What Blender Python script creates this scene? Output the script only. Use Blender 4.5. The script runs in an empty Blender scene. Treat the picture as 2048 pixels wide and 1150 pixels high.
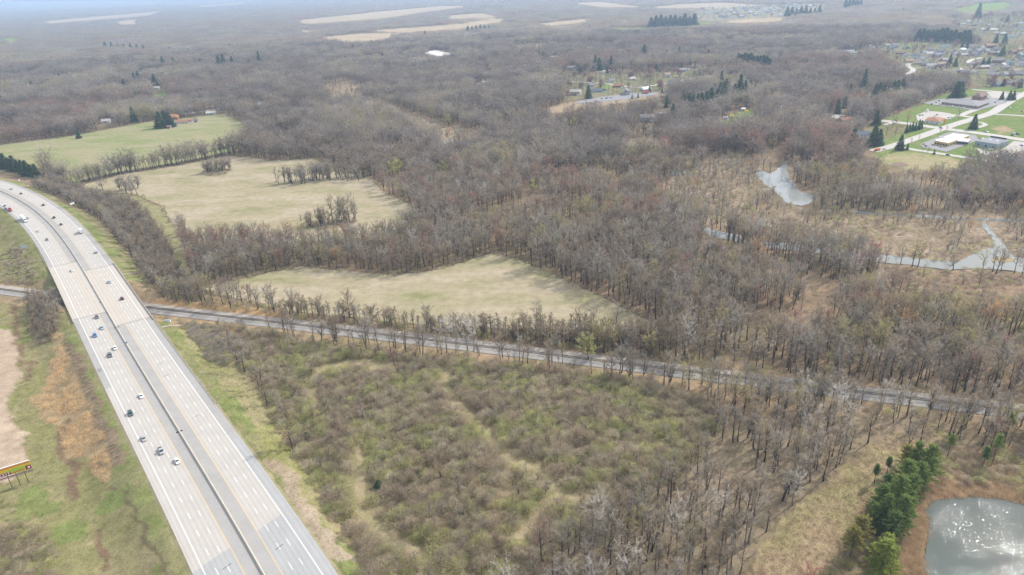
import bpy, bmesh, math, random
import numpy as np
from mathutils import Matrix, Vector

# ------------------------------------------------------------------ camera, sky, sun, exposure
SC = bpy.context.scene
COL = SC.collection
CAM_Z = 193.0
F_PX = 1364.0
PITCH = math.radians(24.161)
ROLL = math.radians(2.2)
ROAD_Z = 6.0
cp, sp, cr, sr = math.cos(PITCH), math.sin(PITCH), math.cos(ROLL), math.sin(ROLL)
fwd = Vector((0, cp, -sp)); up0 = Vector((0, sp, cp)); rt0 = Vector((1, 0, 0))
right = rt0 * cr - up0 * sr
upv = rt0 * sr + up0 * cr
cd = bpy.data.cameras.new('camera'); cam = bpy.data.objects.new('camera', cd); COL.objects.link(cam)
cd.sensor_width = 36.0; cd.lens = F_PX / 2048 * 36.0; cd.clip_start = 1.0; cd.clip_end = 120000
m = Matrix((right, upv, -fwd)).transposed().to_4x4(); m.translation = (0, 0, CAM_Z)
cam.matrix_world = m
SC.camera = cam

SUN_EL, SUN_AZ = math.radians(39.5), math.radians(55)
w = bpy.data.worlds.new('World'); SC.world = w; w.use_nodes = True
nt = w.node_tree; bg = nt.nodes['Background']
sky = nt.nodes.new('ShaderNodeTexSky'); sky.sky_type = 'NISHITA'; sky.sun_disc = False
sky.sun_elevation = SUN_EL; sky.sun_rotation = SUN_AZ; sky.air_density = 1.0; sky.dust_density = 2.0; sky.ozone_density = 1.0
veil = nt.nodes.new('ShaderNodeMixRGB'); veil.inputs[0].default_value = .6; veil.inputs[2].default_value = (4.2, 4.15, 4.1, 1)   # thin high cloud
nt.links.new(sky.outputs[0], veil.inputs[1]); nt.links.new(veil.outputs[0], bg.inputs['Color']); bg.inputs['Strength'].default_value = 0.15
sl = bpy.data.lights.new('sun', 'SUN'); so = bpy.data.objects.new('sun', sl); COL.objects.link(so)
sl.energy = 2.6; sl.angle = math.radians(1.6); sl.color = (1.0, 0.95, 0.88)
sd = Vector((math.sin(SUN_AZ) * math.cos(SUN_EL), math.cos(SUN_AZ) * math.cos(SUN_EL), math.sin(SUN_EL)))
so.rotation_euler = (-sd).to_track_quat('-Z', 'Y').to_euler()
SC.view_settings.view_transform = 'Standard'; SC.view_settings.look = 'None'
SC.view_settings.gamma = 1.0; SC.view_settings.use_curve_mapping = False
SC.view_settings.exposure = 0.80
SC.cycles.max_bounces = 5; SC.cycles.diffuse_bounces = 3; SC.cycles.glossy_bounces = 2
SC.cycles.transmission_bounces = 2; SC.cycles.volume_bounces = 1; SC.cycles.transparent_max_bounces = 4
SC.cycles.use_denoising = True; SC.cycles.denoiser = 'OPENIMAGEDENOISE'
SC.cycles.denoising_input_passes = 'RGB_ALBEDO_NORMAL'; SC.cycles.denoising_prefilter = 'NONE'
SC.cycles.sample_clamp_indirect = 8.0

rng = np.random.default_rng(11)
random.seed(5)

# ------------------------------------------------------------------ helpers
def px(pts, z=0.0):
    """photo pixel(s) -> ground point(s) on the plane at height z"""
    P = np.atleast_2d(np.asarray(pts, float))
    x = P[:, 0] - 1024; y = 575 - P[:, 1]
    xc = (cr * x + sr * y) / F_PX; yc = (-sr * x + cr * y) / F_PX
    den = np.maximum(sp - yc * cp, 0.0105)
    t = (CAM_Z - z) / den
    return np.stack([t * xc, t * (cp + yc * sp)], 1)

def proj(P, z=0.0):
    """world xy -> photo pixel"""
    P = np.atleast_2d(P)
    d = np.stack([P[:, 0], P[:, 1], np.full(len(P), z - CAM_Z) if np.isscalar(z) else z - CAM_Z], 1)
    R = np.array(right); U = np.array(upv); Fw = np.array(fwd)
    dep = d @ Fw
    dep = np.where(dep > 1, dep, 1)
    return 1024 + F_PX * (d @ R) / dep, 575 - F_PX * (d @ U) / dep, dep

def hash2(ix, iy, seed):
    h = (ix.astype(np.int64) * 374761393 + iy.astype(np.int64) * 668265263 + seed * 974634721) & 0x7fffffff
    h = ((h ^ (h >> 13)) * 1274126177) & 0x7fffffff
    return ((h ^ (h >> 16)) & 0xffff) / 65535.0

def vnoise(x, y, scale, seed=0):
    x = x / scale; y = y / scale
    ix = np.floor(x); iy = np.floor(y); fx = x - ix; fy = y - iy
    fx = fx * fx * (3 - 2 * fx); fy = fy * fy * (3 - 2 * fy)
    a = hash2(ix, iy, seed); b = hash2(ix + 1, iy, seed); c = hash2(ix, iy + 1, seed); d = hash2(ix + 1, iy + 1, seed)
    return (a * (1 - fx) + b * fx) * (1 - fy) + (c * (1 - fx) + d * fx) * fy

def fbm(x, y, scale, seed=0, o=3):
    s = 0; a = 1; t = 0
    for k in range(o):
        s = s + a * vnoise(x, y, scale / 2 ** k, seed + k); t += a; a *= .55
    return s / t

def inside(x, y, poly):
    """points in polygon"""
    poly = np.asarray(poly)
    res = np.zeros(x.shape, bool)
    bb = (x >= poly[:, 0].min()) & (x <= poly[:, 0].max()) & (y >= poly[:, 1].min()) & (y <= poly[:, 1].max())
    idx = np.nonzero(bb)[0]
    if len(idx) == 0: return res
    X = x[idx]; Y = y[idx]; r = np.zeros(len(idx), bool)
    n = len(poly)
    for i in range(n):
        x1, y1 = poly[i]; x2, y2 = poly[(i + 1) % n]
        if y1 == y2: continue
        c = ((y1 > Y) != (y2 > Y)) & (X < (x2 - x1) * (Y - y1) / (y2 - y1) + x1)
        r ^= c
    res[idx] = r
    return res

def dline(x, y, line, maxd=1e9):
    """distance of points to a polyline"""
    line = np.asarray(line); d = np.full(x.shape, 1e9)
    lo = line.min(0) - maxd; hi = line.max(0) + maxd
    idx = np.nonzero((x > lo[0]) & (x < hi[0]) & (y > lo[1]) & (y < hi[1]))[0]
    if len(idx) == 0: return d
    X = x[idx]; Y = y[idx]; dd = np.full(len(idx), 1e18)
    for i in range(len(line) - 1):
        a = line[i]; b = line[i + 1]; ab = b - a; L = ab @ ab
        if L < 1e-9: continue
        t = np.clip(((X - a[0]) * ab[0] + (Y - a[1]) * ab[1]) / L, 0, 1)
        dd = np.minimum(dd, (X - a[0] - t * ab[0]) ** 2 + (Y - a[1] - t * ab[1]) ** 2)
    d[idx] = np.sqrt(dd)
    return d

def sstep(a, b, x):
    t = np.clip((x - a) / (b - a), 0, 1); return t * t * (3 - 2 * t)

def tag(o, label=None, cat=None, group=None, kind=None):
    if label: o['label'] = label
    if cat: o['category'] = cat
    if group: o['group'] = group
    if kind: o['kind'] = kind
    return o

def mesh_np(name, V, F, mats=None, mi=None, smooth=False):
    """mesh from numpy verts and a list/array of faces (all tris or all quads, or mixed list)"""
    me = bpy.data.meshes.new(name)
    V = np.asarray(V, np.float32)
    if isinstance(F, np.ndarray):
        n, k = F.shape
        me.vertices.add(len(V)); me.vertices.foreach_set('co', V.ravel())
        me.loops.add(n * k); me.loops.foreach_set('vertex_index', F.astype(np.int32).ravel())
        me.polygons.add(n); me.polygons.foreach_set('loop_start', np.arange(0, n * k, k, dtype=np.int32))
        if mi is not None: me.polygons.foreach_set('material_index', np.asarray(mi, np.int32))
        if smooth: me.polygons.foreach_set('use_smooth', np.ones(n, bool))
        me.update(calc_edges=True)
    else:
        me.from_pydata([tuple(map(float, v)) for v in V], [], F)
        if mi is not None: me.polygons.foreach_set('material_index', np.asarray(mi, np.int32))
        if smooth: me.polygons.foreach_set('use_smooth', np.ones(len(F), bool))
        me.update()
    for mt in (mats or []): me.materials.append(mt)
    return me

def obj(name, me, parent=None, loc=None, rz=0.0):
    o = bpy.data.objects.new(name, me); COL.objects.link(o)
    if loc is not None: o.location = loc
    if rz: o.rotation_euler = (0, 0, rz)
    if parent is not None: o.parent = parent
    return o

def empty(name, loc, rz=0.0, label=None, cat=None, group=None):
    o = bpy.data.objects.new(name, None); COL.objects.link(o); o.location = loc; o.rotation_euler = (0, 0, rz)
    o.empty_display_size = 0.5
    return tag(o, label, cat, group)

class MB:
    """collects simple shapes for one mesh"""
    def __init__(s): s.v = []; s.f = []; s.mi = []
    def add(s, V, F, mi=0):
        n = len(s.v); s.v += [tuple(v) for v in V]; s.f += [tuple(i + n for i in f) for f in F]; s.mi += [mi] * len(F); return s
    def box(s, x0, x1, y0, y1, z0, z1, mi=0):
        V = [(x0, y0, z0), (x1, y0, z0), (x1, y1, z0), (x0, y1, z0), (x0, y0, z1), (x1, y0, z1), (x1, y1, z1), (x0, y1, z1)]
        return s.add(V, [(3, 2, 1, 0), (4, 5, 6, 7), (0, 1, 5, 4), (1, 2, 6, 5), (2, 3, 7, 6), (3, 0, 4, 7)], mi)
    def frus(s, x0, x1, y0, y1, z0, X0, X1, Y0, Y1, z1, mi=0):
        V = [(x0, y0, z0), (x1, y0, z0), (x1, y1, z0), (x0, y1, z0), (X0, Y0, z1), (X1, Y0, z1), (X1, Y1, z1), (X0, Y1, z1)]
        return s.add(V, [(3, 2, 1, 0), (4, 5, 6, 7), (0, 1, 5, 4), (1, 2, 6, 5), (2, 3, 7, 6), (3, 0, 4, 7)], mi)
    def prism(s, poly, z0, z1, mi=0):
        n = len(poly)
        a = sum(poly[i][0] * poly[(i + 1) % n][1] - poly[(i + 1) % n][0] * poly[i][1] for i in range(n))
        if a < 0: poly = list(poly)[::-1]
        V = [(p[0], p[1], z0) for p in poly] + [(p[0], p[1], z1) for p in poly]
        F = [tuple(range(n - 1, -1, -1)), tuple(range(n, 2 * n))] + [(i, (i + 1) % n, n + (i + 1) % n, n + i) for i in range(n)]
        return s.add(V, F, mi)
    def tube(s, a, b, r0, r1=None, k=6, mi=0):
        r1 = r0 if r1 is None else r1
        a = Vector(a); b = Vector(b); d = (b - a).normalized(); u = d.orthogonal().normalized(); v = d.cross(u)
        V = []
        for c, r in ((a, r0), (b, r1)):
            for i in range(k):
                t = 2 * math.pi * i / k; V.append(tuple(c + (u * math.cos(t) + v * math.sin(t)) * r))
        F = [(i, (i + 1) % k, k + (i + 1) % k, k + i) for i in range(k)] + [tuple(range(k - 1, -1, -1)), tuple(range(k, 2 * k))]
        return s.add(V, F, mi)
    def mesh(s, name, mats, smooth=False): return mesh_np(name, np.array(s.v), s.f, mats if isinstance(mats, (list, tuple)) else [mats], s.mi, smooth)
    def build(s, name, mats, parent=None, loc=None, rz=0.0, smooth=False): return obj(name, s.mesh(name, mats, smooth), parent, loc, rz)

def copy_tree(o, parent=None):
    c = o.copy(); COL.objects.link(c)
    if parent is not None: c.parent = parent
    for ch in o.children: copy_tree(ch, c)
    return c

# ------------------------------------------------------------------ materials
def new_mat(name):
    mt = bpy.data.materials.new(name); mt.use_nodes = True
    return mt, mt.node_tree.nodes, mt.node_tree.links, mt.node_tree.nodes['Principled BSDF']

def plain(name, col, rough=.7, var=.12, scale=3.0, metal=0.0, spec=.3):
    mt, N, L, b = new_mat(name)
    tc = N.new('ShaderNodeTexCoord'); no = N.new('ShaderNodeTexNoise'); no.inputs['Scale'].default_value = scale; no.inputs['Detail'].default_value = 3
    L.new(tc.outputs['Object'], no.inputs['Vector'])
    mx = N.new('ShaderNodeMixRGB'); mx.inputs[1].default_value = (*[c * (1 - var) for c in col], 1); mx.inputs[2].default_value = (*[min(1, c * (1 + var)) for c in col], 1)
    L.new(no.outputs['Fac'], mx.inputs[0]); L.new(mx.outputs[0], b.inputs['Base Color'])
    b.inputs['Roughness'].default_value = rough; b.inputs['Metallic'].default_value = metal; b.inputs['Specular IOR Level'].default_value = spec
    return mt

TWIG_GAIN = 1.86
def twig_mat(name, stops, vary=.25, thin=.5, gain=1.0):
    """diffuse bark or twig whose tone differs from tree to tree"""
    stops = [tuple(c * gain * (1.0 if 'needle' in name or 'bark' in name else TWIG_GAIN) for c in q) for q in stops]
    mt, N, L, b = new_mat(name)
    N.remove(b); out = N['Material Output']
    oi = N.new('ShaderNodeObjectInfo'); rp = N.new('ShaderNodeValToRGB')
    rp.color_ramp.elements[0].color = (*stops[0], 1); rp.color_ramp.elements[1].color = (*stops[-1], 1)
    for i, c in enumerate(stops[1:-1]):
        e = rp.color_ramp.elements.new((i + 1) / (len(stops) - 1)); e.color = (*c, 1)
    L.new(oi.outputs['Random'], rp.inputs[0])
    ge = N.new('ShaderNodeNewGeometry'); no = N.new('ShaderNodeTexNoise'); no.inputs['Scale'].default_value = .35; no.inputs['Detail'].default_value = 2
    L.new(ge.outputs['Position'], no.inputs['Vector'])
    mr = N.new('ShaderNodeMapRange'); mr.inputs[1].default_value = .3; mr.inputs[2].default_value = .7; mr.inputs[3].default_value = 1 - vary; mr.inputs[4].default_value = 1 + vary
    L.new(no.outputs['Fac'], mr.inputs[0])
    mu = N.new('ShaderNodeVectorMath'); mu.operation = 'SCALE'; L.new(rp.outputs[0], mu.inputs[0]); L.new(mr.outputs[0], mu.inputs['Scale'])
    d = N.new('ShaderNodeBsdfDiffuse'); L.new(mu.outputs[0], d.inputs['Color'])
    tr = N.new('ShaderNodeBsdfTranslucent'); L.new(mu.outputs[0], tr.inputs['Color']); mx = N.new('ShaderNodeMixShader'); mx.inputs[0].default_value = thin
    L.new(d.outputs[0], mx.inputs[1]); L.new(tr.outputs[0], mx.inputs[2]); L.new(mx.outputs[0], out.inputs['Surface'])
    return mt

def land_mat(name, attr=None, cols=None, fine=1.6, stretch=None, amp=.35):
    """soil and grass: patchy colour with fine tufts; base from a colour attribute or from a ramp of cols"""
    mt, N, L, b = new_mat(name)
    ge = N.new('ShaderNodeNewGeometry')
    def noise(scale, det, src=None):
        n = N.new('ShaderNodeTexNoise'); n.inputs['Scale'].default_value = scale; n.inputs['Detail'].default_value = det; n.inputs['Roughness'].default_value = .6
        L.new(src or ge.outputs['Position'], n.inputs['Vector']); return n
    if attr:
        a = N.new('ShaderNodeAttribute'); a.attribute_name = attr; base = a.outputs['Color']
    else:
        mp = N.new('ShaderNodeMapping'); L.new(ge.outputs['Position'], mp.inputs['Vector'])
        if stretch: mp.inputs['Rotation'].default_value = (0, 0, stretch[0]); mp.inputs['Scale'].default_value = (stretch[1], stretch[2], 1)
        n1 = noise(.02, 5, mp.outputs[0]); rp = N.new('ShaderNodeValToRGB')
        rp.color_ramp.elements[0].position = .3; rp.color_ramp.elements[1].position = .72
        rp.color_ramp.elements[0].color = (*cols[0], 1); rp.color_ramp.elements[1].color = (*cols[-1], 1)
        for i, c in enumerate(cols[1:-1]):
            e = rp.color_ramp.elements.new(.3 + .42 * (i + 1) / (len(cols) - 1)); e.color = (*c, 1)
        L.new(n1.outputs['Fac'], rp.inputs[0]); base = rp.outputs[0]
    n2 = noise(.16, 4); n3 = noise(fine, 3)
    ad = N.new('ShaderNodeMath'); ad.operation = 'ADD'; L.new(n2.outputs['Fac'], ad.inputs[0]); L.new(n3.outputs['Fac'], ad.inputs[1])
    mr = N.new('ShaderNodeMapRange'); mr.inputs[1].default_value = .65; mr.inputs[2].default_value = 1.35; mr.inputs[3].default_value = 1 - amp; mr.inputs[4].default_value = 1 + amp
    L.new(ad.outputs[0], mr.inputs[0])
    mu = N.new('ShaderNodeVectorMath'); mu.operation = 'SCALE'; L.new(base, mu.inputs[0]); L.new(mr.outputs[0], mu.inputs['Scale'])
    L.new(mu.outputs[0], b.inputs['Base Color']); b.inputs['Roughness'].default_value = 1.0; b.inputs['Specular IOR Level'].default_value = 0.0
    bp = N.new('ShaderNodeBump'); bp.inputs['Strength'].default_value = .5; bp.inputs['Distance'].default_value = .25
    L.new(n3.outputs['Fac'], bp.inputs['Height']); L.new(bp.outputs[0], b.inputs['Normal'])
    return mt

def paved_mat(name, col, dark=.82, stain=.05, rough=.85):
    mt, N, L, b = new_mat(name)
    ge = N.new('ShaderNodeNewGeometry')
    at = N.new('ShaderNodeAttribute'); at.attribute_name = 'lane'
    n1 = N.new('ShaderNodeTexNoise'); n1.inputs['Scale'].default_value = .12; n1.inputs['Detail'].default_value = 5; n1.inputs['Roughness'].default_value = .65
    n2 = N.new('ShaderNodeTexNoise'); n2.inputs['Scale'].default_value = 1.5; n2.inputs['Detail'].default_value = 3
    L.new(ge.outputs['Position'], n1.inputs['Vector']); L.new(ge.outputs['Position'], n2.inputs['Vector'])
    ad = N.new('ShaderNodeMath'); ad.operation = 'ADD'; L.new(n1.outputs['Fac'], ad.inputs[0]); L.new(n2.outputs['Fac'], ad.inputs[1])
    mr = N.new('ShaderNodeMapRange'); mr.inputs[1].default_value = .7; mr.inputs[2].default_value = 1.3; mr.inputs[3].default_value = dark; mr.inputs[4].default_value = 2 - dark
    L.new(ad.outputs[0], mr.inputs[0])
    # tyre-worn tracks in each lane (attribute runs 0..1 across a lane)
    fr = N.new('ShaderNodeMath'); fr.operation = 'FRACT'; L.new(at.outputs['Fac'], fr.inputs[0])
    s2 = N.new('ShaderNodeMath'); s2.operation = 'MULTIPLY'; s2.inputs[1].default_value = 4 * math.pi; L.new(fr.outputs[0], s2.inputs[0])
    co = N.new('ShaderNodeMath'); co.operation = 'COSINE'; L.new(s2.outputs[0], co.inputs[0])
    mk = N.new('ShaderNodeMath'); mk.operation = 'MULTIPLY'; mk.inputs[1].default_value = stain; L.new(co.outputs[0], mk.inputs[0])
    a2 = N.new('ShaderNodeMath'); a2.operation = 'ADD'; L.new(mk.outputs[0], a2.inputs[0]); L.new(mr.outputs[0], a2.inputs[1])
    mu = N.new('ShaderNodeVectorMath'); mu.operation = 'SCALE'; mu.inputs[0].default_value = col; L.new(a2.outputs[0], mu.inputs['Scale'])
    L.new(mu.outputs[0], b.inputs['Base Color']); b.inputs['Roughness'].default_value = rough; b.inputs['Specular IOR Level'].default_value = .2
    return mt

def water_mat(name, col, bump=.25, scale=1.2, rough=.03, dist=.1, calm=False):
    mt, N, L, b = new_mat(name)
    ge = N.new('ShaderNodeNewGeometry')
    n1 = N.new('ShaderNodeTexNoise'); n1.inputs['Scale'].default_value = scale; n1.inputs['Detail'].default_value = 1.2 if calm else 3; n1.inputs['Roughness'].default_value = .55
    L.new(ge.outputs['Position'], n1.inputs['Vector'])
    bp = N.new('ShaderNodeBump'); bp.inputs['Strength'].default_value = bump; bp.inputs['Distance'].default_value = dist
    L.new(n1.outputs['Fac'], bp.inputs['Height']); L.new(bp.outputs[0], b.inputs['Normal'])
    if calm:     # wind-ruffled patches among calmer water
        n2 = N.new('ShaderNodeTexNoise'); n2.inputs['Scale'].default_value = .07; n2.inputs['Detail'].default_value = 3; L.new(ge.outputs['Position'], n2.inputs['Vector'])
        mr = N.new('ShaderNodeMapRange'); mr.inputs[1].default_value = .38; mr.inputs[2].default_value = .6; mr.inputs[3].default_value = bump * .55; mr.inputs[4].default_value = bump * 1.15
        L.new(n2.outputs['Fac'], mr.inputs[0]); L.new(mr.outputs[0], bp.inputs['Strength'])
    b.inputs['Base Color'].default_value = (*col, 1); b.inputs['Roughness'].default_value = rough; b.inputs['IOR'].default_value = 1.33
    return mt

M = {}
M['ground'] = land_mat('ground_soil', attr='Col')
M['bark'] = twig_mat('bark', [(.17, .145, .125), (.21, .18, .155), (.25, .22, .19)])
M['bark_dark'] = twig_mat('bark_dark', [(.11, .092, .078), (.15, .125, .105)])
M['bark_pale'] = twig_mat('bark_pale', [(.36, .34, .31), (.42, .40, .37)])
M['twig_gray'] = twig_mat('twig_gray', [(.22, .20, .172), (.265, .243, .21), (.175, .158, .135), (.235, .208, .17)])
M['twig_brown'] = twig_mat('twig_brown', [(.205, .168, .125), (.25, .205, .15), (.17, .142, .108)])
M['twig_red'] = twig_mat('twig_red', [(.22, .15, .12), (.22, .165, .135), (.25, .135, .11)])
M['twig_olive'] = twig_mat('twig_olive', [(.24, .22, .11), (.27, .24, .125), (.21, .19, .12)])
M['dome_gray'] = twig_mat('dome_gray', [(.10, .088, .078), (.27, .24, .215), (.17, .15, .135), (.22, .195, .17), (.125, .11, .095)], .35, .3)
M['dome_brown'] = twig_mat('dome_brown', [(.115, .092, .072), (.26, .215, .165), (.165, .135, .105), (.21, .17, .13)], .35, .3)
M['twig_pale'] = twig_mat('twig_pale', [(.40, .375, .345), (.34, .32, .30)])
M['twig_orange'] = twig_mat('twig_orange', [(.34, .21, .10), (.30, .20, .11)])
M['bud_yellow'] = twig_mat('bud_yellow', [(.29, .29, .11), (.26, .26, .12)])
M['bud_red'] = twig_mat('bud_red', [(.20, .11, .105), (.18, .12, .11), (.22, .105, .10)])
M['forsythia'] = twig_mat('forsythia_yellow', [(.55, .43, .04), (.50, .40, .06)])
M['shrub_gray'] = twig_mat('shrub_gray', [(.29, .255, .20), (.25, .215, .17), (.33, .29, .225)])
M['shrub_olive'] = twig_mat('shrub_olive', [(.30, .29, .15), (.345, .325, .185), (.255, .25, .135), (.325, .31, .185)])
M['shrub_brown'] = twig_mat('shrub_brown', [(.26, .215, .16), (.22, .18, .135), (.295, .245, .185)])
M['shrub_green'] = twig_mat('shrub_green', [(.18, .21, .075), (.22, .24, .09), (.15, .19, .07)])
M['needle'] = twig_mat('pine_needles', [(.23, .315, .105), (.27, .345, .11), (.195, .28, .115)], .35)
M['needle_blue'] = twig_mat('spruce_needles', [(.10, .165, .09), (.12, .185, .095), (.085, .145, .085)], .35)
M['needle_bright'] = twig_mat('pine_needles_bright', [(.32, .38, .10), (.34, .39, .11)], .35)
M['needle_olive'] = twig_mat('pine_needles_olive', [(.34, .32, .10), (.35, .325, .13)], .3)
M['reed'] = twig_mat('dry_reed', [(.42, .315, .19), (.46, .36, .225), (.38, .285, .17)])
M['reed_brown'] = twig_mat('brown_reed', [(.29, .215, .14), (.26, .19, .125), (.33, .25, .165)])
M['marsh_grass'] = twig_mat('marsh_grass', [(.235, .195, .135), (.27, .22, .155), (.205, .165, .115)])
M['field_grass'] = twig_mat('field_grass', [(.11, .125, .045), (.15, .14, .07), (.09, .115, .035)])

# ------------------------------------------------------------------ where things lie
BAR = [(517, 1129), (428, 980), (345, 840), (262, 700), (233, 655), (202, 604), (177, 560), (157.5, 524.5), (136, 491.7), (113, 462), (92, 440), (72.7, 424.5), (49, 407), (23.6, 392), (0, 382)]
bw = px(BAR, ROAD_Z)
cxy = np.polyfit(bw[:, 1] / 500, bw[:, 0], 4)
ys = np.arange(90, 880, 2.0); xs = np.polyval(cxy, ys / 500)
# beyond the measured part carry on with a steady bend
k = np.nonzero(ys > 735)[0][0]
hd = math.atan2(ys[k] - ys[k - 2], xs[k] - xs[k - 2]); pts = [(xs[i], ys[i]) for i in range(k)]
for i in range(130):
    hd += .0028 * 3; pts.append((pts[-1][0] + 3 * math.cos(hd), pts[-1][1] + 3 * math.sin(hd)))
t0 = np.array([xs[0], ys[0]]) - np.array([xs[2], ys[2]]); t0 /= np.linalg.norm(t0)
pts = [tuple(np.array(pts[0]) + t0 * q) for q in (60, 40, 20)] + pts
pts = np.array(pts); L_ = np.concatenate([[0], np.cumsum(np.linalg.norm(np.diff(pts, axis=0), axis=1))])
SS = np.arange(0, L_[-1], 2.0)
CL = np.stack([np.interp(SS, L_, pts[:, 0]), np.interp(SS, L_, pts[:, 1])], 1)
TG = np.gradient(CL, axis=0); TG /= np.linalg.norm(TG, axis=1)[:, None]
NR = np.stack([TG[:, 1], -TG[:, 0]], 1)          # to the right when driving away
def road_pt(s, off):
    s = np.asarray(s, float); i = np.interp(s, SS, np.arange(len(SS)))
    c = np.stack([np.interp(s, SS, CL[:, 0]), np.interp(s, SS, CL[:, 1])], -1)
    n = np.stack([np.interp(s, SS, NR[:, 0]), np.interp(s, SS, NR[:, 1])], -1)
    return c + n * np.asarray(off, float)[..., None]
def road_so(p):
    p = np.atleast_2d(p); S = []; O = []
    for q in p:
        i = int(np.argmin(((CL - q) ** 2).sum(1))); d = q - CL[i]
        S.append(SS[i] + d @ TG[i]); O.append(d @ NR[i])
    return np.array(S), np.array(O)
def road_head(s):
    t = np.array([np.interp(s, SS, TG[:, 0]), np.interp(s, SS, TG[:, 1])]); return math.atan2(t[1], t[0])
LANE_Y, LANE_W = 5.2, 16.2        # yellow and white edge line offsets either side of the barrier
EDGE_L, EDGE_R = -19.6, 20.4

RAILPX = [(-60, 570), (0, 577), (22.6, 581), (97, 593), (291, 613.5), (367, 623), (432, 631), (512.6, 640), (593.5, 650), (820, 676.5), (963.6, 692), (1107, 709.7), (1238, 726), (1327, 735), (1460, 754), (1593.5, 771), (1726.5, 786), (1904, 804), (2048, 822), (2140, 833)]
rw = px(RAILPX, .5)
rx = np.linspace(rw[:, 0].min() - 150, rw[:, 0].max() + 150, 400)
rc = np.polyfit(rw[:, 0] / 300, rw[:, 1], 4)
rin = (rx >= rw[:, 0].min()) & (rx <= rw[:, 0].max())
ry = np.polyval(rc, np.clip(rx, rw[:, 0].min(), rw[:, 0].max()) / 300)
d1 = np.polyval(np.polyder(rc), rw[:, 0].min() / 300) / 300; d2 = np.polyval(np.polyder(rc), rw[:, 0].max() / 300) / 300
ry = ry + np.where(rx < rw[:, 0].min(), (rx - rw[:, 0].min()) * d1, 0) + np.where(rx > rw[:, 0].max(), (rx - rw[:, 0].max()) * d2, 0)
RAIL = np.stack([rx, ry], 1)
RT = np.gradient(RAIL, axis=0); RT /= np.linalg.norm(RT, axis=1)[:, None]; RN = np.stack([RT[:, 1], -RT[:, 0]], 1)   # toward the camera

def zground(x, y):
    x = np.asarray(x, float); y = np.asarray(y, float)
    d = dline(x, y, CL[::4], 70)
    e = sstep(44, 21, d) * (ROAD_Z - .28)
    r = dline(x, y, RAIL[::4], 60)
    return e * sstep(8, 24, r)

P_ = lambda *a: px(a)
# open ground: no trees
FIELDS = {
 'far': P_((-60, 292), (0, 290), (150, 271), (290, 245), (330, 240), (450, 228), (497, 252), (488, 285), (459, 304), (348, 327), (243, 344), (143, 367), (110, 348), (60, 330), (0, 318), (-60, 312)),
 'mid': P_((150, 374), (243, 349), (348, 332), (459, 312), (500, 315), (540, 322), (625, 317), (668, 336), (700, 346), (735, 353), (752, 368), (772, 388), (798, 398), (825, 412), (822, 440), (780, 472), (600, 487), (480, 484), (392, 482), (350, 455), (325, 415), (275, 390), (210, 382)),
 'near': P_((985, 506), (1030, 518), (1100, 546), (1200, 592), (1280, 634), (1318, 652), (1290, 664), (1000, 657), (850, 652), (700, 634), (560, 622), (500, 603), (430, 588), (395, 573), (470, 560), (540, 545), (600, 534), (660, 539), (720, 544), (790, 551), (870, 540), (930, 524)),
}
POND = P_((1848.7, 1020), (1862, 1006.5), (1870, 998.7), (1901, 996), (1927, 995), (1958, 993.5), (1990, 996), (2016, 1001), (2048, 1009), (2130, 1018), (2230, 1060), (2260, 1150), (2200, 1260), (1900, 1270), (1853, 1200), (1856.5, 1150), (1846, 1111), (1851, 1085), (1859, 1056), (1856.5, 1035))
POOL = P_((1519, 340), (1539, 349), (1553, 341), (1564, 330), (1575, 325), (1573, 346), (1585, 363), (1597, 383), (1626, 388), (1629, 400), (1606, 412), (1573, 408), (1552, 384), (1527, 367), (1510, 347))
RIVER = P_((1318, 380), (1330, 384), (1350, 412), (1376, 441), (1432, 461), (1490, 473), (1544, 483), (1614, 491), (1690, 500), (1759, 508), (1821, 515), (1880, 522), (1912, 524), (1935, 514), (1962, 501), (1988, 494), (1984, 478), (1966, 458), (1962, 446), (1972, 444), (1980, 458), (2003, 480), (2016, 500), (2024, 512), (2048, 517), (2110, 522), (2110, 552), (2048, 545), (1985, 537), (1940, 537), (1895, 540), (1821, 530), (1750, 524), (1690, 513), (1610, 504), (1540, 495), (1486, 486), (1425, 472), (1366, 452), (1334, 424), (1318, 395))
ISLET = P_((1981, 519), (1995, 514), (2020, 515), (2032, 521), (2010, 525), (1988, 524))
CREEK = P_((1700, 420), (1759, 427), (1838, 429), (1940, 436), (2048, 439), (2110, 442), (2110, 447), (2048, 445), (1940, 441), (1838, 434), (1759, 432), (1700, 424))
WETS = [P_((938, 281), (956, 278), (980, 281), (1006, 284), (990, 288), (950, 287)), P_((870, 283), (900, 279), (915, 283), (890, 287)), P_((1330, 345), (1372, 338), (1394, 352), (1360, 356)), P_((1020, 318), (1045, 310), (1062, 312), (1050, 338), (1026, 342)), P_((1845, 580), (1852, 577), (1850, 590), (1844, 592)),
        P_((1898, 495), (1916, 492), (1914, 499), (1900, 501))]
MARSH = [P_((1300, 378), (1360, 348), (1430, 322), (1510, 318), (1530, 350), (1600, 418), (1760, 425), (1900, 420), (2110, 425), (2110, 500), (1960, 545), (1740, 512), (1600, 490), (1440, 455), (1370, 430)),
         P_((1738, 528), (1820, 536), (1900, 544), (2110, 556), (2110, 645), (1980, 640), (1900, 632), (1800, 610), (1750, 590)),
         P_((740, 215), (790, 212), (860, 235), (900, 250), (960, 262), (1000, 285), (940, 290), (870, 275), (800, 250)),
         P_((640, 170), (700, 160), (740, 172), (720, 190), (660, 195)),
         P_((1020, 90), (1090, 86), (1105, 96), (1080, 106), (1025, 105))]
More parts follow.
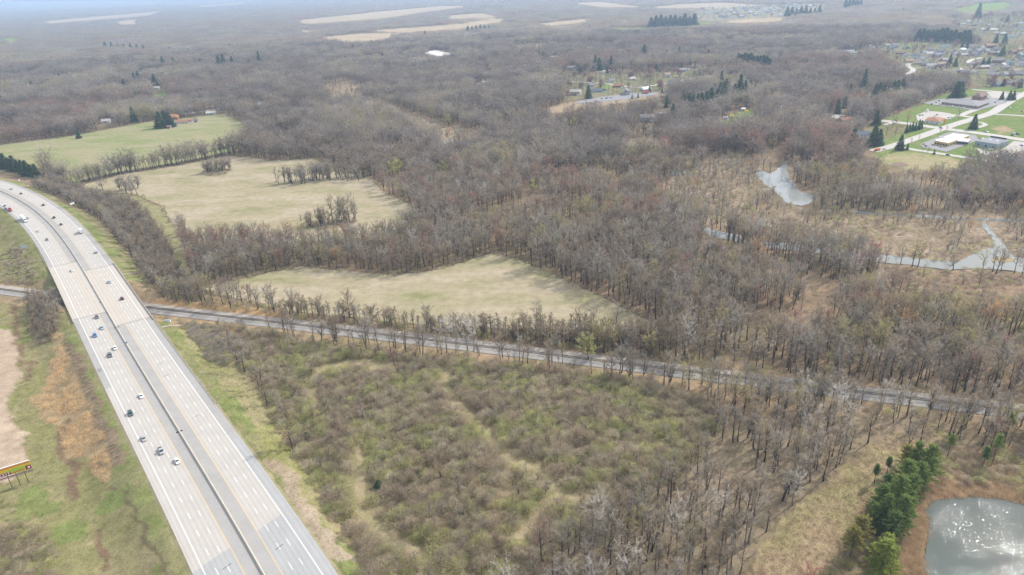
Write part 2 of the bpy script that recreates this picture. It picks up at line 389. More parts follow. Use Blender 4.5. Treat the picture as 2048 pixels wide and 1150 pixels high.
SCRUB = P_((430, 640), (470, 652), (640, 690), (760, 712), (900, 725), (1100, 738), (1290, 765), (1400, 798), (1440, 830), (1410, 900), (1340, 960), (1260, 1020), (1190, 1065), (1090, 1115), (1010, 1180), (980, 1260), (830, 1300), (730, 1160), (690, 1080), (640, 990), (600, 920), (560, 865), (525, 780), (500, 740), (450, 690))
PATHS = [px(p) for p in ([(716, 900), (720, 940), (717, 968), (714, 1008), (734, 1039), (769, 1066), (805, 1088), (849, 1119), (880, 1155), (905, 1190)],
         [(650, 735), (627, 760), (622, 780), (634, 804), (640, 830)],
         [(893, 735), (893.6, 751), (889, 773), (911, 804), (942, 840), (973.5, 857), (995.7, 893), (1018, 919.5), (1071, 937), (1098, 964), (1115, 986), (1089, 1017), (1062, 1044), (1040, 1079)],
         [(650, 738), (690, 728), (740, 728), (780, 738)], [(1115, 986), (1150, 1000), (1190, 990)])]
TRACK2 = px([(365, 450), (372, 490), (380, 530), (395, 560), (400, 575)])
MEADOW = P_((1450, 1210), (1505, 1120), (1580, 1035), (1660, 950), (1745, 886), (1850, 845), (1890, 850), (1890, 885), (1820, 905), (1770, 960), (1720, 1010), (1690, 1090), (1660, 1160), (1640, 1220))
PONDSIDE = P_((1690, 1010), (1780, 930), (1880, 890), (2110, 900), (2300, 940), (2300, 1300), (1640, 1300), (1640, 1200))
WOOD = P_((1040, 1170), (1150, 1090), (1210, 1060), (1280, 1015), (1360, 955), (1420, 895), (1450, 850), (1600, 838), (1720, 830), (1800, 826), (1880, 832), (1850, 850), (1735, 886), (1645, 955), (1565, 1032), (1490, 1115), (1430, 1230), (1000, 1260))
# land left and right of the highway
LEFTLAND = P_((-500, 380), (0, 420), (60, 470), (100, 540), (150, 640), (260, 860), (400, 1150), (460, 1300), (-500, 1300))
LEFTROW = P_((55, 590), (120, 592), (128, 640), (110, 690), (80, 690), (60, 650))
SOIL = P_((-80, 640), (0, 655), (28, 664), (37, 700), (34, 755), (18, 800), (14, 830), (48, 870), (52, 915), (20, 960), (-80, 985))
REEDS = P_((112, 650), (128, 690), (150, 740), (165, 790), (185, 835), (205, 880), (228, 935), (228, 962), (214, 972), (190, 950), (165, 930), (135, 900), (112, 860), (75, 830), (66, 800), (95, 760), (108, 720), (105, 680))
BROWN = P_((128, 690), (165, 720), (185, 770), (215, 850), (250, 920), (252, 948), (228, 940), (200, 870), (165, 790))
VERGE_R = P_((150, 420), (200, 440), (262, 520), (275, 548), (262, 560), (232, 545), (170, 470), (140, 430))
VERGE_R2 = P_((305, 628), (350, 640), (430, 650), (470, 720), (520, 780), (560, 870), (600, 930), (650, 1010), (690, 1080), (740, 1160), (800, 1260), (560, 1260), (380, 1000), (300, 700))
TOWN = P_((1745, 300), (1762, 275), (1790, 250), (1760, 243), (1800, 225), (1850, 205), (1900, 185), (1950, 176), (2110, 172), (2110, 345), (2010, 330), (1900, 339), (1820, 340), (1762, 330))
DRYLAWN = P_((1758, 316), (1795, 302), (1860, 308), (1905, 316), (1930, 324), (1900, 339), (1820, 340), (1764, 329))
SUBDIV = [P_((1735, 98), (1790, 84), (1860, 86), (1960, 88), (2110, 86), (2110, 182), (1975, 178), (1930, 150), (1880, 146), (1815, 152), (1800, 128)),
          P_((1880, 40), (1950, 32), (2110, 26), (2110, 80), (2000, 82), (1930, 66)),
          P_((1680, 108), (1740, 96), (1760, 118), (1700, 124)),
          P_((1388, 22), (1440, 16), (1540, 10), (1660, 6), (1660, 18), (1560, 32), (1440, 42), (1388, 40)),
          P_((1120, 150), (1400, 140), (1400, 186), (1240, 192), (1120, 200))]
YARD = P_((1085, 218), (1150, 202), (1230, 190), (1320, 184), (1335, 190), (1260, 202), (1175, 218), (1110, 228))
YARDLOT = P_((1150, 203), (1190, 196), (1262, 186), (1320, 185), (1322, 188), (1262, 198), (1195, 205), (1160, 208))
FARFIELDS = [P_(*q) for q in (
 [(590, 41), (760, 23), (880, 12), (940, 12), (860, 22), (760, 37), (610, 48)], [(640, 75), (720, 67), (800, 66), (770, 80), (700, 87)],
 [(740, 61), (860, 53), (925, 47), (1000, 35), (930, 39), (1010, 37), (1004, 43), (920, 57), (800, 65)], [(1076, 47), (1180, 37), (1188, 42), (1090, 53)],
 [(1150, 6), (1200, 3), (1290, 14), (1200, 14)], [(1290, 16), (1360, 8), (1450, 5), (1540, 11), (1560, 14), (1440, 21), (1400, 16)],
 [(1440, 44), (1500, 37), (1568, 34), (1566, 42), (1480, 46)], [(80, 43), (300, 24), (330, 21), (300, 30), (100, 47)], [(230, 43), (278, 38), (276, 47), (234, 49)],
 [(390, 12), (500, 4), (490, 7), (400, 14)], [(890, 32), (960, 26), (1000, 34), (900, 38)], [(560, 62), (640, 60), (620, 64)], [(200, 52), (224, 49), (222, 52)], [(960, 4), (1010, 2), (1005, 4)])]
GREENFAR = [P_((1905, 19), (1950, 8), (2010, 4), (2035, 10), (2005, 18), (1930, 24)), P_((1840, 14), (1870, 12), (1868, 18), (1842, 18)), P_((1195, 52), (1260, 57), (1400, 44), (1440, 43), (1330, 58), (1250, 62)), P_((0, 80), (30, 70), (40, 80), (0, 90)), P_((1790, 92), (1870, 80), (1870, 86), (1800, 96)),
            P_((1440, 245), (1462, 228), (1500, 218), (1512, 226), (1480, 240), (1450, 252)), P_((1712, 196), (1745, 183), (1748, 190), (1715, 202)), P_((300, 192), (330, 180), (336, 190), (310, 198)), P_((270, 255), (330, 246), (450, 232), (470, 242), (400, 252), (280, 264)), P_((1195, 172), (1240, 166), (1246, 172), (1200, 180))]
WHITEPIT = P_((842, 106), (870, 100), (914, 108), (880, 113))
DIRT2 = P_((1700, 250), (1790, 244), (1830, 252), (1790, 272), (1745, 285), (1720, 262))

ROADS = {  # name: (pixel line, width)
 'town_main': ([(1762, 241), (1800, 245), (1850, 252), (1890, 258), (1960, 266), (2048, 280), (2110, 289)], 15),
 'town_curve': ([(1745, 302), (1770, 297), (1800, 287), (1850, 270), (1885, 257), (1915, 247), (1945, 238), (1985, 226), (2008, 210), (2030, 196), (2070, 178)], 13),
 'town_low': ([(1785, 292), (1812, 297), (1850, 303), (1900, 310), (1960, 319), (2010, 327)], 9),
 'plaza_drive': ([(1922, 231), (1935, 224), (1960, 217)], 9), 'plaza_link': ([(1918, 231), (1945, 235), (1962, 235)], 9), 'east_drive': ([(1990, 229), (2012, 229), (2060, 233)], 8),
 'loop': ([(1950, 256), (1972, 252), (1980, 248), (1970, 244), (1950, 243)], 6), 'bank_road': ([(1945, 179), (1990, 183), (2060, 188)], 10), 'side_drive': ([(1770, 250), (1790, 243)], 6),
 'curving_street': ([(1806, 150), (1820, 146), (1829, 140), (1821, 135), (1812, 130.7), (1818, 127)], 10), 'court_drive': ([(1846, 135), (1822, 137)], 6),
 'court': ([(1949, 134), (1940, 126), (1935, 123), (1950, 117), (1966, 115)], 10),
 'country': ([(1130, 163), (1190, 165.6), (1218, 168), (1276, 176), (1334, 166.5), (1359, 161), (1385, 157), (1430, 150)], 8),
 'country_b': ([(1190, 143), (1236, 138), (1258, 139)], 7), 'country_c': ([(1334, 133), (1360, 136), (1400, 140)], 7), 'lane': ([(1555, 219), (1569, 220), (1604, 224), (1649, 228.5), (1690, 232)], 7),
 'farm_lane': ([(285, 200), (330, 195), (365, 189)], 9), 'farm_lane_b': ([(375, 227), (410, 222), (442, 217)], 7), 'lane_b': ([(1345, 247), (1360, 248.5), (1372, 247)], 6),
 'far_white_road': ([(1848, 24), (1900, 25), (2012, 26)], 16), 'far_road': ([(1250, 57), (1300, 57), (1340, 52), (1400, 44)], 10), 'far_lane': ([(560, 118), (590, 119)], 8)}
ROADW = {k: (px(v[0]), v[1]) for k, v in ROADS.items()}
LOTS = {'asphalt': [P_((1840, 288.5), (1866, 278), (1888, 268), (1908, 263.5), (1952, 271), (1957, 280), (1932, 290), (1892, 304), (1876, 300), (1845, 295)),
                    P_((1846, 206), (1880, 198), (1930, 196), (1975, 190), (2010, 190), (2022, 197), (2012, 206), (1962, 219), (1945, 220), (1900, 213.5), (1860, 209)), YARDLOT, P_((2005, 318), (2048, 298), (2110, 300), (2110, 330), (2040, 332))],
        'pale': [P_((1952, 296), (1975, 303), (2000, 302), (2028, 282), (2052, 285), (2056, 298), (2008, 312), (1985, 317), (1960, 306)), P_((1832, 231), (1853, 222), (1885, 224.5), (1914, 230), (1902, 238), (1852, 243), (1834, 241)), P_((1972, 184), (2000, 183), (2018, 188), (2010, 196), (1985, 196))]}
HOUSE_CLEAR = []      # (x, y, r) filled before trees are planted

HC = [(1723.0, 277.0), (1528.0, 177.0), (1293.0, 242.0), (1322.0, 231.0), (1485.5, 221.5), (1452.0, 239.0), (1291.0, 181.0), (1291.0, 187.0), (213.0, 245.0), (345.0, 241.0), (370.0, 246.0), (339.0, 256.5), (388.0, 242.0), (393.0, 244.0), (423.0, 229.0), (518.0, 211.0), (313.0, 178.0), (76.0, 83.0), (98.0, 87.0), (306.0, 131.0), (752.0, 136.0), (985.0, 151.0), (971.0, 168.0), (957.0, 171.0), (895.0, 154.0), (863.0, 41.0), (1246.0, 43.0), (1745.0, 33.0), (1775.0, 183.0), (1690.0, 243.0), (1668.0, 240.0), (687.0, 30.0), (1880.0, 112.0), (1774.6, 92.5), (1759.5, 98), (1812, 97.5), (1889, 94.5), (1861, 101), (1830, 116.5), (1874, 114), (1838, 128.5), (1853.5, 131.5), (1863, 136.5), (1940, 105.5), (1923.5, 104), (1979, 95.5), (2038.5, 101), (1961, 127), (1968.6, 136.5), (1995.7, 126), (2039, 115), (2018, 130), (2031.8, 144), (1994, 171.5), (2015, 168), (2045, 165.5), (1919, 143), (1818, 124), (1899, 118), (1848, 107), (1905, 104), (1985, 110), (1952, 112), (2010, 140), (1880, 104), (2025, 108), (1745, 108), (1962, 100), (2044, 132), (1935.5, 45), (1958, 47), (1986.7, 61), (1962.6, 60), (2025.8, 75), (2036, 60), (2004.7, 71), (1902, 39), (1915, 42), (2015, 57), (1976, 52), (2043, 70), (2012, 77), (1945, 62), (1682.7, 108.5), (1697.5, 105), (1706, 108), (1702, 122), (1742, 97), (1724, 108), (1183, 172.5), (1197, 183.5), (1151.4, 189.5), (1348, 168.5), (1236.5, 174), (1251.6, 188), (1209.4, 146), (1364, 142.5), (1334, 154.5), (1179.5, 98.5), (1241, 103.5), (1109, 119.5), (1223.5, 163.5), (1142, 140), (1265, 160), (1414, 158), (1388, 136), (1405, 18), (1418, 16), (1425, 17), (1412, 29), (1423.5, 28), (1434, 28), (1448, 24), (1397, 36), (1459, 23), (1476, 26), (1480, 15), (1489, 18), (1502, 27), (1504, 16), (1517, 14), (1538, 13), (1547, 11), (1556, 18.5), (1573, 12), (1586, 16), (1577, 9.5), (1463, 37), (1483, 35), (1528, 27), (1511, 31), (1560, 33), (1609, 10), (1618, 14), (1530, 20), (1468, 30), (1440, 34), (1493, 22), (1525, 11.5), (1565, 14), (1547, 22)]
for (u_, v_), q_ in zip(HC, px(HC)): HOUSE_CLEAR.append((q_[0], q_[1], 15.0))

TC_ = [(322.0, 256.0), (342.0, 254.0), (332.0, 250.0), (158.0, 277.0), (268.0, 243.0), (327.0, 133.0), (348.0, 131.0), (440.0, 139.0), (449.0, 136.0), (466.0, 135.0), (520.0, 133.0), (240.0, 129.0), (272.0, 171.0), (280.0, 169.0), (311.0, 173.0), (250.0, 180.0), (257.0, 186.0), (66.0, 180.0), (54.0, 177.0), (8.0, 210.0), (574.0, 163.0), (588.0, 228.0), (707.0, 103.0), (1043.0, 112.0), (1079.0, 119.0), (1086.0, 119.0), (1095.0, 126.0), (1190.0, 140.0), (1198.0, 141.0), (1222.0, 138.0), (1288.0, 116.0), (1246.0, 116.0), (1257.0, 114.0), (1333.0, 117.0), (1358.0, 119.0), (1416.0, 120.0), (1177.0, 197.0), (1447.0, 199.0), (1478.0, 202.0), (1488.0, 199.0), (1333.0, 215.0), (1345.0, 239.0), (1442.0, 168.0), (1324.0, 186.0), (1299.0, 184.0), (1276.0, 196.0), (1264.0, 198.0), (1726.0, 184.0), (1700.0, 187.0), (1675.0, 227.0), (1689.0, 216.0), (1570.0, 144.0), (1612.0, 135.0), (1596.0, 136.0), (1560.0, 125.0), (1799.0, 300.0), (1814.0, 300.0), (1946.0, 258.0), (1912.0, 195.0), (1919.0, 193.0), (2003.0, 199.0), (2018.0, 200.0), (2026.0, 200.0), (1868.0, 308.5), (1705.0, 290.0), (1746.0, 291.0), (1757.0, 290.0), (1752.0, 250.0), (1899.0, 128.0), (1910.0, 133.0), (1924.0, 95.0), (1934.0, 96.0), (2004.0, 112.0), (2008.0, 88.0), (1991.0, 86.0), (2040.0, 175.0), (2006.0, 172.0), (1955.0, 36.0), (1806.0, 26.0), (2014.0, 44.0), (1976.0, 132.0), (1965.0, 132.0), (898.0, 252.0), (1150.0, 258.0), (788.0, 356.0), (798.0, 352.0), (888.0, 346.0), (1065.0, 388.0), (1545.0, 300.0), (1560.0, 292.0), (1617.0, 378.0), (1814.0, 249.0), (1917.0, 238.0), (2018.0, 101.0), (1777.0, 84.0), (1880.0, 266.0), (1893.0, 262.0), (1855.0, 308.0), (1822.0, 287.0), (1837.0, 282.0), (1845.0, 303.0), (1999.0, 300.0), (1447.0, 199.0), (1478.0, 202.0), (1463.0, 234.0), (1493.0, 223.0), (1591.0, 207.0), (424.0, 163.0), (465.0, 157.0), (1058.0, 112.0), (1346.0, 36.0)]
for (u_, v_), q_ in zip(TC_, px(TC_)): HOUSE_CLEAR.append((q_[0], q_[1], 10.0))
ERW = [((1476, 130), (1538, 138)), ((1836, 82), (1934, 87)), ((1302, 54), (1388, 50)), ((212, 98), (288, 102)), ((936, 66), (978, 62)), ((1574, 32), (1638, 30)), ((1690, 18), (1720, 14)), ((-6, 330), (74, 355)), ((1750, 196), (1803, 186)), ((1812, 266), (1842, 257)), ((1395, 218), (1434, 209))]
for a_, b_ in ERW:
    A_, B_ = px([a_, b_])
    for t_ in np.linspace(0, 1, 9): q_ = A_ + (B_ - A_) * t_; HOUSE_CLEAR.append((q_[0], q_[1], 11.0))

for q_ in px([(1782, 99), (1792, 95), (1800, 108), (1808, 113), (1842, 122), (1850, 117), (1857, 112), (1866, 107), (1880, 133), (1888, 122), (1910, 110), (1930, 112), (1946, 97), (1955, 106), (1972, 104), (1990, 103), (2000, 108), (1944, 131), (1978, 126), (1986, 133), (2005, 132), (2028, 123), (2044, 121), (1925, 150), (1950, 147), (1985, 149), (2008, 151), (2040, 150), (1895, 148), (1925, 50), (1948, 52), (1968, 66), (1994, 68), (2016, 66), (2030, 52), (1998, 47), (1985, 42), (2020, 44), (2044, 48), (1890, 50), (1910, 55), (1935, 70)]): HOUSE_CLEAR.append((q_[0], q_[1], 15.0))

for q_ in px([(28, 150), (41, 152), (120, 160), (135, 158), (180, 142), (196, 146), (225, 180), (232, 184), (390, 128), (402, 131), (432, 146), (500, 131), (612, 120), (660, 110), (668, 112), (742, 92), (765, 120), (830, 140), (905, 122), (1010, 118), (1030, 122), (1130, 128), (1152, 124), (1160, 148), (1214, 146), (1262, 138), (1296, 132), (1312, 142), (1380, 130), (1392, 126), (1428, 142), (1462, 160), (1452, 178), (1500, 178), (1510, 186), (1366, 206), (1378, 210), (1386, 214), (1428, 190), (1440, 188), (1468, 194), (1544, 162), (1630, 150), (1655, 140), (1720, 205), (1735, 206), (1660, 118), (1722, 80), (1640, 70), (1560, 66), (1480, 80), (1430, 70), (1330, 84), (1180, 62), (1100, 70), (850, 70), (780, 92), (560, 100), (460, 98), (340, 104)]): HOUSE_CLEAR.append((q_[0], q_[1], 9.0))
for q_ in px([(1532.6, 25.3), (1514.7, 27.5), (1467.7, 28.0), (1613.3, 11.2), (1441.3, 28.5), (1540.6, 19.1), (1619.7, 12.9), (1456.2, 33.7), (1550.9, 18.0), (1563.3, 25.2), (1448.2, 35.2), (1515.8, 19.4), (1580.7, 17.5), (1530.4, 23.3), (1585.0, 12.9), (1471.4, 27.7), (1487.6, 32.1), (1462.2, 24.8), (1541.3, 23.6), (1624.8, 10.6), (1558.1, 21.9), (1594.8, 22.5), (1516.7, 21.1), (1589.2, 12.3), (1460.3, 24.6), (1498.2, 26.8)]): HOUSE_CLEAR.append((q_[0], q_[1], 16.0))

for q_ in px([(1754, 300), (1768, 299)]): HOUSE_CLEAR.append((q_[0], q_[1], 13.0))

THICKEDGE = P_((140, 372), (150, 372), (210, 384), (275, 392), (325, 418), (350, 456), (365, 500), (378, 545), (398, 575), (360, 560), (340, 512), (318, 472), (290, 432), (245, 404), (188, 396))

# ------------------------------------------------------------------ ground
def ground_colour(x, y):
    n = len(x)
    C = np.empty((n, 3)); r = np.hypot(x, y)
    jx = x + (fbm(x, y, 9, 3) - .5) * 9; jy = y + (fbm(x, y, 9, 8) - .5) * 9
    q = fbm(x, y, 60, 21, 4); q2 = fbm(x, y, 14, 33, 4)
    def mix(a, b, t): return np.asarray(a)[None] * (1 - t[:, None]) + np.asarray(b)[None] * t[:, None]
    t1 = sstep(.3, .7, q); t2 = sstep(.35, .65, q2)
    C[:] = mix((.245, .18, .118), (.20, .16, .10), t1) * (.85 + .3 * t2)[:, None]
    def put(mask, a, b, t): C[mask] = mix(a, b, t[mask])
    far = r > 2400
    for sub in SUBDIV: put(inside(jx, jy, sub), (.23, .20, .13), (.165, .175, .08), t2)
    for mm in MARSH: put(inside(jx, jy, mm), (.36, .285, .21), (.26, .205, .14), t2)
    put(inside(jx, jy, MARSH[1]), (.345, .25, .18), (.255, .175, .125), t2)
    put(inside(jx, jy, LEFTLAND), (.225, .215, .095), (.30, .25, .15), t1 * .5 + t2 * .5)
    put(inside(jx, jy, THICKEDGE), (.30, .27, .155), (.25, .24, .115), t2)
    g = inside(jx, jy, LEFTLAND) & (q2 > .60); put(g, (.185, .215, .075), (.215, .215, .09), t1)
    dr = dline(jx, jy, CL[::3], 70)
    put((dr < 52) & inside(jx, jy, VERGE_R2), (.28, .245, .135), (.23, .225, .09), t2)
    put(inside(jx, jy, VERGE_R), (.27, .235, .13), (.22, .22, .085), t2)
    put(inside(jx, jy, SCRUB), (.26, .21, .13), (.225, .20, .105), t2)
    put((dr < 29) & (q2 < .66), (.185, .21, .075), (.25, .23, .12), t2)
    bare = inside(jx, jy, px([(535, 935), (575, 930), (610, 990), (650, 1050), (690, 1110), (720, 1150), (670, 1150), (600, 1040), (560, 985)])); put(bare, (.37, .30, .22), (.30, .24, .165), t2)
    put(inside(jx, jy, REEDS), (.37, .27, .16), (.31, .23, .135), t2)
    put(inside(jx, jy, BROWN), (.215, .165, .105), (.25, .19, .13), t2)
    put(inside(jx, jy, LEFTROW), (.18, .145, .09), (.21, .18, .10), t2)
    put(inside(jx, jy, SOIL), (.42, .33, .245), (.39, .305, .225), t2)
    dit = dline(jx, jy, px([(235, 985), (262, 1030), (290, 1080), (322, 1150), (350, 1200)]), 10); put(dit < .8, (.15, .13, .075), (.17, .145, .085), t2)
    for ln in ([(20, 560), (30, 640), (42, 700), (60, 760)], [(120, 850), (135, 920), (155, 995)], [(195, 1060), (215, 1130)]):
        dd = dline(jx, jy, px(ln), 10); put(dd < 1.6, (.19, .13, .085), (.22, .16, .10), t2)
    rl = dline(jx, jy, RAIL[::2], 60); put((rl < 17) & (dr > 24), (.32, .235, .15), (.265, .21, .125), t2)
    put((rl < 26) & (rl > 6) & (x < -120) & (x > -300), (.34, .25, .155), (.31, .235, .145), t2)
    put(inside(jx, jy, PONDSIDE), (.20, .16, .085), (.25, .18, .11), t2)
    put(inside(jx, jy, MEADOW), (.34, .26, .165), (.29, .255, .13), t2)
    put(inside(jx, jy, WOOD), (.265, .205, .14), (.235, .19, .125), t2)
    for p, wd in zip(PATHS, (1.8, 1.5, 1.8, 4.6, 1.5)):
        dd = dline(jx * .6 + x * .4, jy * .6 + y * .4, p, 12); put(dd < wd, (.285, .255, .135), (.315, .26, .16), t2)
    dd = dline(jx * .5 + x * .5, jy * .5 + y * .5, TRACK2, 12); put(dd < 3, (.30, .26, .14), (.24, .24, .10), t2)
    put(inside(jx, jy, TOWN), (.15, .21, .06), (.19, .225, .08), t2)
    put(inside(jx, jy, DIRT2), (.22, .18, .11), (.18, .18, .08), t2)
    put(inside(jx, jy, DRYLAWN), (.34, .29, .17), (.27, .27, .125), t2)
    put(inside(jx, jy, px([(1975, 258), (2000, 253), (2030, 255), (2028, 262), (2005, 266)])), (.33, .25, .15), (.36, .28, .17), t2)
    put(inside(jx, jy, YARD), (.38, .29, .19), (.33, .26, .17), t2)
    for ff in FARFIELDS: put(inside(x, y, ff), (.44, .35, .245), (.38, .31, .20), t1)
    for ff in GREENFAR: put(inside(jx, jy, ff), (.17, .25, .06), (.23, .25, .09), t2)
    put(inside(jx, jy, SUBDIV[3]), (.30, .26, .19), (.24, .225, .15), t2)
    put(inside(x, y, WHITEPIT), (.85, .83, .80), (.75, .73, .70), t2)
    return C

def build_ground():
    rr = [40.0]
    while rr[-1] < 17000:
        rr.append(rr[-1] * (1.0085 if rr[-1] < 2500 else 1.012))
    rr = np.array(rr + [22000, 30000, 45000, 70000]); aa = np.radians(np.linspace(-64, 64, 560))
    R, A = np.meshgrid(rr, aa, indexing='ij')
    x = (R * np.sin(A)).ravel(); y = (R * np.cos(A)).ravel()
    z = zground(x, y)
    z = z + np.where(np.hypot(x, y) < 2500, (fbm(x, y, 5, 71, 2) - .5) * .25, 0) * sstep(22, 30, dline(x, y, CL[::4], 60)) * sstep(9, 14, dline(x, y, RAIL[::4], 40)) - .12
    wet = inside(x, y, POND) | inside(x, y, RIVER) | inside(x, y, POOL)
    z = np.where(wet, -.6, z)
    n, k = R.shape
    i = np.arange(n * k).reshape(n, k)
    F = np.stack([i[:-1, :-1].ravel(), i[:-1, 1:].ravel(), i[1:, 1:].ravel(), i[1:, :-1].ravel()], 1)[:, ::-1]
    me = mesh_np('ground', np.stack([x, y, z], 1), F, [M['ground']], None, True)
    ca = me.color_attributes.new('Col', 'FLOAT_COLOR', 'POINT')
    C = ground_colour(x, y); C = np.concatenate([C, np.ones((len(C), 1))], 1).astype(np.float32)
    ca.data.foreach_set('color', C.ravel())
    tag(obj('ground', me), kind='structure')
build_ground()

def sheet(name, poly, mt, z=.03, jag=1.2, step=6.0, kind='structure', smooth_=False):
    """a flat sheet with a slightly ragged outline"""
    if smooth_:
        for _ in range(2):
            q = np.asarray(poly); nx = np.roll(q, -1, 0); poly = np.stack([q * .8 + nx * .2, q * .2 + nx * .8], 1).reshape(-1, 2)
    out = []; n = len(poly)
    for i in range(n):
        a = np.array(poly[i]); b = np.array(poly[(i + 1) % n]); L = np.linalg.norm(b - a); m_ = max(1, min(60, int(L / step)))
        nn = np.array([b[1] - a[1], a[0] - b[0]]) / max(L, 1e-6)
        for q in range(m_):
            p = a + (b - a) * q / m_
            out.append(tuple(p + nn * (rng.random() - .5) * 2 * jag))
    bm = bmesh.new(); vs = [bm.verts.new((p[0], p[1], z)) for p in out]; f = bm.faces.new(vs); f.normal_update()
    if f.normal.z < 0: f.normal_flip()
    bmesh.ops.triangulate(bm, faces=[f]); me = bpy.data.meshes.new(name); bm.to_mesh(me); bm.free(); me.materials.append(mt)
    return tag(obj(name, me), kind=kind)

def ribbon(name, line, width, mt, z=.04, parent=None, kind='structure', lane=False):
    line = np.asarray(line)
    d = np.concatenate([[0], np.cumsum(np.linalg.norm(np.diff(line, axis=0), axis=1))])
    n = max(6, int(d[-1] / 12)); s = np.linspace(0, d[-1], n)
    # smooth through the points
    xs_, ys_ = np.interp(s, d, line[:, 0]), np.interp(s, d, line[:, 1])
    for _ in range(3):
        xs_[1:-1] = (xs_[:-2] + 2 * xs_[1:-1] + xs_[2:]) / 4; ys_[1:-1] = (ys_[:-2] + 2 * ys_[1:-1] + ys_[2:]) / 4
    P = np.stack([xs_, ys_], 1); T = np.gradient(P, axis=0); T /= np.linalg.norm(T, axis=1)[:, None]; N_ = np.stack([T[:, 1], -T[:, 0]], 1)
    a = P - N_ * width / 2; b = P + N_ * width / 2
    V = np.concatenate([np.c_[a, np.full(n, z)], np.c_[b, np.full(n, z)]]); i = np.arange(n - 1)
    F = np.stack([i, i + n, i + n + 1, i + 1], 1)
    return tag(obj(name, mesh_np(name, V, F, [mt])), kind=kind)

M['meadow'] = land_mat('meadow_grass', cols=[(.225, .225, .105), (.305, .275, .165), (.35, .30, .20), (.39, .335, .24), (.32, .28, .175)], stretch=(.25, .8, 1.8), amp=.24)
M['meadow_far'] = land_mat('meadow_grass_far', cols=[(.185, .235, .08), (.25, .26, .12), (.31, .28, .17), (.28, .27, .14)], stretch=(.3, .7, 1.6), amp=.22)
sheet('hayfield', FIELDS['near'], M['meadow'], .16, 1.0); sheet('hayfield', FIELDS['mid'], M['meadow'], .16, 1.4); sheet('pasture', FIELDS['far'], M['meadow_far'], .16, 1.6)
M['pond_water'] = water_mat('pond_water', (.085, .105, .096), .9, 4.0, .04, .066, True)
M['river_water'] = water_mat('river_water', (.215, .225, .205), .02, .8, .03); M['pool_water'] = water_mat('pool_water', (.25, .265, .255), .02, .8, .03)
sheet('pond', POND, M['pond_water'], .02, .7, 3.0, smooth_=True); sheet('river', RIVER, M['river_water'], .02, 1.2, 4.0, smooth_=True); sheet('marsh_pool', POOL, M['pool_water'], .02, 1.5, 5.0, smooth_=True)
sheet('creek', CREEK, M['river_water'], .03, .5, 6)
for wv in WETS: sheet('marsh_pool', wv, M['river_water'], .08, .8, 5.0)
M['islet'] = land_mat('islet_grass', cols=[(.38, .30, .18), (.30, .24, .13)]); sheet('islet', ISLET, M['islet'], .12, .5, 3)
M['road_pale'] = paved_mat('pale_road', (.46, .435, .405), .88, 0); M['asphalt_town'] = paved_mat('town_asphalt', (.27, .265, .27), .85, 0); M['lot_pale'] = paved_mat('pale_lot', (.43, .40, .365), .88, 0)
zz = .05
for k_, (ln, wd) in ROADW.items():
    ribbon('road' if wd > 9 else 'lane_road', ln, wd, M['road_pale'], zz); zz += .006
for lp in LOTS['asphalt']: sheet('parking_lot', lp, M['asphalt_town'], zz, .1, 20); zz += .006
for lp in LOTS['pale']: sheet('parking_lot', lp, M['lot_pale'], zz, .1, 20); zz += .006

# ------------------------------------------------------------------ highway
S_LO = 4.0; S_HI = SS[-1] - 4
def s_at(u, v): return float(road_so(px([(u, v)], ROAD_Z))[0][0])
def strip(name, o0, o1, s0l, s1l, mt, z=0.0, s0r=None, s1r=None, lanes=1, parent=None, kind='structure', step=4.0):
    s0r = s0l if s0r is None else s0r; s1r = s1l if s1r is None else s1r
    n = max(2, int(abs(s1l - s0l) / step)); kx = max(1, lanes)
    t = np.linspace(0, 1, n); q = np.linspace(0, 1, kx + 1)
    V = []; LA = []
    for j in q:
        s = (s0l * (1 - j) + s0r * j) * (1 - t) + (s1l * (1 - j) + s1r * j) * t
        p = road_pt(s, np.full(n, o0 + (o1 - o0) * j)); V.append(np.c_[p, np.full(n, ROAD_Z + z)]); LA.append(np.full(n, j * kx))
    V = np.concatenate(V); i = np.arange(n - 1); F = []
    for j in range(kx): F.append(np.stack([i + j * n, i + (j + 1) * n, i + (j + 1) * n + 1, i + 1 + j * n], 1))
    me = mesh_np(name, V, np.concatenate(F), [mt])
    at = me.attributes.new('lane', 'FLOAT', 'POINT'); at.data.foreach_set('value', np.concatenate(LA).astype(np.float32))
    o = obj(name, me, parent)
    return tag(o, kind=kind)
M['concrete'] = paved_mat('highway_concrete', (.45, .425, .39), .925, .055)
M['deck'] = paved_mat('bridge_deck_concrete', (.475, .44, .395), .945, .05)
M['asph'] = paved_mat('shoulder_asphalt', (.355, .345, .33), .90, 0)
M['asph_new'] = paved_mat('blue_gray_asphalt', (.37, .37, .368), .92, .05)
M['white'] = plain('white_paint', (.80, .80, .78), .6, .06); M['yellow'] = plain('yellow_paint', (.62, .45, .22), .7, .12); M['joint'] = plain('joint_tar', (.13, .12, .11), .9)
b0 = {'ws': s_at(163, 636), 'ys': s_at(200, 627), 'yn': s_at(255, 646), 'wn': s_at(290, 637)}
b1 = {'ws': s_at(118, 531), 'ys': s_at(138, 527), 'yn': s_at(189, 538), 'wn': s_at(220, 531)}
bl0, br0 = (b0['ws'] + b0['ys']) / 2, (b0['yn'] + b0['wn']) / 2
bl1, br1 = (b1['ws'] + b1['ys']) / 2, (b1['yn'] + b1['wn']) / 2
kl = (b0['ys'] - b0['ws']) / (LANE_W - LANE_Y); kr = (b0['wn'] - b0['yn']) / (LANE_W - LANE_Y)
def cut_l(base, o): return base + kl * (o + (LANE_Y + LANE_W) / 2)
def cut_r(base, o): return base + kr * (o - (LANE_Y + LANE_W) / 2)
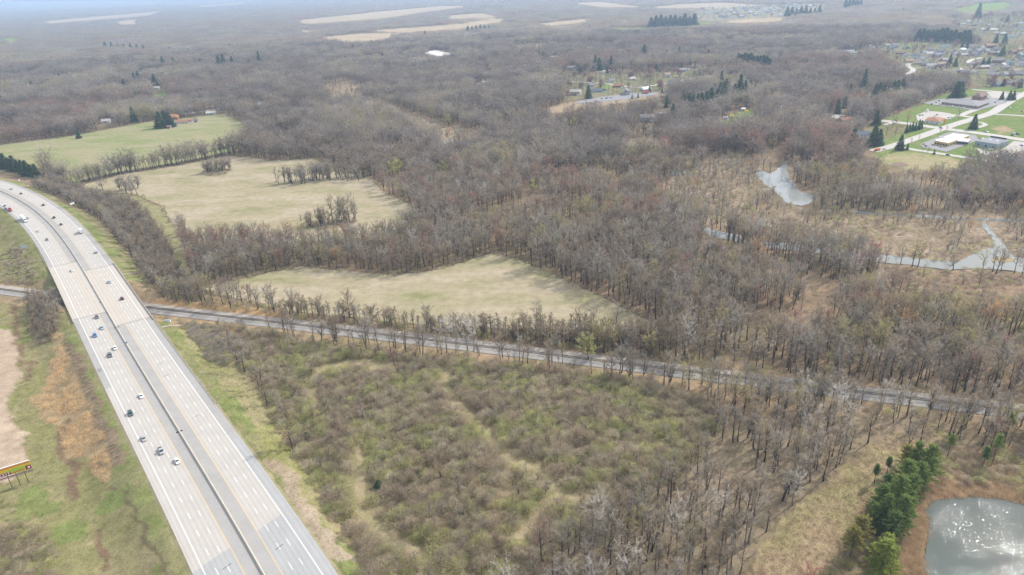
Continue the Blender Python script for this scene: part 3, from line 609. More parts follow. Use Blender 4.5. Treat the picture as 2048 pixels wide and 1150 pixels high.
def both(name, o0, o1, sa, sb, mt, z=0., lanes=1):
    """strip between two cross joints; sa, sb are functions of offset"""
    strip(name, o0, o1, sa(o0), sb(o0), mt, z, sa(o1), sb(o1), lanes)
LO = lambda o: S_LO; HI = lambda o: S_HI
eb_l = lambda o: s_at(405, 1126) + .25 * (o + 10); eb_r = lambda o: s_at(540, 1045) + .25 * (o - 10)
L0 = lambda o: cut_l(bl0, o); L1 = lambda o: cut_l(bl1, o); R0 = lambda o: cut_r(br0, o); R1 = lambda o: cut_r(br1, o)
sl_c = s_at(215, 777); sr_c = s_at(476, 874)
# southbound side
both('highway_lanes', -LANE_W, -LANE_Y, LO, eb_l, M['asph_new'], 0, 3); both('highway_lanes', -LANE_W, -LANE_Y, eb_l, L0, M['concrete'], 0, 3); both('bridge_lanes', -LANE_W, -LANE_Y, L0, L1, M['deck'], 0, 3); both('highway_lanes', -LANE_W, -LANE_Y, L1, HI, M['concrete'], 0, 3)
both('highway_shoulder', EDGE_L, -LANE_W, LO, eb_l, M['asph_new']); both('highway_shoulder', EDGE_L, -LANE_W, eb_l, lambda o: sl_c, M['concrete']); both('highway_shoulder', EDGE_L, -LANE_W, lambda o: sl_c, L0, M['asph']); both('bridge_shoulder', EDGE_L, -LANE_W, L0, L1, M['deck']); both('highway_shoulder', EDGE_L, -LANE_W, L1, HI, M['asph'])
both('highway_shoulder', -LANE_Y, 0, LO, L0, M['asph']); both('bridge_shoulder', -LANE_Y, 0, L0, L1, M['deck']); both('highway_shoulder', -LANE_Y, 0, L1, HI, M['asph'])
# northbound side
both('highway_lanes', LANE_Y, LANE_W, LO, eb_r, M['asph_new'], 0, 3); both('highway_lanes', LANE_Y, LANE_W, eb_r, R0, M['concrete'], 0, 3); both('bridge_lanes', LANE_Y, LANE_W, R0, R1, M['deck'], 0, 3); both('highway_lanes', LANE_Y, LANE_W, R1, HI, M['concrete'], 0, 3)
both('highway_shoulder', LANE_W, EDGE_R, LO, lambda o: sr_c, M['asph_new']); both('highway_shoulder', LANE_W, EDGE_R, lambda o: sr_c, R0, M['asph']); both('bridge_shoulder', LANE_W, EDGE_R, R0, R1, M['deck']); both('highway_shoulder', LANE_W, EDGE_R, R1, HI, M['asph'])
both('highway_shoulder', 0, LANE_Y, LO, R0, M['asph']); both('bridge_shoulder', 0, LANE_Y, R0, R1, M['deck']); both('highway_shoulder', 0, LANE_Y, R1, HI, M['asph'])
# painted lines
for o_, mt_ in ((-LANE_W, 'white'), (-LANE_Y, 'yellow'), (LANE_Y, 'yellow'), (LANE_W, 'white')):
    strip('edge_line', o_ - .14, o_ + .14, S_LO, S_HI, M[mt_], .012)
for o_, s_ref in ((-LANE_W + 3.67, s_at(356.7, 995.8)), (-LANE_W + 7.33, s_at(377.8, 990.5)), (LANE_Y + 3.67, s_at(507.8, 1016)), (LANE_Y + 7.33, s_at(528, 1008))):
    mbx = []; s_ = s_ref % 12.05; V = []; F = []
    while s_ < S_HI - 4:
        p = road_pt(np.array([s_ - 4.0, s_]), np.array([o_ - .09, o_ - .09])); q_ = road_pt(np.array([s_ - 4.0, s_]), np.array([o_ + .09, o_ + .09]))
        n_ = len(V); V += [(*p[0], ROAD_Z + .012), (*q_[0], ROAD_Z + .012), (*q_[1], ROAD_Z + .012), (*p[1], ROAD_Z + .012)]; F.append((n_, n_ + 1, n_ + 2, n_ + 3)); s_ += 12.05
    tag(obj('lane_dashes', mesh_np('lane_dashes', np.array(V), F, [M['white']])), kind='structure')
# joints and patches
for fn, a_, b_ in ((L0, EDGE_L, 0), (L1, EDGE_L, 0), (R0, 0, EDGE_R), (R1, 0, EDGE_R)):
    strip('road_joint', a_, b_, fn(a_), fn(a_) + .5, M['joint'], .018, fn(b_), fn(b_) + .5)
for (u, v) in ((322, 728), (333, 752), (392, 834), (560, 1096), (455, 1135)):
    s_ = s_at(u, v); o_ = float(road_so(px([(u, v)], ROAD_Z))[1][0]); strip('road_joint', o_ - 1.7, o_ + 1.7, s_, s_ + .35, M['joint'], .017, s_ + 1, s_ + 1.35)
M['patch'] = plain('asphalt_patch', (.25, .25, .25), .9, .25, .8); s_ = s_at(199, 741); strip('road_patch', -19.0, -16.9, s_ - 2, s_ + 2.5, M['patch'], .016)
M['edge_gravel'] = land_mat('edge_gravel', cols=[(.30, .25, .19), (.26, .24, .13), (.34, .28, .22)], fine=2, amp=.25)
def road_edge(o0, o1):
    n = int((S_HI - S_LO) / 3); s = np.linspace(S_LO, S_HI, n); jit = (fbm(s, s * 0 + o0, 5, 4) - .5) * 1.6; V = np.concatenate([np.c_[road_pt(s, np.full(n, o0)), np.full(n, ROAD_Z - .03)], np.c_[road_pt(s, o1 + jit), np.full(n, ROAD_Z - .55)]])
    dr_ = dline(V[:, 0], V[:, 1], RAIL[::4], 60); i = np.arange(n - 1); F = np.stack([i, i + n, i + n + 1, i + 1], 1); F = F if o1 > o0 else F[:, ::-1]; ok = (dr_[:n - 1] > 27); F = F[ok]
    tag(obj('gravel_edge', mesh_np('gravel_edge', V, F, [M['edge_gravel']])), kind='structure')
road_edge(EDGE_R, EDGE_R + 1.7); road_edge(EDGE_L, EDGE_L - 1.9)
# median barrier with inlets either side
M['barrier'] = plain('barrier_concrete', (.55, .50, .42), .9, .15, .4)
def sweep(name, profile, s0, s1, mt, parent=None, step=6.0, off=0.0):
    """profile: (offset, height) loop swept along the road"""
    n = max(2, int((s1 - s0) / step)); s = np.linspace(s0, s1, n); k = len(profile); V = []
    for (o_, h_) in profile: V.append(np.c_[road_pt(s, np.full(n, o_ + off)), np.full(n, ROAD_Z + h_)])
    V = np.concatenate(V); i = np.arange(n - 1); F = []
    for j in range(k):
        j2 = (j + 1) % k; F += [(int(a + j * n), int(a + 1 + j * n), int(a + 1 + j2 * n), int(a + j2 * n)) for a in i]
    F += [tuple(int(j * n) for j in range(k)), tuple(int(j * n + n - 1) for j in range(k - 1, -1, -1))]
    return obj(name, mesh_np(name, V, F, [mt]), parent)
bar = empty('median_barrier', (0, 0, 0), label='long concrete median barrier between the two highway carriageways', cat='barrier')
sweep('barrier_wall', [(-.40, 0.02), (.40, 0.02), (.38, .10), (.17, .28), (.12, .82), (-.12, .82), (-.17, .28), (-.38, .10)], S_LO, S_HI, M['barrier'], bar)
M['iron'] = plain('dark_iron', (.06, .05, .05), .7, metal=.3)
for i_, (u, v, lb) in enumerate(((359, 863, 'left'), (364, 861, 'right'), (233.5, 655, 'left'), (238, 653.5, 'right'), (202.5, 604, 'left'))):
    s_, o_ = road_so(px([(u, v)], ROAD_Z)); o_ = -.95 if lb == 'left' else .95
    p = road_pt(s_, np.array([o_]))[0]; g = MB(); g.box(-.5, .5, -.45, .45, .02, .1)
    for q in range(4): g.box(-.45, .45, -.36 + q * .21, -.28 + q * .21, .1, .14)
    t = g.build('drain_inlet', M['iron'], None, (p[0], p[1], ROAD_Z), road_head(s_[0]))
    tag(t, f"dark iron drain inlet {lb} of the median barrier " + ('at the near bridge joint' if i_ in (2, 3) else 'in mid bridge' if i_ == 4 else 'beside the near traffic'), 'drain')
# bridge over the railway
br = empty('highway_bridge', (*road_pt((bl0 + bl1) / 2, 0.0), 0), label='concrete highway overpass carrying both carriageways over the railway', cat='bridge')
brm = br.location.copy()
def local(o): o.parent = br; o.matrix_parent_inverse = Matrix.Translation(-brm); return o
M['bridge_conc'] = plain('bridge_concrete', (.42, .385, .33), .9, .15, .3); M['girder'] = plain('painted_girder', (.16, .13, .24), .7, .1, .3)
local(sweep('deck', [(EDGE_L - .3, -.1), (EDGE_R + .3, -.1), (EDGE_R + .3, -.9), (EDGE_L - .3, -.9)], bl1 * 0 + min(bl0, br0) - 2, max(bl1, br1) + 2, M['bridge_conc']))
for nm, o_, sa, sb in (('parapet', EDGE_L - .15, cut_l(bl0, EDGE_L) - 6, cut_l(bl1, EDGE_L) + 4), ('parapet', EDGE_R + .15, cut_r(br0, EDGE_R) - 6, cut_r(br1, EDGE_R) + 4)):
    local(sweep(nm, [(-.18, -.85), (.18, -.85), (.18, .85), (-.18, .85)], sa, sb, M['bridge_conc'], off=o_))
for o_ in (EDGE_L + .4, -14, -8.5, -3, 3, 8.5, 14, EDGE_R - .4):
    local(sweep('girder', [(-.2, -2.2), (.2, -2.2), (.2, -.92), (-.2, -.92)], min(bl0, br0) + 1, max(bl1, br1) - 1, M['girder'], off=o_))
smid = (bl0 + bl1) / 2
for s_ in (smid - 11, smid + 11):
    p0 = MB()
    for o_ in (-17, -11, -5, 1, 7, 13, 18):
        c = road_pt(np.array([s_]), np.array([o_]))[0]; q = MB(); q.tube((c[0], c[1], -.3), (c[0], c[1], ROAD_Z - 3.0), .55, .55, 10); local(q.build('pier', M['bridge_conc']))
    local(sweep('pier_cap', [(EDGE_L + 1, -3.05), (EDGE_R - 1, -3.05), (EDGE_R - 1, -2.22), (EDGE_L + 1, -2.22)], s_ - .7, s_ + .7, M['bridge_conc'], step=1.4))
# guard rails
M['galv'] = plain('galvanised_steel', (.42, .42, .42), .45, .1, 2, metal=.6); M['post'] = plain('guardrail_post', (.22, .18, .14), .8)
def guardrail(o_, s0, s1, label):
    g = empty('guard_rail', (*road_pt((s0 + s1) / 2, np.array(o_)), ROAD_Z), label=label, cat='guard rail'); gl = g.location.copy()
    def loc_(o): o.parent = g; o.matrix_parent_inverse = Matrix.Translation(-gl); return o
    loc_(sweep('rail_beam', [(-.04, .42), (.04, .46), (0, .56), (.05, .64), (-.04, .74), (-.08, .58)], s0, s1, M['galv'], off=o_, step=4))
    pm = MB().box(-.08, .08, -.08, .08, -.7, .70).mesh('post', M['post'])
    for s_ in np.arange(s0, s1, 3.8):
        c = road_pt(np.array([s_]), np.array([o_ + (.13 if o_ > 0 else -.13)]))[0]; q = obj('post', pm, None, (c[0], c[1], ROAD_Z), road_head(s_)); loc_(q)
guardrail(EDGE_R + .35, s_at(437, 806), cut_r(br0, EDGE_R) - 6.5, 'steel guard rail along the right shoulder from the bridge down the near verge')
guardrail(EDGE_L - .3, cut_l(bl1, EDGE_L) + 4.5, cut_l(bl1, EDGE_L) + 75, 'steel guard rail along the left shoulder beyond the overpass')
# spillways
M['spill'] = plain('spillway_concrete', (.50, .44, .36), .9, .1, .6)
for (a_, b_, lb) in (((98, 519), (62, 533), 'pale concrete spillway down the left bank beyond the bridge'), ((134, 612), (106, 630), 'pale concrete spillway down the left bank before the bridge'), ((247, 551), (281, 550), 'pale concrete spillway on the right bank beyond the bridge'), ((323, 657), (366, 655), 'pale concrete spillway on the right bank before the bridge')):
    A = px([a_], 5)[0]; B = px([b_], 1.5)[0]; d_ = B - A; L = np.linalg.norm(d_); n_ = int(L / 2) + 1; ang = math.atan2(d_[1], d_[0])
    mb = MB()
    for i_ in range(n_):
        p = A + d_ * i_ / n_; zz_ = float(zground([p[0]], [p[1]])[0]); p2 = A + d_ * (i_ + 1) / n_; z2 = float(zground([p2[0]], [p2[1]])[0])
        nn = np.array([-d_[1], d_[0]]) / L
        for (w0, w1, h0, h1) in ((-.7, .7, .05, .05), (-.9, -.7, .35, .35), (.7, .9, .35, .35)):
            V = [(*(p + nn * w0), zz_ + h0), (*(p + nn * w1), zz_ + h1), (*(p2 + nn * w1), z2 + h1), (*(p2 + nn * w0), z2 + h0)]
            Vb = [(v[0], v[1], v[2] - .5) for v in V]
            mb.add(V + Vb, [(0, 1, 2, 3), (0, 4, 5, 1), (2, 6, 7, 3), (1, 5, 6, 2), (3, 7, 4, 0)])
    tag(mb.build('spillway', M['spill']), lb, 'spillway')

# ------------------------------------------------------------------ railway
M['ballast'] = land_mat('ballast', cols=[(.28, .265, .245), (.33, .31, .285), (.36, .335, .305)], fine=4, amp=.2); M['gravel'] = land_mat('service_gravel', cols=[(.29, .28, .265), (.335, .32, .30)], fine=3, amp=.15)
M['gravel_tan'] = land_mat('rail_bank_gravel', cols=[(.36, .32, .28), (.42, .38, .33)], fine=3, amp=.2)
def rsweep(name, prof, mt, parent=None, closed=False, i0=0, i1=None):
    P = RAIL[i0:i1]; N_ = RN[i0:i1]; n = len(P); k = len(prof); V = np.concatenate([np.c_[P + N_ * o, np.full(n, h)] for o, h in prof]); i = np.arange(n - 1); F = []
    for j in range(k if closed else k - 1):
        j2 = (j + 1) % k; F.append(np.stack([i + j2 * n, i + j2 * n + 1, i + j * n + 1, i + j * n], 1)[:, ::-1])
    return obj(name, mesh_np(name, V, np.concatenate(F), [mt]), parent)
tag(rsweep('railbed', [(-5.2, .0), (-3.2, .25), (-2.0, .62), (2.0, .62), (3.3, .2)], M['ballast']), kind='structure')
tag(rsweep('rail_bank', [(-7.0, .08), (-5.0, .14), (-3.4, .2)], M['gravel_tan']), kind='structure')
tag(rsweep('service_track', [(2.9, .16), (4.2, .2), (6.4, .12)], M['gravel']), kind='structure')
rt = empty('railway_track', (0, 0, 0), label='single railway track on grey ballast crossing under the highway', cat='railway')
M['steel'] = plain('worn_rail_steel', (.24, .20, .17), .5, .15, 1, metal=.4); M['tie'] = plain('wooden_tie', (.19, .16, .135), .9, .3, 1)
for o_ in (-.75, .75): rsweep('rail', [(o_ - .07, .74), (o_ + .07, .74), (o_ + .05, .96), (o_ - .05, .96)], M['steel'], rt, True)
d_ = np.concatenate([[0], np.cumsum(np.linalg.norm(np.diff(RAIL, axis=0), axis=1))]); si = np.arange(0, d_[-1], .62); V = []; F = []
cx_ = np.interp(si, d_, RAIL[:, 0]); cy_ = np.interp(si, d_, RAIL[:, 1]); nx_ = np.interp(si, d_, RN[:, 0]); ny_ = np.interp(si, d_, RN[:, 1])
for a, b, c, e in zip(cx_, cy_, nx_, ny_):
    n_ = len(V)
    for so_ in (-1.3, 1.3):
        for st in (-.12, .12):
            V.append((a + c * so_ - e * st, b + e * so_ + c * st, .55))
    V += [(v[0], v[1], .75) for v in V[n_:n_ + 4]]
    F += [(n_ + 4, n_ + 5, n_ + 7, n_ + 6), (n_, n_ + 1, n_ + 5, n_ + 4), (n_ + 2, n_ + 6, n_ + 7, n_ + 3), (n_ + 1, n_ + 3, n_ + 7, n_ + 5), (n_, n_ + 4, n_ + 6, n_ + 2)]
tag(obj('ties', mesh_np('ties', np.array(V), F, [M['tie']]), rt), kind='stuff')

# ------------------------------------------------------------------ plants: prototypes
class TM:
    """triangle collector"""
    def __init__(s): s.V = []; s.F = []; s.n = 0
    def tris(s, V, F): s.V.append(np.asarray(V, float)); s.F.append(np.asarray(F, int) + s.n); s.n += len(V)
    def tube(s, P, R, k=4):
        P = np.asarray(P, float); R = np.asarray(R, float); n = len(P)
        T = np.gradient(P, axis=0); T /= np.linalg.norm(T, axis=1)[:, None] + 1e-9
        u = np.cross(T, np.array([.31, .95, .05])); u /= np.linalg.norm(u, axis=1)[:, None] + 1e-9; v = np.cross(T, u)
        a = np.arange(k) * 2 * math.pi / k
        V = (P[:, None] + (u[:, None] * np.cos(a)[None, :, None] + v[:, None] * np.sin(a)[None, :, None]) * R[:, None, None]).reshape(-1, 3)
        F = []
        for i in range(n - 1):
            for j in range(k):
                j2 = (j + 1) % k; F += [(i * k + j, i * k + j2, (i + 1) * k + j2), (i * k + j, (i + 1) * k + j2, (i + 1) * k + j)]
        s.tris(V, F)
    def blades(s, A, D, L, W, r, droop=0.0):
        """many thin triangles: base points A, unit directions D"""
        n = len(A); ref = r.normal(size=(n, 3)); side = np.cross(D, ref); side /= np.linalg.norm(side, axis=1)[:, None] + 1e-9
        B = A + D * L[:, None]; B[:, 2] -= droop * L
        V = np.concatenate([A - side * W[:, None] / 2, A + side * W[:, None] / 2, B]); i = np.arange(n)
        s.tris(V, np.stack([i, i + n, i + 2 * n], 1))
    def out(s): return np.concatenate(s.V), np.concatenate(s.F)

def unit(a): return a / (np.linalg.norm(a, axis=-1, keepdims=True) + 1e-9)

def gen_tree(seed, H=18.0, rad=4.2, base=.42, limbs=12, tw=1.0, spread=.9, trunks=1, tww=.045):
    """bare deciduous tree: (trunk and limbs), (branches and twigs)"""
    r = np.random.default_rng(seed); tk = TM(); cr_ = TM(); BA = []; BD = []; BL = []
    for q in range(trunks):
        lean = r.normal(0, .03 if trunks == 1 else .13, 2); n = 7; h = H * (.86 if q == 0 else r.uniform(.65, .85)); z = np.linspace(0, h, n)
        wob = np.cumsum(r.normal(0, .10, (n, 2)), axis=0)
        P = np.c_[lean[0] * z + wob[:, 0], lean[1] * z + wob[:, 1], z]; P[0, :2] = r.normal(0, .25 if trunks > 1 else 0, 2)
        R = (.0165 * H / trunks ** .35) * (1 - z / h) ** .75 + .045; R[0] *= 1.25; tk.tube(P, R, 5)
        nl = max(4, int(limbs / trunks * 1.2)) if trunks > 1 else limbs
        for i in range(nl):
            t = base + (1 - base) * (i + r.random() * .8) / nl; t = min(t, .98)
            p0 = np.array([np.interp(t * h, z, P[:, 0]), np.interp(t * h, z, P[:, 1]), t * h])
            az = i * 2.4 + r.normal(0, .5); rel = (t - base) / (1 - base)
            env = rad * (.55 + .75 * math.sin(math.pi * (.12 + .7 * rel)))
            up = .65 + .9 * rel + r.normal(0, .15); L = env * r.uniform(.8, 1.15) * math.sqrt(1 + min(up, 1.3) ** 2) * .85
            d = unit(np.array([math.cos(az) * spread, math.sin(az) * spread, up])); m_ = 5; pts_ = [p0]; dd = d.copy()
            for k_ in range(m_):
                dd = unit(dd + r.normal(0, .16, 3) + np.array([0, 0, .07])); pts_.append(pts_[-1] + dd * L / m_)
            pts_ = np.array(pts_); r0 = max(.05, np.interp(t * h, z, R) * .55); tk.tube(pts_, np.linspace(r0, .028, m_ + 1), 3)
            ns = int(r.integers(4, 7))
            for j in range(ns):
                tt = r.uniform(.25, 1.0); f = tt * m_; i0 = min(int(f), m_ - 1); b0_ = pts_[i0] + (pts_[i0 + 1] - pts_[i0]) * (f - i0)
                d2 = unit(dd + r.normal(0, .62, 3) + np.array([0, 0, .25])); L2 = L * r.uniform(.28, .52); q2_ = np.array([b0_, b0_ + d2 * L2 * .5, b0_ + unit(d2 + r.normal(0, .25, 3)) * L2])
                cr_.tube(q2_, np.array([.042, .032, .018]), 3)
                nt_ = int(32 * tw); ts = r.uniform(.15, 1.05, nt_)
                BA.append(b0_ + (q2_[2] - b0_) * ts[:, None]); BD.append(unit(d2 + r.normal(0, .75, (nt_, 3)) + np.array([0, 0, .3]))); BL.append(r.uniform(.5, 1.35, nt_))
            nt_ = int(26 * tw); ts = r.uniform(.45, 1.0, nt_) * m_; i0 = np.minimum(ts.astype(int), m_ - 1)
            BA.append(pts_[i0] + (pts_[i0 + 1] - pts_[i0]) * (ts - i0)[:, None]); BD.append(unit(dd + r.normal(0, .8, (nt_, 3)) + np.array([0, 0, .2]))); BL.append(r.uniform(.5, 1.3, nt_))
    A = np.concatenate(BA); D = np.concatenate(BD); L = np.concatenate(BL)
    cr_.blades(A, D, L, np.full(len(A), tww) * r.uniform(.7, 1.3, len(A)), r)
    return tk.out(), cr_.out()

def gen_shrub(seed, n=560, buds=130, tall=1.0):
    """unit shrub, radius about 1, height about tall"""
    r = np.random.default_rng(seed); t = TM(); b = TM()
    ns = 9; az = r.uniform(0, 2 * math.pi, ns); tl = r.uniform(.25, .95, ns); ends = []
    for a, l in zip(az, tl):
        e = np.array([math.cos(a) * l, math.sin(a) * l, tall * math.sqrt(max(.15, 1 - l * l * .8)) * r.uniform(.7, 1)]); m_ = e * np.array([.35, .35, .55]); t.tube([np.zeros(3), m_, e], [.022, .016, .006], 3); ends.append(e)
    u = r.uniform(0, 1, n); a = r.uniform(0, 2 * math.pi, n); rr = np.sqrt(u) * .95; lob = 1 + .22 * np.sin(a * 3 + seed) + .15 * np.sin(a * 5 + 2 * seed)
    hh = tall * np.sqrt(np.maximum(.05, 1 - u * .92)) * r.uniform(.35, 1.0, n) ** .6
    A = np.c_[np.cos(a) * rr * lob, np.sin(a) * rr * lob, hh * .72]
    D = unit(np.c_[np.cos(a) * rr * .8, np.sin(a) * rr * .8, .8 + 0 * a] + r.normal(0, .42, (n, 3)))
    t.blades(A, D, r.uniform(.2, .5, n), np.full(n, .019), r)
    i = r.integers(0, n, buds)
    b.blades(A[i] + D[i] * .2, unit(r.normal(0, 1, (buds, 3))), np.full(buds, .075), np.full(buds, .06), r)
    return t.out(), b.out()

def gen_pine(seed, H=18.0, rad=3.4, base=.12, dens=1.0, tuft=.62, gap=0.75):
    r = np.random.default_rng(seed); tk = TM(); cr_ = TM()
    z = np.linspace(0, H, 6); P = np.c_[r.normal(0, .12, 6).cumsum() * .4, r.normal(0, .12, 6).cumsum() * .4, z]; tk.tube(P, .018 * H * (1 - z / H) + .03, 6)
    h = H * base; A = []; D = []; L = []
    while h < H * .99:
        rel = (h / H - base) / (1 - base); nb = int(r.integers(5, 8)); a0 = r.uniform(0, 6.28)
        blen = rad * (1 - rel) ** .58 * (.55 + .45 * min(1, rel * 5 + .35)) + .25
        for i in range(nb):
            a = a0 + i * 6.283 / nb + r.normal(0, .2); bl = blen * r.uniform(.4, 1.3); c0 = np.array([np.interp(h, z, P[:, 0]), np.interp(h, z, P[:, 1]), h])
            d = np.array([math.cos(a), math.sin(a), .12 + .55 * rel]); e = c0 + d * bl; e[2] += .08 * bl
            cr_.tube([c0, c0 + d * bl * .6, e], [.05, .035, .015], 3)
            nt_ = max(8, int(bl * 20 * dens)); ts = r.uniform(.2, 1.02, nt_) ** .8
            A.append(c0 + (e - c0) * ts[:, None] + r.normal(0, .10, (nt_, 3))); D.append(unit(d * .8 + r.normal(0, .65, (nt_, 3)) + np.array([0, 0, .35]))); L.append(r.uniform(.6, 1.2, nt_) * tuft)
        h += gap * (1 - .45 * rel) * H / 18
    A = np.concatenate(A); D = np.concatenate(D); L = np.concatenate(L)
    cr_.blades(A, D, L, L * r.uniform(.25, .55, len(A)), r, .1)
    return tk.out(), cr_.out()

def gen_spruce(seed, n=900):
    """unit conifer, height 1, radius about .22"""
    r = np.random.default_rng(seed); tk = TM(); cr_ = TM()
    tk.tube([(0, 0, 0), (0, 0, .5), (0, 0, .97)], [.018, .011, .003], 5)
    h = r.uniform(0, 1, n) ** 1.35; a = r.uniform(0, 6.283, n); lay = .8 + .35 * np.cos(h * 75)
    rr = (.235 * (1 - h) ** .85 + .008) * lay * (1 + .15 * np.sin(a * 4 + seed)) * np.sqrt(r.uniform(.25, 1, n))
    A = np.c_[np.cos(a) * rr * .75, np.sin(a) * rr * .75, .05 + .94 * h]
    D = unit(np.c_[np.cos(a), np.sin(a), -.15 + .55 * h] + r.normal(0, .3, (n, 3)))
    cr_.blades(A, D, (.055 + .05 * (1 - h)) * r.uniform(.7, 1.3, n), (.035 + .02 * (1 - h)), r, .2)
    return tk.out(), cr_.out()

def joined(name, parts, mats):
    V = np.concatenate([p[0] for p in parts]); n = 0; F = []; mi = []
    for i, p in enumerate(parts): F.append(p[1] + n); n += len(p[0]); mi.append(np.full(len(p[1]), i))
    return mesh_np(name, V, np.concatenate(F), mats, np.concatenate(mi))

KINDS = []   # dict: name, look, trunk mesh, crown mesh, joined mesh, height
def add_kind(look, twig, bark, seed, **k):
    H = k.get('H', 18.0); a, b = gen_tree(seed, **k)
    KINDS.append(dict(look=look, trunk=mesh_np('trunk', *a, [M[bark]]), crown=mesh_np('crown', *b, [M[twig]]), both=joined('tree', [a, b], [M[bark], M[twig]]), H=H))
    return len(KINDS) - 1
K = {}
K['gray'] = [add_kind('bare grey', 'twig_gray', 'bark', 100 + i, H=18, rad=[3.6, 4.3, 3.9, 4.8][i], base=[.42, .38, .5, .34][i], limbs=[12, 13, 11, 15][i]) for i in range(4)]
K['brown'] = [add_kind('bare brown', 'twig_brown', 'bark_dark', 120 + i, H=17, rad=[3.8, 4.6, 3.2][i], base=[.36, .3, .45][i], limbs=[13, 15, 10][i]) for i in range(3)]
K['red'] = [add_kind('reddish budding', 'twig_red', 'bark', 140 + i, H=16, rad=4.0, base=.34, limbs=14, tw=1.1) for i in range(2)]
K['olive'] = [add_kind('olive budding', 'twig_olive', 'bark', 150 + i, H=16, rad=[4.0, 3.4][i], base=.32, limbs=13, tw=1.1) for i in range(2)]
K['pale'] = [add_kind('pale silvery bare', 'twig_pale', 'bark_pale', 160 + i, H=18, rad=4.6, base=.3, limbs=14) for i in range(2)]
K['slender'] = [add_kind('thin bare', 'twig_gray', 'bark', 170 + i, H=15, rad=1.7, base=.45, limbs=9, tw=.8) for i in range(3)]
K['slenderbrown'] = [add_kind('thin brown bare', 'twig_brown', 'bark_dark', 176 + i, H=14, rad=1.8, base=.4, limbs=9, tw=.85) for i in range(2)]
K['multi'] = [add_kind('multistem bare', 'twig_gray', 'bark_dark', 180 + i, H=13, rad=3.6, base=.25, limbs=14, trunks=3) for i in range(2)]
K['multibrown'] = [add_kind('multistem brown', 'twig_brown', 'bark_dark', 184, H=11, rad=3.6, base=.2, limbs=14, trunks=4)]
K['yellow'] = [add_kind('yellow-green budding', 'bud_yellow', 'bark_dark', 190, H=13, rad=4.2, base=.25, limbs=16, tw=1.6, tww=.1)]
K['orange'] = [add_kind('orange-tinged bare', 'twig_orange', 'bark', 195, H=15, rad=4.0, base=.3, limbs=14, tw=1.2)]
K['maple'] = [add_kind('dark red budding', 'bud_red', 'bark_dark', 197, H=10, rad=3.8, base=.22, limbs=15, tw=2.2, tww=.13)]
K['dome'] = [add_kind('broad-crowned grey', 'dome_gray', 'bark', 220 + i, H=17, rad=[6.4, 7.2, 5.8][i], base=.24, limbs=18, tw=.8, tww=.115) for i in range(3)]
K['domebrown'] = [add_kind('broad-crowned brown', 'dome_brown', 'bark_dark', 230 + i, H=17, rad=[6.2, 7.0][i], base=.24, limbs=18, tw=.8, tww=.115) for i in range(2)]
K['domepale'] = [add_kind('broad-crowned pale', 'shrub_gray', 'bark', 235, H=16, rad=6.6, base=.22, limbs=18, tw=.6, tww=.13)]
K['domered'] = [add_kind('broad-crowned reddish', 'twig_red', 'bark', 237, H=16, rad=6.2, base=.22, limbs=18, tw=.8, tww=.115)]
K['domeolive'] = [add_kind('broad-crowned olive', 'twig_olive', 'bark', 238, H=15, rad=5.8, base=.22, limbs=17, tw=.8, tww=.115)]
SHK = []
def add_shrub(look, tw_, bd, seed, **k):
    a, b = gen_shrub(seed, **k); SHK.append(dict(look=look, me=joined('shrub', [a, b], [M[tw_], M[bd]]))); return len(SHK) - 1
S = {}
S['gray'] = [add_shrub('grey-brown', 'shrub_gray', 'shrub_olive', 300 + i, tall=[1.0, 1.25, .85][i]) for i in range(3)]
S['olive'] = [add_shrub('olive budding', 'shrub_olive', 'shrub_green', 310 + i, tall=[.95, 1.15, .8][i], buds=260) for i in range(3)]
S['brown'] = [add_shrub('brown twiggy', 'shrub_brown', 'shrub_brown', 320 + i, tall=[1.0, 1.4][i]) for i in range(2)]
S['green'] = [add_shrub('fresh green', 'shrub_olive', 'shrub_green', 330, tall=.9, buds=520)]
S['pale'] = [add_shrub('pale grey willow', 'twig_gray', 'shrub_gray', 335, tall=1.1)]
S['yellow'] = [add_shrub('bright yellow flowering', 'forsythia', 'forsythia', 340, tall=.85, buds=600)]

def clump(name, mt, seed, n=46, h=2.2, sp=.5, wv=.09, lean=.35):
    r = np.random.default_rng(seed); t = TM(); A = np.c_[r.normal(0, sp, (n, 2)), np.zeros(n)]
    t.blades(A, unit(np.c_[r.normal(0, lean, (n, 2)), np.ones(n)]), r.uniform(.6, 1.1, n) * h, np.full(n, wv), r); return mesh_np(name, *t.out(), [M[mt]])

HID = {}
def proto_objs(key, meshes):
    c = bpy.data.collections.new('prototypes ' + key)
    for i, me in enumerate(meshes): c.objects.link(bpy.data.objects.new(f'{key} {i:03d}', me))
    return c

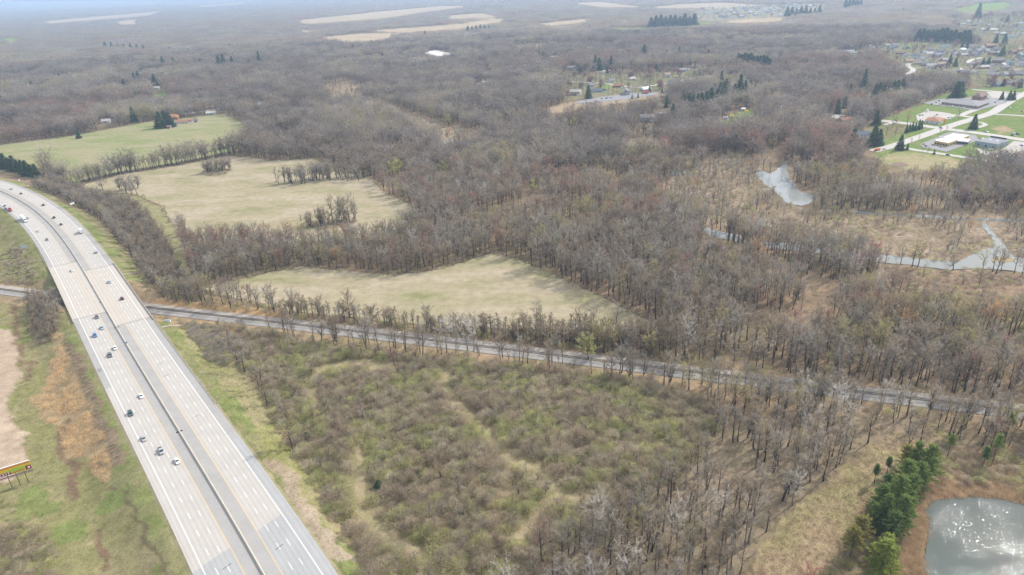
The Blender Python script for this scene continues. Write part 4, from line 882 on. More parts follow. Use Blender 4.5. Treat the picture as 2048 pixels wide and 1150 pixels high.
def scatter(name, xyz, pid, sc, coll, label, cat, kind='stuff'):
    """one object whose geometry nodes stand copies of the prototypes at the given points"""
    n = len(xyz); me = bpy.data.meshes.new(name); me.vertices.add(n); me.vertices.foreach_set('co', np.asarray(xyz, np.float32).ravel())
    r = np.random.default_rng(n)
    for nm, ty, val in (('pid', 'INT', np.asarray(pid, np.int32)), ('sc', 'FLOAT_VECTOR', np.asarray(sc, np.float32)), ('rot', 'FLOAT_VECTOR', np.c_[r.normal(0, .03, (n, 2)), r.uniform(0, 6.283, n)].astype(np.float32))):
        a = me.attributes.new(nm, ty, 'POINT'); a.data.foreach_set('value' if ty == 'INT' else 'vector', val.ravel())
    o = obj(name, me); tag(o, label, cat, None, kind)
    ng = bpy.data.node_groups.new(name, 'GeometryNodeTree'); ng.interface.new_socket('Geometry', in_out='INPUT', socket_type='NodeSocketGeometry'); ng.interface.new_socket('Geometry', in_out='OUTPUT', socket_type='NodeSocketGeometry')
    N = ng.nodes; L = ng.links; gi = N.new('NodeGroupInput'); go = N.new('NodeGroupOutput'); ip = N.new('GeometryNodeInstanceOnPoints'); ci = N.new('GeometryNodeCollectionInfo')
    ci.inputs['Collection'].default_value = coll; ci.inputs['Separate Children'].default_value = True; ci.inputs['Reset Children'].default_value = True
    def at(nm, ty):
        q = N.new('GeometryNodeInputNamedAttribute'); q.data_type = ty; q.inputs['Name'].default_value = nm; return q.outputs['Attribute']
    er = N.new('FunctionNodeEulerToRotation'); L.new(at('rot', 'FLOAT_VECTOR'), er.inputs[0])
    L.new(gi.outputs[0], ip.inputs['Points']); L.new(ci.outputs[0], ip.inputs['Instance']); ip.inputs['Pick Instance'].default_value = True
    L.new(at('pid', 'INT'), ip.inputs['Instance Index']); L.new(er.outputs[0], ip.inputs['Rotation']); L.new(at('sc', 'FLOAT_VECTOR'), ip.inputs['Scale'])
    L.new(ip.outputs[0], go.inputs[0])
    md = o.modifiers.new('scatter', 'NODES'); md.node_group = ng
    return o

# ------------------------------------------------------------------ where plants stand
def jgrid(x0, x1, y0, y1, s, seed):
    r = np.random.default_rng(seed); gx, gy = np.meshgrid(np.arange(x0, x1, s), np.arange(y0, y1, s)); gx = gx.ravel() + r.uniform(-.48, .48, gx.size) * s; gy = gy.ravel() + r.uniform(-.48, .48, gy.size) * s
    return gx, gy
def in_view(x, y, mg=140):
    u, v, d = proj(np.c_[x, y]); return (d > 5) & (u > -mg) & (u < 2048 + mg) & (v < 1150 + mg * 1.6) & (v > -60)
def in_poly(poly, s, seed):
    x, y = jgrid(poly[:, 0].min(), poly[:, 0].max(), poly[:, 1].min(), poly[:, 1].max(), s, seed); k = inside(x, y, poly); return x[k], y[k]

TREES = []  # arrays: x, y, H, kind, zone
def plant(x, y, h, kinds, zone, pr=None, seed=0):
    r = np.random.default_rng(seed + len(TREES) * 17); n = len(x)
    if n == 0: return
    names = list(kinds); p = np.array(pr or [1] * len(names), float); p /= p.sum(); ch = r.choice(len(names), n, p=p)
    kd = np.array([K[names[c]][r.integers(len(K[names[c]]))] for c in ch]); H = r.uniform(h[0], h[1], n)
    TREES.append((np.asarray(x), np.asarray(y), H, kd, np.full(n, zone, dtype=object)))

ZN = {}  # zone -> phrase
def road_clear(x, y):
    ok = np.ones(len(x), bool)
    for ln, wd in ROADW.values(): ok &= dline(x, y, ln, 40) > wd / 2 + 2.5
    return ok
def lots_clear(x, y):
    ok = np.ones(len(x), bool)
    for l in LOTS['asphalt'] + LOTS['pale']: ok &= ~inside(x, y, l)
    return ok
def house_clear(x, y):
    ok = np.ones(len(x), bool)
    for hx, hy, hr in HOUSE_CLEAR:
        # open the yard on the side seen from the south
        dx = x - hx; dy = y - hy; L = math.hypot(hx, hy); ux, uy = -hx / L, -hy / L
        al = np.clip((dx * ux + dy * uy), 0, hr * 5); ok &= (dx - al * ux) ** 2 + (dy - al * uy) ** 2 > hr * hr
    return ok

THICK = P_((60, 350), (110, 348), (140, 378), (192, 394), (252, 404), (298, 432), (324, 472), (344, 512), (360, 550), (392, 575), (420, 600), (330, 600), (282, 560), (268, 515), (205, 435), (140, 408), (60, 378), (0, 352), (-60, 330), (-60, 318), (30, 330))
HEDGE = P_((560, 624), (700, 637), (850, 655), (1000, 660), (1290, 667), (1320, 655), (1350, 725), (1238, 716), (1100, 700), (820, 667), (640, 648), (570, 640))
FRONT = P_((352, 462), (392, 485), (480, 487), (600, 490), (780, 475), (822, 443), (900, 470), (985, 505), (925, 524), (868, 540), (790, 549), (720, 543), (660, 537), (600, 531), (540, 543), (465, 560), (398, 562), (372, 520))
RIGHTWOOD = P_((985, 505), (1040, 518), (1300, 420), (1330, 430), (1440, 480), (1740, 520), (1760, 600), (1900, 640), (2110, 650), (2110, 830), (1900, 800), (1600, 768), (1340, 732), (1320, 655), (1280, 632), (1200, 590), (1100, 545))
NOTREE = list(FIELDS.values()) + [POND, POOL, RIVER, SCRUB, LEFTLAND, VERGE_R, VERGE_R2, MEADOW, PONDSIDE, TOWN, DRYLAWN, YARD, WHITEPIT, THICK, HEDGE, FRONT, RIGHTWOOD, WOOD, DIRT2, THICKEDGE] + FARFIELDS + GREENFAR + MARSH + SUBDIV
NOTREE += [P_((0, 300), (80, 320), (92, 352), (40, 345), (0, 336)), P_((320, 240), (350, 236), (355, 262), (318, 262))]
CLEARVIEW = FARFIELDS + GREENFAR + [SUBDIV[0], SUBDIV[1], SUBDIV[3], WHITEPIT, YARD, POOL, MARSH[3], DRYLAWN]
FARROADS = [ROADW[k] for k in ('country', 'far_white_road', 'far_road', 'lane', 'farm_lane', 'country_b', 'lane_b')]
def forest_points(r0, r1, s, seed):
    x, y = jgrid(-r1, r1, 150, r1, s, seed); R = np.hypot(x, y); k = (R > r0) & (R <= r1); x, y = x[k], y[k]; k = in_view(x, y); x, y = x[k], y[k]
    ok = np.ones(len(x), bool)
    for p in NOTREE: ok &= ~inside(x, y, p)
    for kk in (1.045, 1.085):      # keep the view over a tree top open onto far clearings
        for p in CLEARVIEW: ok &= ~inside(x * kk, y * kk, p)
        for ln, wd in FARROADS: ok &= dline(x * kk, y * kk, ln, 40) > wd * .6
    ok &= dline(x, y, CL[::4], 80) > 34; ok &= dline(x, y, RAIL[::4], 60) > 11; ok &= road_clear(x, y) & lots_clear(x, y) & house_clear(x, y)
    return x[ok], y[ok]
def filt(x, y, rail=9.0, river=5.0):
    ok = (dline(x, y, RAIL[::4], 60) > rail) & (dline(x, y, CL[::4], 80) > 27) & ~inside(x, y, RIVER) & ~inside(x, y, POND) & house_clear(x, y)
    return x[ok], y[ok]
MIXF = dict(kinds=['gray', 'brown', 'red', 'olive', 'multi', 'pale', 'slender'], pr=[5.2, 3.6, .5, .55, .8, .25, .7])
def plant_far(x, y, h, zone, seed):
    a = fbm(x, y, 260, seed + 1, 3); b = fbm(x, y, 200, seed + 5, 3); c = fbm(x, y, 120, seed + 9, 2)
    hh = .75 + .5 * c
    for sel, kd, pr in (((a > .62), ['domered', 'domebrown', 'dome', 'brown'], [1.4, 3, 1.5, 1]), ((a <= .62) & (b > .6), ['domepale', 'domeolive', 'dome', 'pale'], [2.6, .8, 2, .2]), ((a <= .62) & (b <= .42), ['gray', 'domebrown', 'brown', 'dome'], [1, 3, 2, 2]), ((a <= .62) & (b > .42) & (b <= .6), ['dome', 'gray', 'domebrown', 'domepale', 'olive'], [4, 1.5, 1.5, .8, .2])):
        for lo in (0, 1):
            s2 = sel & ((c > .5) == bool(lo)); plant(x[s2], y[s2], (h[0] * (.85, 1.0)[lo], h[1] * (.9, 1.15)[lo]), kd, zone, pr, seed)
def plant_mixed(x, y, h, zone, seed):
    """forest: the mix drifts from patch to patch"""
    a = fbm(x, y, 90, seed + 1, 2); b = fbm(x, y, 70, seed + 5, 2)
    for sel, kd, pr in (((a > .64), ['red', 'brown', 'gray'], [.8, 3, 2.4]), ((a <= .64) & (b > .65), ['olive', 'gray', 'brown', 'orange'], [2.6, 2, 2, .3]), ((a <= .64) & (b <= .65), MIXF['kinds'], MIXF['pr'])):
        plant(x[sel], y[sel], h, kd, zone, pr, seed)
def path_clear(x, y):
    ok = np.ones(len(x), bool)
    for p, wd in zip(PATHS, (3.9, 3.2, 3.9, 6.2, 3.2)): ok &= dline(x, y, p, 20) > wd
    return ok & (dline(x, y, TRACK2, 20) > 4)

# ------------------------------------------------------------------ planting
def do_plant():
    x, y = in_poly(RIGHTWOOD, 6.2, 1); x, y = filt(x, y, 10); n_ = fbm(x, y, 40, 5, 2); k = (n_ > .27); x, y = x[k], y[k]; plant_mixed(x, y, (12, 23), 'rightwood', 31); ZN['rightwood'] = 'the woods between railway and river'
    x, y = in_poly(FRONT, 5.6, 2); x, y = filt(x, y); plant_mixed(x, y, (12, 17), 'front', 37); ZN['front'] = 'the wood belt between two meadows'
    x, y = in_poly(HEDGE, 3.0, 3); x, y = filt(x, y, 10); k = np.random.default_rng(4).random(len(x)) < .85; x, y = x[k], y[k]; plant(x, y, (8, 14), ['slender', 'slenderbrown', 'multibrown', 'olive'], 'hedge', [4, 5, .8, .7]); ZN['hedge'] = 'the tree line behind the railway'
    x, y = in_poly(THICK, 4.6, 5); x, y = filt(x, y, 12); plant(x, y, (7, 12), ['multi', 'multibrown', 'gray', 'brown'], 'thick', [3, 3, 2, 2]); ZN['thick'] = 'the thicket right of the highway'
    x, y = in_poly(WOOD, 5.8, 6); x, y = filt(x, y, 9); k = (dline(x, y, RAIL[::4], 80) > 48) | (np.random.default_rng(17).random(len(x)) < .4); x, y = x[k], y[k]; k = fbm(x, y, 30, 9, 2) > .26; x, y = x[k], y[k]; plant(x, y, (11, 21), ['gray', 'brown', 'slender', 'slenderbrown', 'multi', 'pale', 'olive'], 'wood', [4, 3, 3, 2, 1, .5, .4]); ZN['wood'] = 'the bare wood left of path'
    # rows
    r = np.random.default_rng(8)
    def row(line, s, wid, h, kinds, zone, pr=None):
        line = px(line) if not isinstance(line, np.ndarray) else line
        d = np.concatenate([[0], np.cumsum(np.linalg.norm(np.diff(line, axis=0), axis=1))]); t = np.arange(0, d[-1], s) + r.uniform(0, s * .8, len(np.arange(0, d[-1], s)))
        x = np.interp(t, d, line[:, 0]) + r.normal(0, wid, len(t)); y = np.interp(t, d, line[:, 1]) + r.normal(0, wid, len(t)); plant(x, y, h, kinds, zone, pr, 3)
    row([(140, 370), (243, 347), (348, 330), (462, 308)], 2.9, 2.6, (12, 18), ['slender', 'gray', 'slenderbrown', 'brown'], 'hedgerow', [3, 3, 2, 1.6]); ZN['hedgerow'] = 'the hedgerow below the green pasture'
    row([(560, 367), (600, 364), (646, 357), (689, 356), (732, 355)], 1.3, 6, (11, 17), ['slender', 'gray', 'brown', 'multi', 'slenderbrown'], 'tongue'); ZN['tongue'] = 'the tree tongue in middle meadow'
    row([(405, 346), (425, 345), (445, 342), (460, 338)], 2.0, 4, (9, 15), ['multi', 'gray', 'multibrown'], 'isleA'); ZN['isleA'] = 'the small copse on middle meadow'
    row([(604, 452), (640, 452), (665, 448), (690, 446), (706, 444)], 2.4, 4.5, (9, 14), ['multi', 'brown', 'multibrown'], 'isleB'); ZN['isleB'] = 'the larger copse on middle meadow'
    row([(668, 446), (684, 446), (702, 438)], 3.0, 2.5, (18, 23), ['gray', 'brown', 'multi'], 'isleB')
    row([(236, 381), (250, 380), (268, 378), (280, 374)], 2.5, 3.5, (9, 14), ['multi', 'gray'], 'tuft'); ZN['tuft'] = 'the clump left of middle meadow'
    def along(off, x0, x1):
        k = (RAIL[:, 0] > x0) & (RAIL[:, 0] < x1); return (RAIL + RN * off)[k]
    row(along(13, -110, 330), 8.0, 1.8, (7, 16), ['slender', 'multibrown', 'gray', 'slenderbrown', 'multi', 'pale', 'olive'], 'railnear', [3, 1.5, 2, 3, 2, .4, .6]); ZN['railnear'] = 'the row on near railway bank'
    row(along(-13.5, 40, 330), 6.5, 2, (11, 19), ['gray', 'brown', 'slender', 'olive'], 'railfar'); ZN['railfar'] = 'the row on far railway bank'
    row(along(-14, -160, 40), 9, 2, (7, 12), ['slender', 'multibrown', 'multi'], 'railfar')
    row(along(24, 120, 330), 13, 4, (12, 19), ['gray', 'brown', 'slender', 'multi'], 'railnear')
    x, y = in_poly(LEFTROW, 4.2, 11); plant(x, y, (5, 8.5), ['multi', 'multibrown', 'brown'], 'leftrow'); ZN['leftrow'] = 'the thicket left of the highway'
    x, y = in_poly(SCRUB, 7, 12); x, y = filt(x, y, 12); k = path_clear(x, y); plant(x[k], y[k], (3.2, 7.5), ['multi', 'slender', 'multibrown', 'slenderbrown', 'olive'], 'scrub', [2, 1.8, 2, 1.6, .8]); ZN['scrub'] = 'the overgrown clearing below the railway'
    for i, (mm, s) in enumerate(zip(MARSH, (8.5, 26, 12, 14, 16))):
        x, y = in_poly(mm, s, 20 + i); pu = proj(np.c_[x, y])[0]; east = (pu > 1700) & (i == 0); ok = ~inside(x, y, POOL) & ~inside(x, y, RIVER) & (fbm(x, y, 45, 77, 2) > np.where(east, .50, .40)) & ((dline(x, y, np.concatenate([RIVER, RIVER[:1]]), 40) > 10) | ~east) & (dline(x, y, np.concatenate([POOL, POOL[:1]]), 40) > 2); x, y = x[ok], y[ok]; ok = (~inside(x * 1.05, y * 1.05, POOL) & ~inside(x * 1.025, y * 1.025, POOL)) | (np.random.default_rng(5).random(len(x)) < .35); x, y = x[ok], y[ok]; plant(x, y, (6, 12), ['multi', 'gray', 'olive', 'brown', 'orange'], 'marsh', [2, 2, 1.2, 2, .25])
    ZN['marsh'] = 'the tan marsh beside the river'
    # big trees along the far river bank
    row([(1300, 400), (1340, 425), (1400, 450), (1480, 480), (1600, 500), (1720, 518)], 6.5, 5, (15, 21), ['gray', 'brown', 'slender', 'olive'], 'rightwood')
    row([(1330, 380), (1400, 440), (1500, 467), (1600, 482), (1740, 503)], 9, 4, (12, 17), ['gray', 'brown', 'slender'], 'riverbank'); ZN['riverbank'] = 'the row on far river bank'
    for sub, s in zip(SUBDIV, (17, 20, 18, 40, 12.5)):
        x, y = in_poly(sub, s, 40); ok = road_clear(x, y) & house_clear(x, y); x, y = x[ok], y[ok]; plant(x, y, (7, 13), ['gray', 'brown', 'maple', 'olive'], 'suburb', [3, 3, .5, .5])
    ZN['suburb'] = 'the suburb'
    x, y = in_poly(DIRT2, 17, 44); ok = road_clear(x, y) & house_clear(x, y); plant(x[ok], y[ok], (8, 14), ['gray', 'brown', 'olive'], 'suburb')
    x, y = in_poly(P_((1890, 860), (2110, 850), (2110, 900), (1960, 905)), 9, 45); x, y = filt(x, y, 11); plant(x, y, (10, 16), ['slender', 'brown', 'olive', 'slenderbrown'], 'pondwood'); ZN['pondwood'] = 'the slope above the pond'
    # plain forest all round
    for (a, b, s, sd_) in ((150, 750, 6.6, 50), (750, 1500, 8.6, 51), (1500, 2700, 10.5, 52)):
        x, y = forest_points(a, b, s, sd_); k = fbm(x, y, 55, 91, 2) > (.28 if b < 1000 else .30); x, y = x[k], y[k]
        (plant_mixed if b < 1000 else plant_far)(x, y, (13, 19), 'forest', sd_)
    ZN['forest'] = 'the forest beyond the meadows'
do_plant()
X = np.concatenate([t[0] for t in TREES]); Y = np.concatenate([t[1] for t in TREES]); H = np.concatenate([t[2] for t in TREES]); KD = np.concatenate([t[3] for t in TREES]); ZO = np.concatenate([t[4] for t in TREES])
Z = zground(X, Y) - .1
U, V_, DEP = proj(np.c_[X, Y], Z)
U2, V2, D2 = proj(np.c_[X, Y], Z + H)
size = np.hypot(U - U2, V_ - V2) * ((V2 < 1140) & (V_ < 1230) & (U > -5) & (U < 2053) & (V2 > 0))
order = np.argsort(-size); IND = order[:262]; rest = np.setdiff1d(np.arange(len(X)), IND)

def stand_tree(ki, x, y, h, label, group, rz=None, wide=1.0, name='bare_tree'):
    kd = KINDS[ki]; s = h / kd['H']; r = random.random
    e = empty(name, (x, y, float(zground([x], [y])[0]) - .1), r() * 6.283 if rz is None else rz, label, 'tree', group); e.scale = (s * wide, s * wide, s)
    obj('trunk', kd['trunk'], e); obj('crown', kd['crown'], e); return e

def rank_words(vals, words_):
    q = np.argsort(np.argsort(vals)) / max(1, len(vals) - 1); return [words_[min(len(words_) - 1, int(a * len(words_)))] for a in q]
def label_trees():
    for zn in ZN:
        ii = IND[ZO[IND] == zn]
        if not len(ii): continue
        lr = rank_words(U[ii], (['far left', 'left', 'inner left', 'centre left', 'centre', 'centre right', 'inner right', 'right', 'far right'] if len(ii) > 14 else ['left', 'centre', 'right']))
        fb = rank_words(-V_[ii], ['front', 'second', 'third', 'fourth', 'back'] if len(ii) > 20 else ['front', 'middle', 'back'])
        ht = rank_words(H[ii], ['short', 'medium', 'tall'])
        for i, a, b, c in zip(ii, lr, fb, ht):
            look = KINDS[KD[i]]['look']
            stand_tree(KD[i], X[i], Y[i], H[i], f"{c} {look} tree in {ZN[zn]}, {b} row, {a}", 'bare trees in ' + ZN[zn])
label_trees()
allk = proto_objs('tree', [k['both'] for k in KINDS])
kh = np.array([k['H'] for k in KINDS])
r_ = np.random.default_rng(3)
s_ = H[rest] / kh[KD[rest]]; wv = np.where(np.hypot(X[rest], Y[rest]) > 1400, 1.35, np.where(np.hypot(X[rest], Y[rest]) > 700, 1.12, 1.0)) * r_.uniform(.9, 1.15, len(rest))
scatter('forest', np.c_[X[rest], Y[rest], Z[rest]], KD[rest], np.c_[s_ * wv, s_ * wv, s_], allk, 'bare grey-brown woods stretching away around the meadows, marsh and suburb', 'woods')

# groves far away: each prototype is a patch of simple trees
def gen_grove(seed, twig):
    r = np.random.default_rng(seed); t = TM(); b = TM()
    for i in range(46):
        x, y = r.uniform(-38, 38, 2); h = r.uniform(12, 18); R = r.uniform(3.6, 5.4)
        t.tube([(x, y, 0), (x, y, h * .5), (x + r.normal(0, .4), y, h * .9)], [.28, .2, .07], 3)
        n = 64; u = r.uniform(-1, 1, n); a = r.uniform(0, 6.28, n); q = np.sqrt(1 - u * u) * r.uniform(.5, 1, n) ** .5
        A = np.c_[x + np.cos(a) * q * R * .85, y + np.sin(a) * q * R * .85, h * .66 + u * h * .27]; D = unit(np.c_[np.cos(a) * q, np.sin(a) * q, .7 + 0 * a] + r.normal(0, .4, (n, 3)))
        b.blades(A, D, r.uniform(1.2, 2.8, n), np.full(n, .7), r)
    return t.out(), b.out()
gm = []
for i, tw_ in enumerate(['twig_gray', 'twig_gray', 'twig_brown', 'twig_brown', 'twig_red', 'twig_olive']):
    a, b = gen_grove(700 + i, tw_); gm.append(joined('grove', [a, b], [M['bark'], M[tw_]]))
gx, gy = [], []
for (a, b, s) in ((2700, 7000, 62), (7000, 16000, 95)):
    x, y = jgrid(-b, b, 500, b, s, int(a)); R = np.hypot(x, y); k = (R > a - 20) & (R < b); x, y = x[k], y[k]; k = in_view(x, y, 250); x, y = x[k], y[k]
    ok = np.ones(len(x), bool)
    for p in FARFIELDS + GREENFAR + SUBDIV:
        for kk in (1.0, 1.04, 1.08, 1.12): ok &= ~inside(x * kk, y * kk, p)
    for ln, wd in ROADW.values(): ok &= dline(x, y, ln, 60) > 40
    x, y = x[ok], y[ok]; gx.append(x); gy.append(y)
gs = np.concatenate([np.full(len(gx[0]), 1.0), np.full(len(gx[1]), 1.45)]); gx = np.concatenate(gx); gy = np.concatenate(gy)
k = fbm(gx, gy, 500, 13, 3) > .24; gx, gy, gs = gx[k], gy[k], gs[k]
scatter('distant_woods', np.c_[gx, gy, np.zeros(len(gx)) - .2], np.random.default_rng(2).choice(6, len(gx), p=[.24, .24, .2, .2, .07, .05]), np.c_[gs, gs, np.ones(len(gs))], proto_objs('grove', gm), 'hazy distant woods running to the horizon', 'woods')

# ------------------------------------------------------------------ shrubs
SX = []
def shrubs(x, y, h, kinds, pr, zone, wide=(1.0, 1.5)):
    r = np.random.default_rng(len(SX) * 31 + 7); n = len(x)
    if n == 0: return
    names = list(kinds); p = np.array(pr, float); p /= p.sum(); ch = r.choice(len(names), n, p=p)
    kd = np.array([S[names[c]][r.integers(len(S[names[c]]))] for c in ch]); hh = r.uniform(h[0], h[1], n)
    SX.append((np.asarray(x), np.asarray(y), hh, hh * r.uniform(*wide, n) * .62, kd, np.full(n, zone, dtype=object)))
SZ = {}
def do_shrubs():
    x, y = in_poly(SCRUB, 3.15, 60); x, y = filt(x, y, 10); k = path_clear(x, y) & (fbm(x, y, 16, 15, 3) > .30); x, y = x[k], y[k]
    tone = fbm(x, y, 22, 16, 2)
    for sel, pr in ((tone > .53, [3, 5, 1.4, .5]), (tone <= .53, [4.5, 1.5, 3.4, .12])): shrubs(x[sel], y[sel], (1.5, 5.3), ['gray', 'olive', 'brown', 'green'], pr, 'scrub', (1.05, 1.7))
    SZ['scrub'] = 'overgrown clearing'
    x, y = in_poly(P_((368, 660), (385, 650), (430, 655), (465, 700), (462, 728), (440, 738), (418, 728), (395, 695)), 2.8, 61); shrubs(x, y, (2.5, 4.2), ['pale', 'gray', 'olive'], [4, 2, 1], 'willow'); SZ['willow'] = 'willow patch beside guard rail'
    for i, (poly, s, h, pr) in enumerate(((P_((10, 505), (80, 500), (100, 545), (96, 570), (0, 568)), 3.2, (1.5, 3.6), [3, 3, 2]), (P_((-60, 1070), (40, 1045), (90, 1065), (118, 1100), (120, 1160), (60, 1200), (-60, 1200)), 3.0, (1.6, 3.6), [3, 2, 3]), (P_((0, 1000), (30, 1010), (60, 1040), (0, 1050)), 4.5, (1.2, 2.4), [2, 3, 1]))):
        x, y = in_poly(poly, s, 63 + i); x, y = filt(x, y, 9); shrubs(x, y, h, ['gray', 'olive', 'brown'], pr, 'left')
    x, y = in_poly(BROWN, 2.6, 66); shrubs(x, y, (.6, 1.3), ['brown', 'gray'], [3, 1], 'left'); SZ['left'] = 'grassland left of highway'
    x, y = in_poly(LEFTROW, 3.2, 67); shrubs(x, y, (1.5, 3.2), ['gray', 'brown'], [1, 1], 'left')
    x, y = in_poly(P_((1700, 1120), (1750, 1000), (1830, 960), (1880, 885), (1960, 905), (2110, 900), (2200, 960), (2130, 1012), (2040, 1003), (1950, 988), (1880, 992), (1850, 1015), (1800, 1060), (1770, 1170), (1640, 1190), (1650, 1110)), 3.2, 68); k = ~inside(x, y, POND) & (dline(x, y, np.concatenate([POND, POND[:1]]), 30) > 6) & (fbm(x, y, 14, 4, 2) > .36); shrubs(x[k], y[k], (1.4, 3.8), ['brown', 'olive', 'gray', 'green'], [4, 3, 2, .5], 'pond'); SZ['pond'] = 'pond bank'
    x, y = in_poly(HEDGE, 3.2, 69); x, y = filt(x, y, 10); shrubs(x, y, (1.4, 3.4), ['brown', 'olive', 'gray', 'green'], [4, 2, 2, .6], 'hedge'); SZ['hedge'] = 'tree line beside railway'
    x, y = in_poly(THICK, 3.6, 70); x, y = filt(x, y, 11); shrubs(x, y, (1.6, 3.8), ['gray', 'brown', 'olive', 'green'], [4, 4, 1, .5], 'thick'); SZ['thick'] = 'thicket right of highway'
    x, y = in_poly(P_((270, 560), (300, 590), (420, 608), (560, 628), (560, 612), (440, 590), (330, 560), (285, 530)), 4.0, 71); x, y = filt(x, y, 8); shrubs(x, y, (1.3, 3.2), ['gray', 'brown', 'olive', 'green'], [3, 2, 2, 1.5], 'thick')
    for pl_ in ([(398, 350), (415, 340), (440, 336), (462, 340), (455, 348), (430, 353)], [(598, 456), (610, 446), (650, 440), (700, 436), (714, 444), (690, 456), (640, 460)]):
        x, y = in_poly(px(pl_), 3.4, 72); shrubs(x, y, (1.4, 3.2), ['brown', 'gray'], [3, 2], 'copse')
    SZ['copse'] = 'middle meadow copses'
    for i, (mm, s) in enumerate(zip(MARSH, (5.2, 5.6, 7, 8, 10))):
        x, y = in_poly(mm, s, 80 + i); k = ~inside(x, y, POOL) & ~inside(x, y, RIVER) & (fbm(x, y, 30, 44, 2) > .45); shrubs(x[k], y[k], (1.2, 3.2), ['brown', 'olive', 'gray'], [3, 2.2, 2], 'marsh')
    SZ['marsh'] = 'tan river marsh'
    x, y = in_poly(P_((1760, 690), (1790, 640), (2110, 640), (2110, 720), (1950, 720)), 4.0, 86); shrubs(x, y, (1.5, 3.5), ['olive', 'brown', 'green'], [3, 2, 1.4], 'rightedge'); SZ['rightedge'] = 'reddish marsh edge'
    for off, s in ((10.5, 3.0), (15, 3.2), (-12, 3.4)):
        k = (RAIL[:, 0] > -240) & (RAIL[:, 0] < 330); ln = (RAIL + RN * off)[k]; d = np.concatenate([[0], np.cumsum(np.linalg.norm(np.diff(ln, axis=0), axis=1))]); t = np.arange(0, d[-1], s); r = np.random.default_rng(int(off * 3 + 100))
        x = np.interp(t, d, ln[:, 0]) + r.normal(0, 1.6, len(t)); y = np.interp(t, d, ln[:, 1]) + r.normal(0, 1.6, len(t)); k = (r.random(len(t)) < .72) & (dline(x, y, RAIL[::4], 60) > 9.6); x, y = filt(x[k], y[k], 9.6); shrubs(x, y, (1.0, 3.6), ['brown', 'gray', 'olive', 'green'], [4, 3, 2, .5], 'rail')
    SZ['rail'] = 'railway bank'
    x, y = in_poly(RIGHTWOOD, 8.5, 87); x, y = filt(x, y, 11); shrubs(x, y, (1.0, 2.6), ['brown', 'olive', 'gray'], [4, 1.5, 2], 'wood')
    x, y = in_poly(FRONT, 6.5, 88); shrubs(x, y, (1.2, 2.8), ['brown', 'olive', 'gray'], [3, 2, 2], 'wood'); x, y = in_poly(WOOD, 8.5, 89); x, y = filt(x, y, 10); shrubs(x, y, (.9, 2.2), ['brown', 'gray', 'olive'], [4, 2, .8], 'wood'); SZ['wood'] = 'leaf-strewn woods'
    # ragged wood edges along the meadows
    for p in FIELDS.values():
        ln = np.concatenate([p, p[:1]]); d = np.concatenate([[0], np.cumsum(np.linalg.norm(np.diff(ln, axis=0), axis=1))]); t = np.arange(0, d[-1], 3.4); r = np.random.default_rng(99)
        x = np.interp(t, d, ln[:, 0]) + r.normal(0, 1.5, len(t)); y = np.interp(t, d, ln[:, 1]) + r.normal(0, 1.5, len(t)); shrubs(x, y, (.9, 2.4), ['brown', 'gray', 'olive'], [4, 3, 1], 'edge')
    SZ['edge'] = 'meadow edges'
do_shrubs()
sx, sy, sh, sw, sk, sz_ = [np.concatenate([t[i] for t in SX]) for i in range(6)]
szz = zground(sx, sy) - .12; su, sv, sdp = proj(np.c_[sx, sy], szz)
ssize = sh * sw / sdp ** 2 * ((su > 5) & (su < 2043) & (sv > 20) & (sv < 1148)); so_ = np.argsort(-ssize); SI = so_[:285]; SR = np.setdiff1d(np.arange(len(sx)), SI)
for zn in SZ:
    ii = SI[sz_[SI] == zn]
    if not len(ii): continue
    lr = rank_words(su[ii], ['far left', 'left', 'inner left', 'centre left', 'centre', 'centre right', 'inner right', 'right', 'far right']); fb = rank_words(-sv[ii], ['front', 'second', 'third', 'fourth', 'fifth', 'sixth', 'back']); ht = rank_words(sh[ii], ['medium', 'large', 'tall broad'])
    for i, a, b, c in zip(ii, lr, fb, ht):
        o = obj('shrub', SHK[sk[i]]['me'], None, (sx[i], sy[i], szz[i]), random.random() * 6.28); o.scale = (sw[i], sw[i], sh[i])
        tag(o, f"{c} {SHK[sk[i]]['look']} shrub of the {SZ[zn]}, {b} row, {a}", 'shrub', 'shrubs of the ' + SZ[zn])
scatter('scrub', np.c_[sx[SR], sy[SR], szz[SR]], sk[SR], np.c_[sw[SR], sw[SR], sh[SR]], proto_objs('shrub', [k['me'] for k in SHK]), 'dense grey and olive scrub filling the clearing, banks and wood edges', 'scrub')

# ------------------------------------------------------------------ reeds and marsh grass
def stuff_clumps(name, x, y, meshes, sc, label, cat):
    r = np.random.default_rng(len(x)); z = zground(x, y) - .1; q = r.uniform(*sc, len(x)); scatter(name, np.c_[x, y, z], r.integers(0, len(meshes), len(x)), np.c_[q, q, q], proto_objs(name, meshes), label, cat)
rd = [clump('reed_clump', 'reed', 400 + i, n=44, h=1.9, sp=.85, lean=.2, wv=.06) for i in range(3)]; rb = [clump('reed_clump', 'reed_brown', 410 + i, n=44, h=2.0, sp=.8, lean=.2, wv=.06) for i in range(3)]
mg_ = [clump('marsh_clump', 'marsh_grass', 420 + i, n=50, h=.9, sp=.9, lean=.8, wv=.1) for i in range(3)]; fg_ = [clump('grass_clump', 'field_grass', 430 + i, n=40, h=.5, sp=.8, lean=.6, wv=.07) for i in range(3)]
x, y = in_poly(REEDS, 1.5, 90); x = x + (fbm(x, y, 12, 5) - .5) * 10; k = fbm(x, y, 9, 3, 2) > .36; x, y = x[k], y[k]
x2, y2 = in_poly(P_((296, 604), (330, 600), (420, 608), (560, 622), (600, 628), (640, 640), (560, 637), (430, 624), (330, 612)), 1.2, 91); k = (dline(x2, y2, RAIL[::3], 60) > 6.5); x2, y2 = x2[k], y2[k]
